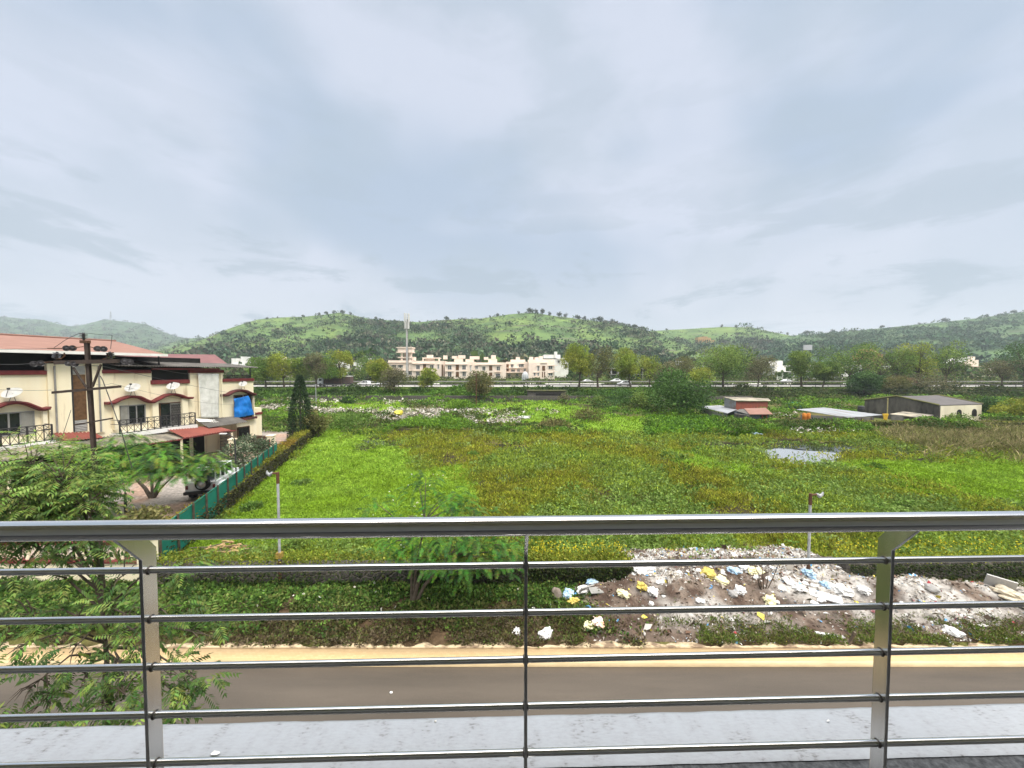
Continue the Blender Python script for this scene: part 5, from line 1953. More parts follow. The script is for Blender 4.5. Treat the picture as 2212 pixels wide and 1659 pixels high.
cloth('tarpaulin', 'bright blue tarpaulin hung over the window at the house corner', [(1785, 722), (1905, 698), (1948, 845), (1795, 872)], 22, 20, .42, .14, 'tarp', 'tarpaulin')
cloth('plastic_sheet', 'stained white plastic sheet hanging down the cream wall left of the tarpaulin', [(1515, 528), (1680, 530), (1672, 868), (1535, 868)], 18, 26, .2, .06, 'sheet', 'plastic sheet')
s_a, s_b = FS(1760, .8), FS(1510, .6)
g = []
for i in range(11):
    for j in range(17):
        u, v = j / 16, i / 10
        s = s_b + (s_a - s_b) * u
        o_ = .25 + (1.15 - .25) * v * (.5 + .5 * u)
        hb_ = FH(1510 + 250 * u, 880 + 30 * v + 10 * u, o_) + .12 + .06 * mnoise.noise(Vector((u * 6, v * 5, 1)))
        g.append(FP(s, hb_, o_))
mb = MB(); mb.add(g, [(i * 17 + j, i * 17 + j + 1, (i + 1) * 17 + j + 1, (i + 1) * 17 + j) for i in range(10) for j in range(16)])
o = mb.build('plastic_sheet', M['sheet'], None, True)
tag(o, 'crumpled white plastic sheet lying on the grey corrugated porch roof', 'plastic sheet')
o.modifiers.new('sheet', 'SOLIDIFY').thickness = .02

# yard bits: gate pillars, brick wall, garden lamp
def pillar(label, px0, px1, yt, yb, Y):
    a, b_ = W(px0, yb, Y), W(px1, yt, Y)
    root = thing('gate_pillar', label, 'pillar', (a.x, Y, 0), 'cream gate pillars')
    w_ = b_.x - a.x
    mb = MB(); mb.box(((a.x + b_.x) / 2, Y, b_.z / 2), (w_, w_, b_.z)); mb.box(((a.x + b_.x) / 2, Y, b_.z + .05), (w_ * 1.25, w_ * 1.25, .1)); mb.build('shaft', M['cream'], root, bevel=.01)
    mb = MB(); mb.box(((a.x + b_.x) / 2, Y - w_ / 2 - .01, b_.z * .58), (w_ * .4, .03, b_.z * .5)); mb.build('red_panel', M['red'], root, bevel=.01)


pillar('cream gate pillar with red panel beside the iron gate', 498, 508, 950, 975, 33)
pillar('cream pillar with red panel at the far end of the green net fence', 580, 591, 942, 966, 38)
bw = thing('brick_wall', 'brown brick garden wall between the pillars near the fence end', 'wall', W(566, 960, 40))
a = W(545, 960, 40); b_ = W(582, 944, 39.5)
m, nt2, bb = newmat('old_brick')
t_ = nt2.nodes.new('ShaderNodeTexBrick'); t_.inputs['Scale'].default_value = 4
for k_, c_ in (('Color1', (.14, .07, .045, 1)), ('Color2', (.1, .06, .04, 1)), ('Mortar', (.2, .17, .13, 1))):
    t_.inputs[k_].default_value = c_
tt = nt2.nodes.new('ShaderNodeTexCoord'); mp = nt2.nodes.new('ShaderNodeMapping'); mp.inputs['Rotation'].default_value = (R(90), 0, 0)
nt2.links.new(tt.outputs['Object'], mp.inputs[0]); nt2.links.new(mp.outputs[0], t_.inputs[0]); nt2.links.new(t_.outputs['Color'], bb.inputs['Base Color'])
M['oldbrick'] = m
mb = MB(); mb.obox((a.x, 40, 0), (b_.x - a.x, -.5, 0), (0, .25, 0), (0, 0, b_.z)); mb.build('masonry', m, bw)
mb = MB(); mb.obox((a.x - .05, 39.95, b_.z + .002), (b_.x - a.x + .1, -.5, 0), (0, .35, 0), (0, 0, .08)); mb.build('coping', M['oldbrick'], bw)
gl_ = thing('garden_lamp', 'dark curved garden lamp post beside the pale bush in the yard', 'lamp post', (W(509, 1000, 27).x, 27, 0))
x = W(509, 1000, 27).x
tz = W(509, 945, 27).z
mb = MB(); mb.tube([(x, 27, 0), (x, 27, tz - .2), (x - .1, 27, tz), (x - .45, 27, tz + .22), (x - .75, 27, tz + .28)], [.05, .045, .04, .035, .03], 10); mb.build('post', M['iron'], gl_, True)
mb = MB(); mb.box((x - .85, 27, tz + .27), (.5, .18, .1)); mb.build('lamp_head', M['dish'], gl_, bevel=.03)
bp_ = thing('bollard_post', 'short black iron post standing under the feathery yard tree', 'post', G(272, 1112))
q = G(272, 1112)
mb = MB(); mb.tube([q, q + Vector((0, 0, 1.25))], .07, 8); mb.build('shaft', M['iron'], bp_)
mb = MB(); mb.tube([q + Vector((0, 0, 1.25)), q + Vector((0, 0, 1.45))], .03, 8); mb.build('cap', M['iron'], bp_)

# ---------------------------------------------------------------- iron electricity pole
zp = lambda x, y: (x / 7.201, 691.2 + y / 7.201)
PY = 13.0
WP = lambda x, y, d=0.0: W(*zp(x, y), PY + d)
top = WP(1350, 325)
bot = W(206, 1020, PY)
ft = bot + (bot - top) * (bot.z / (top.z - bot.z))
up_ = thing('electricity_pole', 'rusty iron electricity pole with black disc insulators in front of the row house', 'utility pole', ft)
mb = MB()
for k, (o_, wd, dp) in enumerate(((0, .035, .2), (-.09, .03, .0), (.09, .03, .0))):
    pass
ax_ = (top - ft)
for (ox, oy, wx_s, wy_s) in ((-.055, -.05, .11, .014), (-.055, .036, .11, .014), (-.01, -.034, .02, .068)):
    mb.obox(ft + Vector((ox, oy, -.3)), (wx_s, 0, 0), (0, wy_s, 0), ax_ + Vector((0, 0, .3)))
mb.build('shaft', M['poleiron'], up_)
mb = MB(); mb.box(WP(1325, 340), (.24, .14, .1)); mb.build('head_plate', M['rust'], up_)
arms = [((830, 662), (1820, 640), .13), ((800, 1130), (1862, 1035), .085), ((1140, 1635), (1745, 1530), .05)]
for (p, q, th) in arms:
    a, b_ = WP(*p, -.14), WP(*q, -.14)
    mb = MB(); mb.obox(a - Vector((0, 0, th / 2)), b_ - a, (0, th * .7, 0), (0, 0, th)); mb.build('crossarm', M['poleiron'], up_)
for (p, q) in (((1140, 740), (1345, 1050)), ((1570, 690), (1440, 1040))):
    a, b_ = WP(*p, -.16), WP(*q, -.16)
    mb = MB(); mb.tube([a, b_], .035, 4); mb.build('brace', M['poleiron'], up_)


def disc(p, ax, r=.1):
    mb = MB()
    mb.lathe([(.02, -.09), (.035, -.07), (.04, -.02), (r * .9, .0), (r, .03), (r * .8, .02), (r * .7, .045), (r * .5, .02), (r * .4, .045), (.02, .05)], WP(*p, -.12), ax, 18)
    mb.build('disc_insulator', M['porc'], up_, True)


for p, ax in (((1030, 440), (1, -.5, 0)), ((1125, 438), (1, -.5, 0)), ((1520, 448), (.8, -.9, 0)), ((1612, 452), (.8, -.9, 0)), ((520, 680), (1, -.5, 0)), ((632, 672), (1, -.5, 0)), ((1070, 675), (.8, -.9, 0)), ((1165, 682), (.8, -.9, 0)), ((1940, 640), (.8, -.9, 0)), ((2020, 650), (.8, -.9, 0))):
    disc(p, ax)
for p, ax in (((1300, 250), (0, 0, 1)), ((880, 548), (.25, 0, 1)), ((1720, 545), (-.25, 0, 1))):
    mb = MB(); c = WP(*p)
    mb.lathe([(.03, -.14)] + [(r_, z) for k in range(4) for r_, z in ((.035, -.1 + k * .05), (.1, -.09 + k * .05), (.105, -.08 + k * .05), (.035, -.065 + k * .05))] + [(.03, .12)], c, ax, 16)
    mb.build('pin_insulator', M['porc'], up_, True)
mb = MB()
mb.tube([WP(1300, 330), WP(1300, 290)], .015, 6)
mb.tube([WP(870, 610), WP(960, 600), WP(1005, 560), WP(1000, 510)], .022, 6)
mb.tube([WP(1600, 615), WP(1680, 590), WP(1665, 520)], .022, 6)
for (p, q) in (((1000, 440), (740, 440)), ((1160, 430), (1300, 415)), ((1400, 415), (1480, 440)), ((690, 660), (830, 650)), ((950, 660), (1030, 660))):
    mb.tube([WP(*p, -.12), WP(*q, -.12)], .014, 5)
mb.build('iron_fittings', M['rust'], up_)


def wire(label, pts, r=.008, group=None):
    mb = MB()
    P = []
    for i in range(len(pts) - 1):
        a, b_ = Vector(pts[i]), Vector(pts[i + 1])
        n_ = 10
        sag = min(.5, (b_ - a).length * .012)
        for k in range(n_):
            t = k / n_
            P.append(a.lerp(b_, t) - Vector((0, 0, sag * 4 * t * (1 - t))))
    P.append(Vector(pts[-1]))
    mb.tube(P, r, 5)
    return tag(mb.build('overhead_wire', M['wire']), label, 'wire', group)


wire('jumper wire looping left from the top insulator of the iron pole', [WP(1300, 205), WP(1230, 208), WP(1100, 265), WP(1000, 320), WP(840, 430)])
wire('jumper wire looping right from the top insulator of the iron pole', [WP(1300, 200), WP(1450, 215), WP(1690, 235), WP(1745, 235), WP(1720, 450)])
wire('power line leaving the iron pole to the left at its top discs', [WP(1000, 445), WP(740, 445), W(-200, 752, 11.5)])
wire('power line leaving the iron pole to the left at its crossarm end', [WP(480, 680), WP(0, 690), W(-200, 787, 11.5)])
wire('power line running from the iron pole over the house roof to the right', [WP(1200, 690), WP(1580, 715), W(640, 860, 60), W(1029, 875, 84)])
wire('power line running from the right discs of the iron pole to the field pole', [WP(2060, 670), W(480, 800, 45), W(683, 835, 90)])
wire('thin cable slanting down the house front to the corner tarpaulin', [WP(1500, 1000), W(240, 828, 16), W(505, 874, 34)], .006)
wire('thin cable from the lower crossarm to the left edge', [WP(800, 1090), WP(1080, 970), WP(0, 1085)][::2], .006)
wire('stay cable slanting from the brace down past the balcony', [WP(1560, 870), WP(1600, 940), WP(1740, 1310), W(262, 930, 13.2), W(285, 1010, 13.6)], .014)
wire('low service cable from the pole towards the yard', [WP(1105, 1400), W(120, 985, 13.2)], .008)
# ---------------------------------------------------------------- highway
M['hwy'] = pm('pale_highway', (.6, .57, .52), (.5, .48, .44), .2, .85)
kind(strip('highway', 118.2, 131, 3.24, M['hwy'], -230, 230), 'structure')
kind(strip('highway', 134, 146, 3.3, M['hwy'], -230, 230), 'structure')


def guardrail(label, Y, z, x0, x1, step=4.0, mat='grey', hgt=.62, beam=.32):
    root = thing('guardrail', label, 'guardrail', (x0, Y, z))
    mb = MB()
    rows = []
    n = 60
    for zz, oo in ((hgt, 0), (hgt - .08, -.05), (hgt - beam / 2, 0), (hgt - beam + .08, -.05), (hgt - beam, 0)):
        rows.append([Vector((x0 + (x1 - x0) * k / n, Y + oo, z + zz)) for k in range(n + 1)])
    vs = [p for r in rows for p in r]
    m = n + 1
    mb.add(vs, [(i * m + k, i * m + k + 1, (i + 1) * m + k + 1, (i + 1) * m + k) for i in range(4) for k in range(n)])
    o = mb.build('beam', M[mat], root)
    o.modifiers.new('sheet', 'SOLIDIFY').thickness = .02
    mb = MB()
    for k in range(int((x1 - x0) / step)):
        mb.box((x0 + k * step, Y + .08, z + .25), (.12, .1, .75))
    o = mb.build('post', M['dkgrey'], root)
    o['kind'] = 'stuff'


M['rail'] = pm('grey_guardrail', (.11, .105, .1), (.16, .15, .14), 1, .6)
guardrail('long dark guardrail along the near edge of the highway', 118.6, 3.2, -215, 215, mat='rail', hgt=.75, beam=.36)
guardrail('pale guardrail on the highway median before the apartments', 132.5, 3.6, -215, 215, mat='grey', hgt=1.0, beam=.4)
# median and far verge planting
X = rng.uniform(-220, 220, 5200)
Y = np.where(rng.random(5200) < .45, rng.uniform(131.4, 133.8, 5200), rng.uniform(147, 163, 5200))
k = fbm(X * .08, Y * .2, 3) > .42
X, Y = X[k], Y[k]
Q, C = clumps(X, Y, rise(X, Y) + .1, .9, .45 + .9 * rng.random(len(X)) * (Y > 146), 8, .75, .6, .5, pick([(.08, .12, .035), (.12, .13, .05), (.1, .1, .05), (.06, .09, .03)], len(X)), .3)
kind(quads('median_plants', Q, C, M['leaf']), 'stuff')
# embankment vegetation
n = 11000
X, Y = rng.uniform(-190, 190, n), rng.uniform(103.5, 118, n)
t = fbm(X * .06, Y * .12, 4)
cols = mixl(pick([(.1, .2, .025), (.13, .24, .03), (.08, .17, .025)], n), pick([(.045, .09, .02), (.06, .1, .025)], n), sm(.42, .58, t)[:, None])
dkr = sm(30, 60, X) * .8
cols = mixl(cols, pick([(.06, .075, .025), (.05, .085, .022), (.085, .085, .035)], n), dkr[:, None])
bump_ = np.clip((fbm(X * .14 + 3, Y * .2, 3) - .45) * 6, 0, 1.6) * (Y < 115.5)
Q, C = clumps(X, Y, rise(X, Y) - .1 - .25 * (Y > 113) + bump_ * .5 * (Y < 113), 1.1, np.where(Y > 113, .12, .45 + .7 * bump_), 14, np.where(Y > 113, .4, .62), .65, .4, cols, .3)
kind(quads('embankment_creepers', Q, C, M['leaf']), 'stuff')

# long low wall in front of the embankment
r = wall('boundary_wall', 'long dark stone boundary wall at the foot of the highway bank', (W(665, 862, 101).x, 101), (W(1625, 864, 99).x, 99), 1.55, .4, 120)
cu = thing('culvert', 'dark stone culvert mouth in the highway bank behind the boundary wall', 'culvert', W(1195, 862, 103))
a, b_ = W(1140, 866, 103), W(1222, 845, 103)
mb = MB(); mb.obox((a.x, 103, 0), (b_.x - a.x, 0, 0), (0, 4, 0), (0, 0, b_.z)); mb.build('headwall', M['stone'], cu, bevel=.1)
mb = MB(); mb.obox((a.x + 2.2, 102.96, .6), (b_.x - a.x - 3.4, 0, 0), (0, .3, 0), (0, 0, b_.z - 1.2)); mb.build('opening', M['void'], cu)
mb = MB(); mb.obox((a.x - .3, 102.7, b_.z + .005), (b_.x - a.x + .6, 0, 0), (0, 4, 0), (0, 0, .2)); mb.build('coping', M['moss'], cu)
r = wall('mossy_wall', 'long mossy stone wall in front of the tin sheds on the right', (W(1652, 930, 53).x, 53), (W(2212, 930, 51).x + 14, 51), 1.15, .5, 160, 'moss')
aa, bb2 = np.array((W(1652, 930, 53).x, 53, 0)), np.array((W(2212, 930, 51).x + 14, 51, 0))
creeper_line('creeper', aa, bb2, 1.1, 6500, ([(.2, .22, .04), (.15, .18, .04), (.23, .21, .06)], [(.07, .075, .02), (.1, .1, .03), (.06, .09, .02)]), .22, .6, 5, r, .65, .14)
# leafy bank below it
n = 1800
t = rng.random(n)
X = aa[0] + (bb2[0] - aa[0]) * t; Y = 52 - 2 * t - rng.random(n) * 2.4
Q, C = clumps(X, Y, gz(X, Y), .5, .3 + .3 * rng.random(n), 10, .3, .6, .4, mixl(pick([(.09, .19, .025), (.12, .22, .03)], n), pick([(.09, .1, .03), (.07, .1, .025)], n), sm(.2, .45, t)[:, None]), .3)
kind(quads('bank_plants', Q, C, M['leaf']), 'stuff')
n = 2600
g = [G(u, v) for u, v in zip(rng.uniform(1400, 1640, n), rng.uniform(905, 942, n))]
X, Y = np.array([q.x for q in g]), np.array([q.y for q in g])
Q, C = clumps(X, Y, gz(X, Y), .5, .35 + .6 * fbm(X * .3, Y * .3, 3), 9, .36, .75, .35, pick([(.12, .24, .02), (.15, .28, .025), (.09, .19, .025), (.06, .13, .02)], n), .25)
kind(quads('broadleaf_creeper', Q, C, M['leaf']), 'stuff')

# ---------------------------------------------------------------- trees along the highway and in the field
T_ = lambda px, ptop, pbase, Y: (Vector((W(px, pbase, Y).x, Y, W(px, pbase, Y).z)), W(px, ptop, Y).z - W(px, pbase, Y).z)
road = [  # px, top, base, width px, depth, palette, label, leaves, bare, extra
    (575, 775, 846, 52, 116, 'mid', 'light green roadside tree nearest the row house corner', 110, 1),
    (614, 764, 846, 58, 117, 'yel', 'yellow-green roadside tree left of the dark conical tree', 110, 1),
    (652, 772, 840, 44, 121, 'mid', 'bushy tree rising behind the dark conical tree', 100, 1),
    (684, 757, 848, 46, 116, 'brown', 'tall sparse tree with leaning dark trunk right of the conical tree', 45, 4),
    (702, 772, 838, 54, 119, 'mid', 'green tree in front of the lorry cab', 120, 1),
    (738, 749, 838, 46, 121, 'yel', 'tall narrow yellow-green tree above the lorry', 110, 1),
    (796, 768, 836, 62, 150, 'mid', 'broad green tree behind the hatchback on the highway', 120, 1),
    (821, 778, 838, 46, 117, 'yel', 'yellowish tree left of the mobile mast', 120, 1),
    (853, 797, 856, 62, 110, 'brown', 'brown half-bare bush below the white apartment tower', 60, 4),
    (917, 797, 838, 36, 117, 'yel', 'slender light green young tree before the apartments', 80, 0),
    (1036, 803, 872, 50, 99, 'olive', 'lone olive tree beside the brown field pole', 55, 2),
    (1251, 742, 840, 62, 117, 'yel', 'tall yellow-green tree right of the white apartments', 130, 1),
    (1291, 745, 840, 70, 116, 'olive', 'tall open-branched olive tree next right of the yellow-green one', 75, 4),
    (1362, 757, 840, 52, 117, 'yel', 'yellow-green tree before the half-built house', 110, 2),
    (1402, 769, 840, 60, 118, 'yel', 'light green spreading tree right of the half-built house', 100, 2),
    (1440, 785, 845, 52, 113, 'brown', 'brown thin tree leaning over the big dark round tree', 60, 3),
    (1482, 772, 838, 58, 150, 'olive', 'sparse greyish tree behind the big dark round tree', 50, 3),
    (1562, 745, 838, 108, 118, 'mid', 'big broad green roadside tree behind the red tin shed', 170, 2),
    (1510, 795, 845, 50, 114, 'yel', 'yellow-brown bush between the dark round tree and the big broad tree', 80, 1),
    (1637, 766, 838, 56, 119, 'brown', 'brown twiggy tree right of the big broad tree', 55, 4),
    (1731, 753, 838, 46, 117, 'mid', 'slender forked roadside tree standing below the billboard', 70, 2),
    (1777, 778, 842, 42, 116, 'mid', 'small tree with crooked double trunk right of the forked tree', 80, 2),
    (1833, 738, 838, 96, 120, 'mid', 'large dark-green layered tree in front of the orange house', 170, 2),
    (1868, 806, 858, 56, 108, 'dark', 'dark rounded bush on the bank above the gabled shed', 110, 0),
    (1902, 752, 838, 44, 119, 'brown', 'nearly bare grey tree beside the orange house', 25, 5),
    (1938, 750, 838, 50, 117, 'mid', 'thin leaning green tree right of the bare grey tree', 70, 3),
    (1985, 742, 838, 64, 117, 'yel', 'bright yellow-green crown tree above the red lorry', 110, 3),
    (2042, 741, 836, 50, 118, 'mid', 'tall tree with bent trunk left of the white hillside villa', 75, 3),
    (2163, 772, 838, 50, 117, 'brown', 'bare twiggy tree right of the white hillside villa', 30, 5),
    (2212, 742, 838, 80, 119, 'dark', 'dense dark green tree at the right edge of the highway', 170, 1),
    (2000, 812, 856, 110, 112, 'brown', 'wide brown thicket on the bank behind the gabled shed', 90, 3),
    (1905, 820, 850, 70, 113, 'olive', 'olive thicket on the bank left of the wide brown thicket', 100, 2)]
for px, pt, pb_, wpx, Y, pal, lab, nl, bare in road:
    b_, h = T_(px, pt, pb_, Y)
    b_.z = float(rise(b_.x, Y)) - .1
    h = W(px, pt, Y).z - b_.z
    tree('roadside_tree', lab, b_, h * 1.03, wpx / 803 * Y * 1.1, GREENS[pal], 22, int(nl * (1.9 if nl > 60 else 2.2)), .42, .38 if h > 6 else .2, (random.uniform(-.5, .5), 0), None, 'darkbark', 'trees along the highway', squash=.8, bare=bare, low=.2 if h > 6 else .4, limbs=10, bl=.82, spread=1.12)
field = [
    (1466, 806, 905, 138, 70, 'dark', 'big dark round tree left of the tin-roofed huts', 420, .42, .2),
    (1335, 845, 893, 96, 78, 'dark', 'low dark shrub mass left of the big round tree', 260, .36, .15),
    (1400, 838, 890, 70, 76, 'mid', 'green bushes between the shrub mass and the big round tree', 200, .36, .15),
    (1298, 862, 884, 50, 88, 'mid', 'pale green bush in front of the boundary wall end', 110, .35, .15),
    (2140, 855, 920, 70, 62, 'dark', 'dark bush at the right end of the gabled shed', 200, .3, .15),
    (2195, 865, 925, 70, 58, 'yel', 'yellow-green bush at the right edge above the mossy wall', 180, .3, .15),
    (2075, 895, 918, 44, 56, 'mid', 'vine bush against the white shed wall', 120, .24, .15),
    (1221, 848, 880, 34, 90, 'brown', 'small twiggy tree by the culvert in the field', 40, .35, .25),
    (688, 880, 960, 60, 46, 'olive', 'brown-green bush on the side wall beside the conical tree', 220, .24, .15),
    (760, 905, 935, 120, 54, 'mid', 'dark green creeper mound left of the rubbish band', 260, .28, .1),
    (960, 905, 945, 70, 52, 'fresh', 'bright leafy mound right of the rubbish band', 200, .28, .1),
    (1190, 918, 945, 80, 52, 'olive', 'olive scrub in the middle of the field edge', 200, .28, .1),
    (1275, 895, 925, 90, 62, 'olive', 'twiggy olive scrub below the shrub mass', 180, .3, .1),
    (990, 868, 892, 60, 80, 'fresh', 'leafy mound by the field pole', 150, .34, .1),
    (900, 905, 930, 60, 56, 'fresh', 'low creeper mound at the right end of the rubbish band', 150, .3, .1),
    (650, 1045, 1068, 40, 27, 'mid', 'dark green weed clump on the bright lawn beside the side wall', 160, .16, .1),
    (645, 1160, 1200, 60, 17, 'mid', 'dark green weed clump on the lawn beside the left lamp post', 200, .11, .1),
    (545, 1085, 1110, 34, 22, 'mid', 'weed clump at the foot of the side wall', 120, .14, .1),
    (750, 862, 880, 34, 92, 'dark', 'small banana-like plant before the boundary wall', 60, .5, .3)]
for px, pt, pb_, wpx, Y, pal, lab, nl, Lf, tr0 in field:
    b_ = W(px, pb_, Y)
    b_.z = float(gz(b_.x, Y))
    h = W(px, pt, Y).z - b_.z
    tree('bush' if h < 3.2 else 'field_tree', lab, b_, h * .96, wpx / 803 * Y * .9, GREENS[pal], 13, nl, Lf, tr0, (0, 0), None, 'darkbark', squash=.8, bare=2 if pal in ('brown', 'olive') else 0, low=.35, cat='bush' if h < 3.2 else 'tree', spread=1.05)
# conical tree
Yc = 45
b_ = W(650, 945, Yc); b_.z = 0
h = W(650, 812, Yc).z
ct = thing('conical_tree', 'dark narrow conical tree at the far end of the side wall', 'tree', b_)
mb = MB(); mb.tube([b_, b_ + Vector((0, 0, h * .9))], [.16, .03], 7); mb.build('trunk', M['darkbark'], ct)
n = 5200
v = rng.random(n) ** 1.15
a = rng.random(n) * 6.283
wid = 21 / 803 * Yc * np.minimum(1, (1 - v) * 1.7 + .02) ** .75 * (.9 + .25 * fbm(a * 1.5, v * 8, 3))
rr = wid * (.55 + .5 * rng.random(n))
P = np.stack([b_.x + rr * np.cos(a), b_.y + rr * np.sin(a), .2 + v * h * .99], -1)
d = np.stack([np.cos(a) * .8, np.sin(a) * .8, -.9 + .5 * rng.random(n)], -1) + rng.normal(size=(n, 3)) * .3
quads('crown', leafq(P, d, .34, .085), pick([(.03, .055, .025), (.045, .075, .035), (.025, .045, .02)], n) * (1 + .2 * rng.normal(size=(n, 1))), M['leaf'], ct)
# palms behind the highway
for px, pt, lab in ((772, 757, 'leftmost of three palms behind the roadside trees'), (785, 752, 'middle of three palms behind the roadside trees'), (799, 746, 'tallest palm of three, nearest the apartments')):
    Y = 165
    b_ = W(px, 818, Y); b_.z = 4.6
    h = W(px, pt, Y).z - 4.6
    r = thing('palm_tree', lab, 'palm', b_, 'palms behind the highway')
    mb = MB(); mb.tube([b_, b_ + Vector((.2, 0, h * .5)), b_ + Vector((0, 0, h * .82))], [.28, .22, .18], 7); mb.build('trunk', M['grey'], r)
    Qs, Cs = [], []
    c = np.array(b_) + np.array([0, 0, h * .82])
    for f in range(16):
        az = random.random() * 6.28
        el = random.uniform(-.3, 1.2)
        dd = np.array([math.cos(az) * math.cos(el), math.sin(az) * math.cos(el), math.sin(el)])
        m = 26
        t = np.linspace(.1, 1, m)[:, None]
        P = c + dd * t * 3.0 - np.array([0, 0, 1.0]) * t ** 2 * 1.3
        sd = np.cross(dd, [0, 0, 1.0])
        for s in (-1, 1):
            Qs.append(leafq(P, dd * .5 + sd * s + np.array([0, 0, -.5]) + 0 * P, .8, .2)); Cs.append(pick(GREENS['dark'], m))
    quads('crown', np.concatenate(Qs), np.concatenate(Cs), M['leaf'], r)

# slim poles
def pole(name, label, px, pt, pb_, Y, r, mat, arm=None):
    b_ = W(px, pb_, Y); b_.z = float(gz(b_.x, Y))
    t = W(px, pt, Y).z
    root = thing(name, label, 'pole', b_)
    mb = MB(); mb.tube([b_, (b_.x, Y, t)], [r, r * .8], 7); mb.build('shaft', M[mat], root)
    if arm:
        for z in arm:
            mb = MB(); mb.box((b_.x, Y, t - z), (1.4, .1, .1)); mb.build('crossarm', M[mat], root)


pole('field_pole', 'rusty brown pole standing in the field before the lone olive tree', 1029, 806, 880, 84, .11, 'rust', (.3, 1.6))
pole('field_pole', 'thin grey pole right of the conical tree', 683, 830, 880, 84, .07, 'galv', (.2,))
for i, (px, pt, pb_, Y) in enumerate(((621, 935, 968, 40), (633, 930, 962, 42.5), (645, 925, 958, 45))):
    pole('fence_stake', ('nearest', 'middle', 'farthest')[i] + ' of three dark stakes beyond the end of the green net fence', px, pt, pb_, Y, .05, 'iron')
for i, y_ in enumerate((852, 858)):
    wire(('upper', 'lower')[i] + ' power line crossing the field from pole to pole', [W(683, y_ - 22, 84), W(1029, y_ - 44, 84), W(1680, y_ - 12, 84), W(2400, y_ - 20, 84)], .012)

# mobile mast
mx_ = W(880, 815, 158)
ms = thing('mobile_mast', 'grey monopole mobile mast with white panel antennas before the white tower', 'mast', (mx_.x, 158, 4))
zt = W(880, 690, 158).z
mb = MB(); mb.tube([(mx_.x, 158, 3.8), (mx_.x, 158, 16), (mx_.x, 158, zt)], [.62, .5, .36], 16); mb.build('monopole', M['concrete'], ms, True)
for z in (10, 17, 24):
    mb = MB(); mb.tube([(mx_.x, 158, z), (mx_.x, 158, z + .25)], .6 - z * .006, 16); mb.build('flange', M['galv'], ms)
for lv_, (zc, n_, hh, rr) in enumerate(((W(880, 687, 158).z, 7, 3.6, 1.0), (W(880, 703, 158).z, 6, 2.6, .85))):
    mb = MB(); mb.lathe([(rr * .95, -.05), (rr, 0), (rr * .95, .05)], (mx_.x, 158, zc - hh * .35), n=16)
    mb.build('antenna_ring', M['galv'], ms)
    for k in range(n_):
        a = 6.283 * k / n_ + .3
        mb = MB(); mb.box((mx_.x + math.cos(a) * rr, 158 + math.sin(a) * rr, zc), (.42, .42, hh * (.85 + .3 * random.random())), a); mb.build('antenna', M['dish'], ms, bevel=.05)
mb = MB(); mb.tube([(mx_.x + .55, 157.6, 6), (mx_.x + .45, 157.7, zt)], .09, 5); mb.build('cable_run', M['dkgrey'], ms)

# ---------------------------------------------------------------- apartments
M['curtain'] = pm('window_glazing', (.05, .05, .05), (.11, .11, .105), 2, .2, spec=.6)


def block(name, label, x0, x1, yt, yb, Y, dep, mat='pink', wins=(), panels=(), boxes=(), slabs=(), group=None, cat='apartment building', yaw=0.0):
    """building seen front-on: wall from px x0..x1, parapet at yt, foot at yb; wins (x0,x1,y0,y1)"""
    zb = float(rise(0, Y)) - .3
    a, c = W(x0, yb, Y), W(x1, yt, Y)
    root = thing(name, label, cat, ((a.x + c.x) / 2, Y, zb), group)
    mb = MB(); mb.obox((a.x, Y, zb), (c.x - a.x, 0, 0), (0, dep, 0), (0, 0, c.z - zb)); mb.build('wall', M[mat], root)
    bx = lambda x0_, x1_, y0_, y1_, d0, d1: (W(x0_, y1_, Y), W(x1_, y0_, Y), d0, d1)
    for (u0, u1, v0, v1) in wins:
        p, q, _, _ = bx(u0, u1, v0, v1, 0, 0)
        mb = MB(); mb.obox((p.x - .1, Y - .14, p.z - .1), (q.x - p.x + .2, 0, 0), (0, .13, 0), (0, 0, q.z - p.z + .2)); f = mb.build('window', M['white'], root)
        mb = MB(); n_ = max(2, round((q.x - p.x) / .75)); w_ = (q.x - p.x) / n_
        for k in range(n_):
            mb.obox((p.x + k * w_ + .04, Y - .17, p.z + .04), (w_ - .1, 0, 0), (0, .04, 0), (0, 0, q.z - p.z - .08))
        mb.build('pane', M['curtain'] if q.x - p.x > .8 else M['glass'], f)
        mb = MB(); mb.obox((p.x - .3, Y - .55, q.z + .14), (q.x - p.x + .6, 0, 0), (0, .56, 0), (0, 0, .1)); mb.build('sunshade', M[mat], f)
    for (u0, u1, v0, v1, mt) in panels:
        p, q, _, _ = bx(u0, u1, v0, v1, 0, 0)
        mb = MB(); mb.obox((p.x, Y - .09, p.z), (q.x - p.x, 0, 0), (0, .085, 0), (0, 0, q.z - p.z)); mb.build('panel', M[mt], root)
    for (u0, u1, v0, v1, d0, d1, nm) in boxes:
        p, q, _, _ = bx(u0, u1, v0, v1, 0, 0)
        mb = MB(); mb.obox((p.x, Y + d0, p.z), (q.x - p.x, 0, 0), (0, d1 - d0, 0), (0, 0, q.z - p.z)); mb.build(nm, M[mat], root)
    for (u0, u1, v, pr) in slabs:
        p, q, _, _ = bx(u0, u1, v, v, 0, 0)
        mb = MB(); mb.obox((p.x, Y - pr, p.z - .12), (q.x - p.x, 0, 0), (0, pr - .004, 0), (0, 0, .24)); mb.build('slab_edge', M[mat], root)
    return root


b5 = lambda X, Y: (811.8 + X / 8.4, 658.3 + Y / 8.4)
b6 = lambda X, Y: (1042.2 + X / 7.755, 735 + Y / 7.755)


def conv(f, L_):
    out = []
    for t in L_:
        p, q = f(t[0], t[2]), f(t[1], t[3])
        out.append((p[0], q[0], p[1], q[1], *t[4:]))
    return out


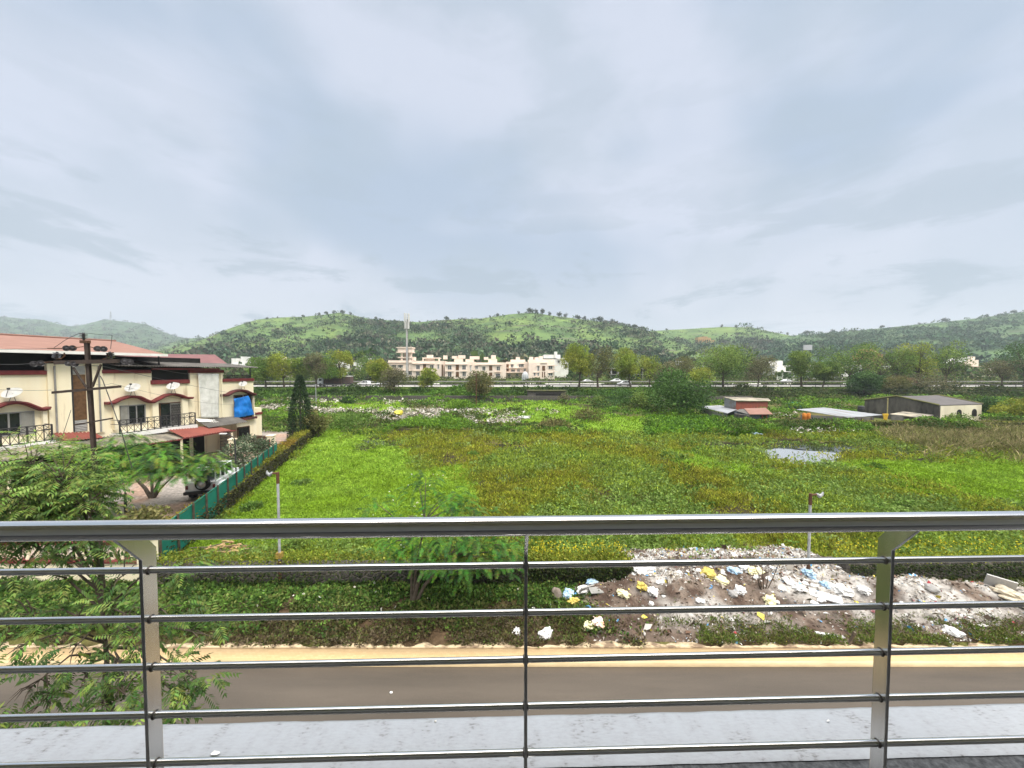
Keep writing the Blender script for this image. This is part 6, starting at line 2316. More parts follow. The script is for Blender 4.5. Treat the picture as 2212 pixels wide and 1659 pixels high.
def slb(f, L_):
    return [(f(a, y)[0], f(b, y)[0], f(a, y)[1], pr) for a, b, y, pr in L_]


AP = 'row of pale apartment blocks beyond the highway'
block('apartment_block', 'leftmost pale apartment block with a tall water-tank tower on its roof', 839, 890, 778.3, 820, 164, 10, wins=conv(b5, [(285, 368, 1095, 1138), (410, 490, 1095, 1138), (600, 655, 1205, 1270)]),
      boxes=conv(b5, [(440, 475, 868, 1012, 1, 1.8, 'tower_column'), (600, 640, 868, 1012, 1, 1.8, 'tower_column'), (475, 600, 868, 1012, 3.4, 4, 'tower_wall'), (392, 648, 782, 850, .4, 5, 'water_tank'), (372, 660, 765, 784, 0, 5.4, 'tank_lid'), (372, 655, 850, 868, 0, 5.4, 'tank_base'), (390, 640, 945, 965, .6, 4.6, 'tower_slab'), (625, 690, 945, 1010, 1, 4, 'stair_head')]),
      slabs=slb(b5, [(215, 660, 1048, .5), (225, 655, 1190, .4)]), group=AP)
block('apartment_block', 'pale apartment block just right of the mobile mast, half hidden by a young tree', 890.4, 958, 779.5, 820, 163, 10, wins=conv(b5, [(735, 800, 1095, 1168), (985, 1050, 1095, 1168), (735, 800, 1215, 1280), (985, 1040, 1220, 1280), (1125, 1150, 1085, 1160)]),
      panels=conv(b5, [(858, 912, 1080, 1168, 'brown'), (1195, 1220, 1085, 1290, 'brown')]),
      boxes=conv(b5, [(905, 1000, 905, 960, 2, 5, 'water_tank'), (825, 1140, 955, 972, 1.5, 6, 'roof_slab'), (830, 850, 972, 1020, 1.6, 2, 'roof_column'), (1120, 1150, 972, 1020, 1.6, 2, 'roof_column'), (860, 1030, 972, 1020, 3, 5, 'stair_head'), (1200, 1265, 915, 985, 3, 5, 'water_tank')]),
      slabs=slb(b5, [(660, 1065, 1068, .6), (680, 1060, 1195, .5)]), group=AP)
block('apartment_block', 'pale apartment block in the middle with two columns of projecting windows', 961, 1024, 781.5, 822, 161, 10, wins=conv(b5, [(1308, 1375, 1100, 1175), (1570, 1635, 1100, 1175), (1310, 1375, 1218, 1305), (1575, 1635, 1218, 1292), (1718, 1732, 1100, 1200)]),
      panels=conv(b5, [(1452, 1508, 1090, 1188, 'brown'), (1452, 1508, 1215, 1310, 'brown')]),
      boxes=conv(b5, [(1370, 1455, 925, 972, 2, 5, 'water_tank'), (1480, 1600, 912, 970, 2, 5, 'water_tank'), (1410, 1560, 970, 1036, 2.2, 5, 'stair_head'), (1690, 1860, 930, 985, 3, 6, 'water_tank'), (1610, 1760, 985, 1038, 3.2, 6, 'stair_head')]),
      slabs=slb(b5, [(1260, 1665, 1080, .6), (1262, 1415, 1205, .6), (1535, 1660, 1205, .6), (1290, 1375, 1330, .5)]), group=AP)
block('apartment_block', 'pale apartment block right of the middle one, behind the lone olive tree', 1024.5, 1093, 783, 822, 162, 10, wins=conv(b6, [(0, 50, 440, 500), (240, 295, 440, 505), (225, 295, 560, 622)]) + conv(b5, [(1808, 1855, 1108, 1160)]),
      panels=conv(b6, [(112, 165, 425, 508, 'brown'), (112, 165, 540, 600, 'brown')]),
      boxes=conv(b6, [(18, 85, 278, 322, 2, 5, 'water_tank'), (140, 215, 245, 310, 2, 5, 'water_tank'), (90, 235, 310, 372, 2.2, 6, 'stair_head')]),
      slabs=slb(b6, [(-90, 320, 408, .6), (200, 310, 530, .6)]), group=AP)
block('apartment_block', 'set-back pale apartment block with balconies and a grey dome house before it', 1093.4, 1141, 781.5, 822, 168, 10, wins=conv(b6, [(475, 520, 405, 455), (610, 690, 400, 450), (480, 545, 490, 525), (580, 625, 488, 525), (430, 470, 570, 610), (560, 600, 560, 620), (690, 725, 480, 520)]),
      panels=conv(b6, [(400, 440, 400, 520, 'brown')]), boxes=conv(b6, [(470, 720, 322, 362, 2, 6, 'stair_head'), (560, 630, 278, 322, 2.5, 5, 'water_tank')]),
      slabs=slb(b6, [(400, 730, 465, 1.0), (395, 700, 540, 2.4)]), group=AP)
block('apartment_block', 'peach apartment block with a red roof edge and slit windows, right of the dome', 1142, 1198, 783, 822, 160, 9, wins=conv(b6, [(920, 952, 430, 512), (1108, 1172, 430, 482), (1108, 1172, 550, 590), (865, 888, 545, 595), (925, 948, 545, 595)]),
      panels=conv(b6, [(1000, 1050, 430, 510, 'brown'), (998, 1015, 528, 622, 'brown'), (1033, 1050, 528, 622, 'brown')]),
      boxes=conv(b6, [(790, 860, 275, 330, 3, 7, 'water_tank'), (770, 1210, 322, 378, 1.5, 8, 'roof_storey'), (885, 950, 282, 322, 3, 7, 'water_tank'), (960, 1020, 262, 320, 3, 7, 'stair_head')]),
      slabs=slb(b6, [(970, 1080, 377, .4), (1195, 1255, 420, 1.2), (1195, 1255, 525, 1.2), (860, 950, 620, .6)]), group=AP)
block('apartment_block', 'white modern block with a tall chimney-like tower behind the peach block', 1172, 1228, 776, 822, 176, 10, 'white', wins=conv(b6, [(1260, 1300, 340, 380), (1380, 1420, 400, 470)]),
      boxes=conv(b6, [(1028, 1310, 240, 300, 1, 7, 'roof_storey'), (1210, 1255, 190, 300, .5, 3, 'tower'), (1245, 1430, 298, 318, -.6, 7, 'roof_slab')]), group=AP)
dm = thing('dome_house', 'grey ribbed glass dome in front of the set-back apartment block', 'dome', W(1135, 816, 156))
c = W(1134.5, 817, 156); c.z = 4.3
rr = 7.4 / 803 * 156
hz_ = W(1134, 803, 156).z - c.z
mb = MB(); mb.lathe([(rr, 0), (rr, hz_ * .35), (rr * .92, hz_ * .6), (rr * .7, hz_ * .83), (rr * .4, hz_ * .96), (.05, hz_)], c, n=20); mb.build('shell', pm('dome_grey', (.42, .44, .45), (.3, .32, .33), .8, .4), dm, True)
mb = MB()
for k in range(10):
    a = k / 10 * 6.283
    mb.tube([c + Vector((math.cos(a) * r_ * 1.01, math.sin(a) * r_ * 1.01, z)) for r_, z in ((rr, 0), (rr, hz_ * .35), (rr * .92, hz_ * .6), (rr * .7, hz_ * .83), (rr * .4, hz_ * .96), (.05, hz_ * 1.01))], .05, 4)
mb.build('rib_frame', M['white'], dm)
# other houses
block('house', 'small white house with arched door behind the tall narrow tree', 724, 739, 786, 820, 168, 8, 'white', wins=[(731, 735, 806, 813)], boxes=[(727, 738, 779, 786, 1, 5, 'upper_storey')], cat='house')
block('house', 'pale house with orange roof edge half hidden left of the highway trees', 596, 632, 782, 822, 175, 9, 'pink', wins=[(603, 609, 792, 800), (618, 625, 792, 800)], boxes=[(604, 608, 770, 782, 2, 4, 'chimney')], slabs=[(594, 634, 783, .8)], cat='house')
block('house', 'white house glimpsed between the palms and the apartments', 764, 800, 783, 822, 178, 9, 'white', wins=[(772, 778, 792, 802), (788, 794, 792, 802)], boxes=[(792, 796, 774, 783, 2, 4, 'chimney')], cat='house')
block('house', 'cluster house of grey and white boxes above the row house roof', 498, 528, 786, 815, 200, 10, 'white', wins=[(503, 508, 790, 796), (515, 520, 792, 798)], boxes=[(497, 508, 774, 786, 1, 6, 'upper_storey'), (514, 524, 770, 778, 2, 6, 'water_tank'), (511, 526, 778, 786, 2, 6, 'stair_head')], cat='house')
hb = thing('half_built_house', 'half-built concrete frame house with bare columns behind the white saloons', 'house', W(1380, 822, 160))
zb = 4.4
xa, xb = W(1318, 820, 160).x, W(1425, 820, 160).x
z1_, z2_ = W(1380, 808, 160).z, W(1380, 795, 160).z
for nm, z, th in (('floor_slab', z1_, .3), ('roof_slab', z2_, .35)):
    mb = MB(); mb.obox((xa, 159.4, z - th), (xb - xa, 0, 0), (0, 9, 0), (0, 0, th)); mb.build(nm, M['grey'], hb)
for k in range(7):
    x = xa + .5 + (xb - xa - 1) * k / 6
    mb = MB(); mb.box((x, 160.2, (zb + z2_ - .36) / 2), (.5, .45, z2_ - zb - .36)); mb.build('column', M['concrete'], hb)
mb = MB(); mb.obox((xa + .2, 164, zb), (xb - xa - .4, 0, 0), (0, .3, 0), (0, 0, z2_ - zb - .4)); mb.build('back_wall', M['void'], hb)
mb = MB(); mb.obox((xa + 3, 159.3, z1_ + .01), (5, 0, 0), (0, .2, 0), (0, 0, 1.0)); mb.build('parapet', M['concrete'], hb)
b4 = lambda X, Y: (1645.6 + X / 6.72, 735 + Y / 6.72)     # third crop of the photograph
block('house', 'white stepped villa with many terraces left of the forked roadside tree', 1672, 1725, 803, 824, 158, 9, 'white', wins=conv(b4, [(395, 430, 485, 530), (475, 540, 480, 530), (325, 345, 480, 520), (610, 655, 490, 520)]),
      boxes=conv(b4, [(235, 400, 370, 460, 2, 8, 'upper_storey'), (165, 260, 310, 360, 3, 8, 'stair_head'), (290, 380, 295, 370, 3, 8, 'water_tank')]), slabs=slb(b4, [(180, 760, 455, 1.2), (230, 410, 372, .8)]), cat='house')
block('house', 'white villa with dark upper window between the forked tree and the crooked tree', 1738, 1775, 797, 824, 162, 9, 'white', wins=conv(b4, [(690, 740, 400, 440), (640, 680, 490, 520)]), boxes=conv(b4, [(640, 800, 362, 390, .5, 7, 'roof_storey')]), slabs=slb(b4, [(630, 840, 455, 1.0)]), cat='house')
block('house', 'white house with dark windows glimpsed under the large layered tree', 1790, 1862, 788, 826, 163, 9, 'white', wins=conv(b4, [(1040, 1110, 480, 540), (1130, 1180, 500, 545), (1320, 1380, 400, 450), (1340, 1390, 480, 520)]), slabs=slb(b4, [(980, 1200, 552, 1.0), (1000, 1440, 310, .6)]), cat='house')
block('house', 'tall pink-orange house rising above the bare grey tree', 1876, 1908, 766, 826, 178, 9, 'pink', wins=conv(b4, [(1590, 1640, 170, 210), (1700, 1740, 390, 430)]), boxes=conv(b4, [(1565, 1660, 150, 250, 0, 7, 'upper_storey'), (1575, 1640, 122, 150, 1, 6, 'water_tank'), (1690, 1750, 185, 260, 1, 6, 'stair_head')]), cat='house')
M['peach'] = pm('peach_orange_plaster', (.62, .32, .17), (.52, .26, .14), .3, .85)
for o in list(bpy.data.objects):
    if o.parent and o.parent.get('label', '') == 'tall pink-orange house rising above the bare grey tree' and o.name.split('.')[0] in ('wall', 'upper_storey', 'stair_head', 'water_tank'):
        o.data.materials[0] = M['peach']
block('house', 'grey-white house behind the yellow-green crown tree', 1948, 1972, 790, 826, 165, 9, 'white', wins=[(1953, 1958, 800, 808), (1963, 1968, 800, 808)], cat='house')
block('house', 'blue-grey roofed house glimpsed behind the sparse greyish tree', 1470, 1520, 790, 822, 190, 9, 'white', wins=[(1478, 1483, 797, 803), (1500, 1506, 797, 803)], boxes=[(1470, 1480, 779, 790, 1, 6, 'stair_head')], cat='house')
b7 = lambda X, Y: (1919.9 + X / 7.58, 735 + Y / 7.58)
block('villa', 'white hillside villa with sloping white roof above a pink lower terrace', 2072, 2152, 793, 806, 205, 10, 'pink', wins=conv(b7, [(1220, 1250, 465, 505), (1595, 1625, 440, 490), (1260, 1420, 470, 500)]),
      boxes=conv(b7, [(1230, 1510, 320, 425, 1, 7, 'upper_storey'), (1320, 1490, 265, 325, 2, 6, 'stair_head')]), slabs=slb(b7, [(1160, 1660, 430, 1.2)]), cat='villa')
vv = [o for o in bpy.data.objects if o.name == 'villa'][0]
p = [W(*b7(x, y), 204) for x, y in ((1090, 370), (1170, 310), (1320, 275), (1330, 300), (1240, 360))]
mb = MB(); mb.prism(p, (0, 6, 0)); mb.build('sloping_roof', M['white'], vv)
bl = thing('billboard', 'pale blank hoarding seen from behind above the forked roadside tree', 'billboard', W(1744, 770, 150))
a, b_ = W(1728, 757, 150), W(1759, 744, 150)
a, b_ = W(1736, 756, 150), W(1755, 745, 150)
mb = MB(); mb.obox((a.x, 150, a.z), (b_.x - a.x, 0, 0), (0, .3, 0), (0, 0, b_.z - a.z)); mb.build('board', M['galv'], bl)
for x in (a.x + .6, b_.x - .6):
    mb = MB(); mb.tube([(x, 150.4, 4), (x, 150.4, b_.z - .2)], .14, 6); mb.build('post', M['dkgrey'], bl)

# ---------------------------------------------------------------- huts and sheds on the right
q1f = lambda X, Y: (1448.2 + X / 7.755, 822.8 + Y / 7.755)
q2f = lambda X, Y: (1700.5 + X / 4.80, 833.8 + Y / 4.80)


def P1(x, y, Y):
    return W(*q1f(x, y), Y)


def P2(x, y, Y):
    return W(*q2f(x, y), Y)


def sheet(mb, pts, th=.06):
    return mb.prism(pts, (0, 0, -th))


sh = thing('tin_shed', 'rusty red tin shed with a white tin side behind the orange-roofed hut', 'shed', P1(1350, 600, 66))
a, b_, c, d_ = P1(1105, 335, 65.5), P1(1635, 335, 65.5), P1(1640, 300, 71), P1(905, 275, 70)
mb = MB(); mb.prism([(a.x, 65.5, .2), (b_.x, 65.5, .2), (b_.x, 65.5, b_.z - .1), (a.x, 65.5, a.z - .1)], (0, .1, 0)); mb.build('front_wall', M['redtin'], sh)
mb = MB(); mb.prism([(a.x, 65.6, .2), (d_.x, 70, .2), (d_.x, 70, d_.z - .1), (a.x, 65.6, a.z - .1)], (.08, .05, 0)); mb.build('side_wall', M['tin'], sh)
mb = MB(); sheet(mb, [a + Vector((-.2, -.3, .05)), b_ + Vector((.3, -.3, .05)), c + Vector((0, 0, .1)), d_ + Vector((-.2, 0, .1))]); mb.build('roof', M['asb'], sh)
hu = thing('brick_hut', 'small hut of blue-black painted blocks with an orange tin roof and red-framed window', 'hut', P1(1500, 730, 57.5))
a, b_ = P1(1325, 560, 57.5), P1(1655, 560, 57.5)
m, nt2, bb = newmat('painted_blocks')
t_ = nt2.nodes.new('ShaderNodeTexBrick'); t_.inputs['Scale'].default_value = 3.2; t_.inputs['Mortar Size'].default_value = .03
for k_, c_ in (('Color1', (.05, .055, .075, 1)), ('Color2', (.035, .04, .055, 1)), ('Mortar', (.22, .24, .28, 1))):
    t_.inputs[k_].default_value = c_
tt = nt2.nodes.new('ShaderNodeTexCoord'); mp = nt2.nodes.new('ShaderNodeMapping'); mp.inputs['Rotation'].default_value = (R(90), 0, 0)
nt2.links.new(tt.outputs['Object'], mp.inputs[0]); nt2.links.new(mp.outputs[0], t_.inputs[0]); nt2.links.new(t_.outputs['Color'], bb.inputs['Base Color'])
mb = MB(); mb.obox((a.x, 57.5, 0), (b_.x - a.x, 0, 0), (0, 4, 0), (0, 0, a.z)); mb.build('wall', m, hu)
mb = MB(); mb.prism([P1(1235, 458, 61), P1(1600, 450, 61), P1(1715, 556, 57), P1(1325, 558, 57)], (0, 0, -.07)); mb.build('roof', M['tileO'], hu)
mb = MB(); mb.prism([P1(1235, 470, 60.5), P1(1325, 565, 57.2), P1(1090, 500, 60.5), P1(1160, 472, 61.5)], (0, 0, -.07)); mb.build('rear_roof', M['asbdark'], hu)
p, q = P1(1535, 655, 57.4), P1(1622, 565, 57.4)
mb = MB(); mb.obox((p.x, 57.38, p.z), (q.x - p.x, 0, 0), (0, .11, 0), (0, 0, q.z - p.z)); f = mb.build('window', pm('red_frame', (.45, .09, .08), (.36, .07, .06), 2, .7), hu)
mb = MB(); mb.obox((p.x + .13, 57.35, p.z + .13), (q.x - p.x - .26, 0, 0), (0, .06, 0), (0, 0, q.z - p.z - .26)); mb.build('pane', M['void'], f)
lo_ = thing('tin_shed', 'long low shed roofed with patched pale sheets left of the orange-roofed hut', 'shed', P1(800, 600, 62))
mb = MB(); mb.prism([P1(465, 425, 73), P1(830, 408, 74), P1(1130, 470, 66), P1(950, 542, 60)], (0, 0, -.08)); mb.build('roof', M['tin'], lo_)
pts = [P1(480, 440, 72.5), P1(945, 552, 60.4)]
mb = MB(); mb.prism([(pts[0].x, pts[0].y, 0), (pts[1].x, pts[1].y, 0), pts[1] - Vector((0, 0, .1)), pts[0] - Vector((0, 0, .1))], (.1, .1, 0)); mb.build('side_wall', M['grey'], lo_)
r = wall('stone_wall', 'short grey rubble wall in front of the low patched shed', tuple(P1(1080, 640, 59.5))[:2], tuple(P1(1320, 700, 57))[:2], 1.5, .3, 20, 'paving')
# gabled shed
Cn, Lf, Rt = Vector((67.3, 58.7, 0)), Vector((63.4, 67, 0)), Vector((76.9, 61, 0))
Cn = P2(1570, 370, 58.7); Cn.z = 0
Lf = P2(795, 370, 67); Lf.z = 0
Rt = P2(2010, 370, 61); Rt.z = 0
he = P2(1570, 205, 58.7).z
hr = P2(1140, 112, 63).z
hl = P2(795, 152, 67).z
mid_ = Cn.lerp(Lf, .55)
ex = Rt - Cn
gs_ = thing('gabled_shed', 'long gabled shed with blackened concrete gable and dirty white side wall', 'shed', Cn)
mb = MB(); mb.prism([Cn, Lf, Lf + Vector((0, 0, hl)), mid_ + Vector((0, 0, hr)), Cn + Vector((0, 0, he))], ex * .03); mb.build('gable_wall', pm('blackened_concrete', (.04, .038, .033), (.13, .12, .1), .9, .95, stretch=(1, 1, .35), c3=(.19, .17, .13)), gs_)
mb = MB(); mb.prism([Cn + ex * .031, Rt, Rt + Vector((0, 0, he - .05)), Cn + ex * .031 + Vector((0, 0, he - .05))], (Lf - Cn) * .03); mb.build('side_wall', pm('dirty_white_wall', (.72, .66, .5), (.58, .52, .38), .7, .9, stretch=(1, 1, .3), c3=(.3, .27, .18), hi=.68), gs_)
ov = ex.normalized() * .4
mb = MB(); mb.prism([Cn + Vector((0, 0, he)) - ov * .1, Rt + Vector((0, 0, he)) + ov, mid_ + ex + Vector((0, 0, hr)) + ov, mid_ + Vector((0, 0, hr)) - ov * .1], (0, 0, .09)); mb.build('roof', pm('old_sheet_roof', (.12, .11, .105), (.085, .08, .078), 1, .9, c3=(.3, .3, .3), hi=.7), gs_)
mb = MB(); mb.prism([Lf + Vector((0, 0, hl)), Lf + ex + Vector((0, 0, hl)), mid_ + ex + Vector((0, 0, hr)), mid_ + Vector((0, 0, hr))], (0, 0, .085)); mb.build('roof', M['asbdark'], gs_)
for k_, e_ in ((0, Vector()), (1, ex + ov)):
    mb = MB()
    for p, q in ((Cn + Vector((0, 0, he)), mid_ + Vector((0, 0, hr))), (mid_ + Vector((0, 0, hr)), Lf + Vector((0, 0, hl)))):
        mb.tube([p + e_ + Vector((0, 0, .12)), q + e_ + Vector((0, 0, .14))], .14, 6)
    mb.build('mossy_ridge', pm('moss_cap', (.16, .16, .05), (.1, .1, .05), 2, .95), gs_)
for u, nm in ((.46, 'arched_window'), (.82, 'arched_window')):
    c = Cn + ex * u + (Cn - Lf).normalized() * .06
    e = ex.normalized()
    mb = MB(); mb.prism([c + e * (.55 * math.cos(a)) + Vector((0, 0, 1.55 + .55 * math.sin(a))) for a in np.linspace(0, math.pi, 9)] + [c - e * .55 + Vector((0, 0, .9)), c + e * .55 + Vector((0, 0, .9))], (Lf - Cn).normalized() * .2); mb.build(nm, M['void'], gs_)
mb = MB(); q = P2(1025, 300, 63.5); mb.tube([(q.x, 63.3, 0), (q.x, 63.3, P2(1025, 125, 63.5).z)], .09, 6); mb.build('drain_pipe', pm('pale_pipe', (.4, .35, .15), (.3, .26, .12), 2, .8), gs_)
# low shelters in front
for lab, rp, wp_, mt in (('low tin shelter with white patched roof behind the mossy wall', [(95, 242, 66), (375, 222, 68), (990, 298, 60), (640, 328, 57)], [(140, 57.6), (900, 56.2)], 'tin'),
                         ('low grey-roofed shelter leaning against the gabled shed', [(1060, 290, 58.5), (1205, 264, 60), (1520, 300, 57), (1385, 330, 55.5)], [(1080, 56.4), (1505, 55.8)], 'asb')):
    s_ = thing('shelter', lab, 'shelter', P2(*rp[3]))
    mb = MB(); mb.prism([P2(*p) for p in rp], (0, 0, -.07)); mb.build('roof', M[mt], s_)
    a, b_ = P2(wp_[0][0], 330, wp_[0][1] + .9), P2(wp_[1][0], 330, wp_[1][1] + 1.0)
    ha = .9
    mb = MB(); mb.prism([(a.x, a.y, 0), (b_.x, b_.y, 0), (b_.x, b_.y, P2(*rp[3]).z - .02), (a.x, a.y, P2(*rp[3]).z + .25)], (.05, .12, 0)); mb.build('wall', M['asbdark'], s_)
    mb = MB()
    for x, yy in ((rp[3][0] + 130, 56.2), (rp[3][0] + 230, 56.4)):
        q = P2(x, 330, yy); mb.tube([(q.x, yy, 0), (q.x, yy, q.z + .05)], .05, 5)
    mb.build('post_frame', M['rust'], s_)
for lab, x, y, Y, d3, mt, nm in (('left of two orange cloth-wrapped drums before the low tin shelter', 178, 315, 54.9, (.55, .55, 1.0), 'orangecl', 'drum'), ('right of two orange cloth-wrapped drums before the low tin shelter', 222, 315, 54.9, (.5, .5, 1.0), 'orangecl', 'drum'), ('black water tank beside the gabled shed', 768, 240, 66, (1.0, 1.0, 1.2), 'dkgrey', 'water_tank')):
    c = P2(x, y, Y)
    mb = MB(); r_ = d3[0] / 2; mb.lathe([(r_ * .9, 0), (r_, .05), (r_, d3[2] * .45), (r_ * 1.04, d3[2] * .5), (r_, d3[2] * .55), (r_ * .97, d3[2] * .9), (r_ * .6, d3[2])], (c.x, Y, c.z - d3[2] / 2), n=14)
    tag(mb.build(nm, M[mt], None, True), lab, 'drum' if nm == 'drum' else 'water tank')
c = P2(1030, 350, 56)
mb = MB(); g = []
for i in range(9):
    for j in range(9):
        u, v = j / 8 - .5, i / 8
        g.append(Vector((c.x + u * .7, 56.2 + .12 * math.sin(u * 9 + v * 3), c.z + .9 - v * 1.0)))
mb.add(g, [(i * 9 + j, i * 9 + j + 1, (i + 1) * 9 + j + 1, (i + 1) * 9 + j) for i in range(8) for j in range(8)])
o = mb.build('yellow_cloth', pm('yellow_cloth', (.6, .4, .04), (.5, .3, .03), 3, .8), None, True)
o.modifiers.new('sheet', 'SOLIDIFY').thickness = .02
tag(o, 'yellow cloth hanging between the two low shelters', 'cloth')
zf0 = lambda x, y: float(gz(x, y)) + .2
bag('tarpaulin', 'crumpled teal and black tarpaulin in the grass left of the gabled shed', 1722, 877, 1.2, pm('teal_tarp', (.03, .28, .25), (.03, .04, .05), 1.2, .6), cat='tarpaulin', sq=(1.6, 1, .5), zf=lambda x, y: float(gz(x, y)) + .9, sub=4, amp=.6)
bag('plastic_sheet', 'light blue torn plastic sheet lying by the pond bank below the hut', 1628, 938, .7, BB, cat='plastic sheet', sq=(1.5, .8, .3), zf=zf0, sub=4, amp=.7)
bag('plastic_sheet', 'yellow plastic sheet on the rubbish band in the field', 1132 / 1, 902, .6, BW, cat='plastic sheet', sq=(1.6, .8, .4), zf=lambda x, y: float(gz(x, y)) + .6, sub=3, amp=.6)['label'] = 'white plastic sheet at the right end of the middle rubbish band'
bag('plastic_sack', 'bright yellow sack on top of the left rubbish band', 861, 893, .85, pb('yellow_sack', (.75, .62, .05), (.6, .5, .05)), cat='sack', sq=(1.4, .8, .55), zf=lambda x, y: float(gz(x, y)) + 1.0, sub=3, amp=.4)

# ---------------------------------------------------------------- hills
def hill(name, sil, Y0, Y1, zb, x0, x1, nu, nv, pal, treepar, namp=10, prof=1.25, curve=0.0, drop_tree=0.0, back=.35):
    xs = np.linspace(x0, x1, nu)
    ys = np.interp(xs, [p[0] for p in sil], [p[1] for p in sil]) + drop_tree
    Y1a = Y1 * (1 + curve * np.sin((xs - x0) / (x1 - x0) * 5))
    ratio = (xs - CX) / F
    rz = np.array([W(x, y, Yc_).z for x, y, Yc_ in zip(xs, ys, Y1a)])
    vs = np.concatenate([np.linspace(0, 1, nv), 1 + back * np.linspace(.05, 1, 8)])
    V = vs[:, None]
    YY = Y0 + (Y1a[None] - Y0) * V
    XX = ratio[None] * YY
    pr = np.where(V <= 1, np.clip(V, 0, 1) ** prof, 1 - ((V - 1) / back) * .5)
    ZZ = zb + (rz[None] - zb) * pr
    gl_ = (fbm(XX * .012 + 4, YY * .006, 4) - .5)
    rid = np.abs(fbm(XX * .02, YY * .012 + 9, 4) - .5) * 2
    ZZ = ZZ + namp * (gl_ * 1.5 - (.25 - rid) * .6) * np.clip(4 * V * (1 - V), 0, 1) * np.clip((rz[None] - zb) / 60, 0, 1)
    terr = np.sin(ZZ * .55 + 5 * fbm(XX * .01, YY * .01, 3))
    n1 = fbm(XX * .02 + 7, ZZ * .06 + YY * .004, 4)[..., None]
    n2 = fbm(XX * .06, ZZ * .2 + 3, 4)[..., None]
    C = mixl(pal[0], pal[1], sm(.4, .62, n1))
    C = mixl(C, pal[2], (sm(.5, .68, n2)) * .75)
    rockm = sm(.58, .7, fbm(XX * .025 + 31, ZZ * .12, 4))[..., None] * sm(.6, .95, terr)[..., None]
    C = mixl(C, pal[3], rockm * .8)
    den = treepar[1](np.repeat(xs[None], len(vs), 0), np.clip(V, 0, 1) + 0 * XX, fbm(XX * .018 + 2, YY * .02, 4))
    C = mixl(C, mixl((.05, .085, .035), (.075, .11, .045), n2), (np.clip(den, 0, 1) * .85)[..., None])
    o = kind(grid_mesh(name, np.stack([XX, YY, ZZ], -1), C, M['hillground']), 'structure')
    # woods
    n, dens, cols, sz = treepar
    u, v = rng.random(n), rng.random(n) ** .8
    fi, fj = u * (nu - 1), v * (nv - 1)
    i, j = fi.astype(int).clip(0, nu - 2), fj.astype(int).clip(0, nv - 2)
    a_, b_ = fi - i, fj - j
    bl = lambda A: (A[j, i] * (1 - a_) + A[j, i + 1] * a_) * (1 - b_) + (A[j + 1, i] * (1 - a_) + A[j + 1, i + 1] * a_) * b_
    X, Y, Z = bl(XX), bl(YY), bl(ZZ)
    pxx = x0 + u * (x1 - x0)
    nn_ = fbm(X * .018 + 2, Y * .02, 4)
    dd_ = dens(pxx, v, nn_)
    scrub = (rng.random(n) < .26) & (fbm(X * .03 + 12, Z * .15, 3) > .44) & (dd_ < .4)
    k = (rng.random(n) < dd_) | scrub
    X, Y, Z, v, nn_ = X[k], Y[k], Z[k], v[k], nn_[k]
    m = len(X)
    r_ = sz * np.exp(rng.normal(0, .3, m)) * (1 - .35 * v)
    cc = pick(cols, m) * (1 + .22 * rng.normal(size=(m, 1))).clip(.5, 1.6)
    small = rng.random(m) < .35
    r_ = np.where(small, r_ * .5, r_)
    r_ = np.where(scrub[k], r_ * .36, r_)
    kq = 22
    uu = unit(rng.normal(size=(m, kq, 3)))
    uu[..., 2] = np.abs(uu[..., 2])
    rr = (r_[:, None] * (.6 + .45 * rng.random((m, kq))))[..., None]
    P = np.stack([X, Y, Z + r_ * .35], -1)[:, None, :] + uu * rr * np.array([1, 1, .7])
    d = uu + rng.normal(size=(m, kq, 3)) * .7
    Lq = (r_[:, None] * .48 * (.7 + .6 * rng.random((m, kq))))
    Q = leafq(P, d, Lq, Lq * .75)
    kind(quads('hill_woods', Q.reshape(-1, 4, 3), (cc[:, None, :] * (1 + .2 * rng.normal(size=(m, kq, 1)))).reshape(-1, 3), M['hillleaf']), 'stuff')
    return xs, ys, Y1a, rz


M['hillground'] = fol('hill_grass', 0, .95, .05, .25, .03)
PAL = [(.105, .165, .055), (.14, .2, .06), (.065, .11, .045), (.1, .09, .075)]
FOR = [(.055, .1, .05), (.075, .12, .055), (.045, .08, .045), (.09, .115, .065), (.11, .11, .075)]
FOR2 = [(.06, .115, .06), (.08, .14, .065), (.05, .1, .055), (.085, .12, .06)]
SILM = [(330, 760), (380, 746), (440, 731), (500, 706), (530, 696), (560, 687), (600, 683), (660, 681), (700, 677), (735, 672), (760, 677), (800, 686), (860, 690), (905, 693), (960, 688), (1040, 685), (1100, 676), (1150, 672), (1200, 680), (1260, 687), (1330, 696), (1400, 712), (1450, 730), (1520, 760), (1600, 790)]
SILR = [(1280, 730), (1380, 714), (1420, 712), (1480, 709), (1560, 704), (1620, 705), (1660, 714), (1700, 722), (1740, 730), (1800, 760)]
SILRR = [(1560, 770), (1650, 735), (1720, 722), (1790, 717), (1850, 712), (1900, 707), (1960, 701), (2000, 697), (2100, 686), (2160, 678), (2212, 671), (2300, 662), (2420, 655)]
SILL = [(-320, 700), (-150, 690), (0, 682), (60, 688), (98, 690), (130, 699), (157, 704), (180, 702), (222, 691), (240, 690), (281, 695), (320, 699), (351, 714), (380, 725), (410, 731), (450, 745), (500, 780)]
SILLM = [(220, 775), (330, 752), (402, 731), (440, 728), (500, 735), (560, 760)]


def dM(px, v, n):
    base = sm(.5, .2, v) * 1.2 + .04
    mid_ = np.exp(-((px - 880) / 130) ** 2) * sm(1.02, .75, v) * 1.0
    left = np.exp(-((px - 520) / 110) ** 2) * .45 * sm(.95, .6, v)
    right = np.exp(-((px - 1340) / 90) ** 2) * .7 * (v > .3)
    return np.clip((base + mid_ + left + right) * (.2 + 3.2 * (n - .36)), .05, 1)


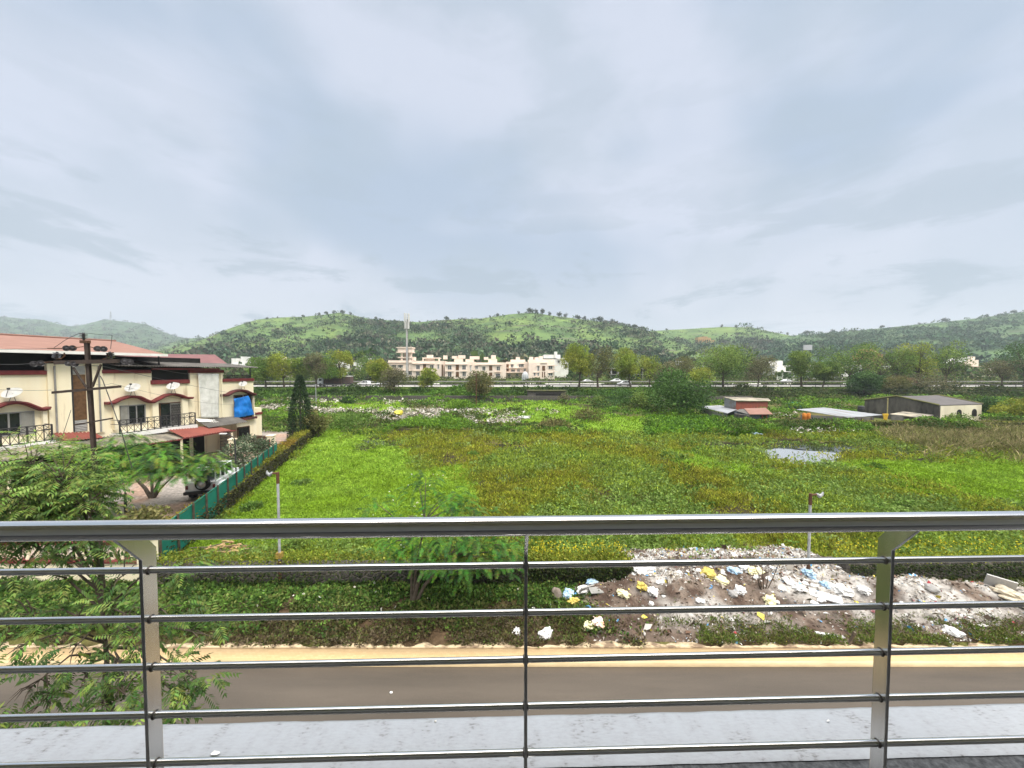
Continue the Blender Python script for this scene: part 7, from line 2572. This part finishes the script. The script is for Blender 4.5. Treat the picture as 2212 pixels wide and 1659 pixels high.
hill('hill', SILM, 240, 620, 4.0, 330, 1600, 230, 90, PAL, (21000, dM, FOR, 4.4), 9, 1.15, .06, 3)
hill('hill', SILR, 420, 820, 4.0, 1280, 1800, 110, 60, PAL, (4200, lambda px, v, n: np.clip((sm(.8, .3, v) * 1.1 + .35 * (px > 1590)) * (.2 + 2.6 * (n - .3)), .02, 1), FOR, 6), 8, 1.1, 0, 2)
hill('hill', SILRR, 330, 760, 4.0, 1560, 2420, 150, 80, [(.085, .14, .06), (.105, .165, .06), (.06, .1, .05), (.09, .09, .07)], (9500, lambda px, v, n: np.clip((.5 + .5 * sm(.9, .4, v)) * (.1 + 2.8 * (n - .34)), .03, 1), FOR2, 5.2), 9, 1.05, 0, 2)
hill('hill', SILL, 900, 1750, 2.0, -320, 500, 110, 40, [(.06, .11, .05), (.075, .13, .055), (.05, .08, .045), (.08, .08, .07)], (3500, lambda px, v, n: np.clip(.9 * (.2 + 2.4 * (n - .3)), .05, 1), FOR, 9), 20, 1.0, 0, 1)
hill('hill', SILLM, 600, 1100, 3.0, 220, 560, 60, 40, PAL, (1500, lambda px, v, n: np.clip(.7 * (.2 + 2.4 * (n - .3)), .05, 1), FOR, 7), 8, 1.0, 0, 1)
# flat wooded ground at the foot of the hills
n = 6500
X, Y, x, y = None, None, None, None
Y = rng.uniform(172, 300, n) ; X = rng.uniform(-1.45, 1.45, n) * Y
k = fbm(X * .02, Y * .03, 3) > .40
X, Y = X[k], Y[k]
r_ = 2.6 * np.exp(rng.normal(0, .3, len(X)))
Y2 = rng.uniform(148.5, 172, 900)
X2 = rng.uniform(-1.45, 1.45, 900) * Y2
p2 = PX(X2, Y2, 5.0)[0]
k = ((p2 < 832) | (p2 > 1236)) & (fbm(X2 * .05 + 8, Y2 * .05, 3) > .42)
X, Y, r_ = np.concatenate([X, X2[k]]), np.concatenate([Y, Y2[k]]), np.concatenate([r_, 2.3 * np.exp(rng.normal(0, .35, k.sum()))])
P = np.stack([X, Y, rise(X, Y) + r_ * .5], -1)
uu = unit(rng.normal(size=(len(X), 18, 3))); uu[..., 2] = np.abs(uu[..., 2])
Q = leafq(P[:, None] + uu * (r_[:, None] * (.6 + .45 * rng.random((len(X), 18))))[..., None], uu + rng.normal(size=uu.shape) * .7, r_[:, None] * .55, r_[:, None] * .4)
cc = pick([(.08, .13, .04), (.06, .1, .04), (.11, .15, .055), (.1, .1, .055)], len(X))
kind(quads('distant_woods', Q.reshape(-1, 4, 3), np.repeat(cc, 18, 0) * (1 + .2 * rng.normal(size=(len(X) * 18, 1))), M['hillleaf']), 'stuff')

from mathutils.bvhtree import BVHTree
HB = []
for o in list(bpy.data.objects):
    if o.name.split('.')[0] == 'hill':
        HB.append(BVHTree.FromPolygons([v.co.copy() for v in o.data.vertices], [tuple(p.vertices) for p in o.data.polygons]))


def hillhit(px, py):
    best = None
    for t in HB:
        q = t.ray_cast(Vector((0, 0, EYE)), Vector(ray(px, py)).normalized())[0]
        if q is not None and (best is None or q.y < best.y):
            best = q
    return best


# single trees standing on the skyline
sky_t = [(577, 684, 7, 612), (600, 682, 5, 612), (655, 679, 8, 612), (690, 672, 6, 612), (705, 668, 8, 612), (722, 664, 9, 612), (740, 664, 10, 612), (757, 668, 8, 612), (812, 682, 6, 615), (906, 690, 6, 615), (965, 677, 9, 618), (1058, 679, 6, 618), (1075, 674, 7, 618), (1120, 668, 8, 618),
         (1145, 659, 10, 618), (1158, 661, 9, 618), (1172, 664, 9, 618), (1188, 669, 8, 618), (1208, 668, 9, 618), (1222, 670, 9, 618), (1248, 676, 9, 618), (1262, 678, 9, 618), (1296, 681, 8, 618), (1322, 684, 9, 618), (1370, 694, 9, 618), (1388, 698, 9, 618),
         (1440, 706, 5, 815), (1560, 698, 9, 815), (1590, 699, 9, 815), (1700, 712, 8, 755), (1742, 712, 8, 755), (1798, 707, 8, 755), (1905, 698, 7, 755), (1985, 692, 7, 755), (2042, 683, 8, 755), (2130, 672, 9, 755), (2190, 665, 9, 755)]
pr0 = tree('ridge_tree', 'small tree standing on the hill crest against the sky', (0, 0, 0), 9, 8, [(.05, .075, .045), (.07, .09, .055)], 7, 40, 1.3, .2, low=.5, group='trees along the hill crests')
pr1 = tree('ridge_tree', 'small tree standing on the hill crest against the sky', (0, 0, 0), 9, 6, [(.05, .075, .045), (.08, .09, .065)], 6, 26, 1.2, .35, low=.3, group='trees along the hill crests')
for i, (px, pt, hgt, Y) in enumerate(sky_t):
    for yb in np.arange(655, 745, .7):
        p = hillhit(px, yb)
        if p is not None:
            break
    if p is None:
        continue
    p = hillhit(px, yb + 1.2) or p
    zb_, zt_ = p.z - .6, W(px, pt, p.y).z
    Yh = p.y
    src = pr0 if i % 2 == 0 else pr1
    k_ = min(1.1, max(.4, (zt_ - zb_) / 9 * random.uniform(.6, .95)))
    loc = Vector((p.x, Yh, zb_))
    if i < 2:
        src.location = loc; src.scale = (k_, k_, k_); src.rotation_euler.z = random.random() * 6
    else:
        dup(src, loc, random.random() * 6, (k_ * random.uniform(.8, 1.3), k_ * random.uniform(.8, 1.3), k_))
# bits on the hills
hp = hillhit(1525, 741) or W(1525, 741, 500)
HY = hp.y
hs = thing('hill_house', 'orange-yellow ruined building on the green hillside', 'building', hp)
M['ochre'] = pm('ochre_plaster', (.5, .33, .14), (.4, .25, .1), .12, .9, c3=(.28, .18, .09))
for (x0_, x1_, yt_) in ((1508, 1518, 728.5), (1518.1, 1529, 727), (1529.1, 1536, 729.5), (1536.1, 1545, 734.5)):
    a, b_ = W(x0_, 741, HY), W(x1_, yt_, HY)
    mb = MB(); mb.obox((a.x, HY, hp.z - 6), (b_.x - a.x, 0, 0), (0, 12, 0), (0, 0, b_.z - hp.z + 6)); mb.build('wall', M['ochre'], hs)
for k in range(6):
    a = W(1510 + k * 4.3, 736, HY - .1)
    mb = MB(); mb.obox((a.x, HY - .2, a.z), (1.0, 0, 0), (0, .19, 0), (0, 0, 2.0)); mb.build('window', M['brown'], hs)
p = W(239, 690, 1740)
mt_ = thing('lattice_mast', 'tiny lattice mast on the far left hill', 'mast', p)
top_ = W(239, 673, 1740)
mb = MB()
for sx_, sy_ in ((-1, -1), (1, -1), (1, 1), (-1, 1)):
    mb.tube([p + Vector((sx_ * 2.5, sy_ * 2.5, -6)), top_ + Vector((sx_ * .8, sy_ * .8, 0))], .5, 4)
mb.build('legs', M['grey'], mt_)['kind'] = 'stuff'
mb = MB()
for k in range(10):
    t = k / 10
    q = p.lerp(top_, t); w_ = 2.5 - 1.7 * t
    mb.tube([q + Vector((-w_, -w_, 0)), q + Vector((w_, -w_, 3))], .35, 4)
    mb.tube([q + Vector((w_, -w_, 0)), q + Vector((-w_, -w_, 3))], .35, 4)
mb.build('bracing', M['grey'], mt_)
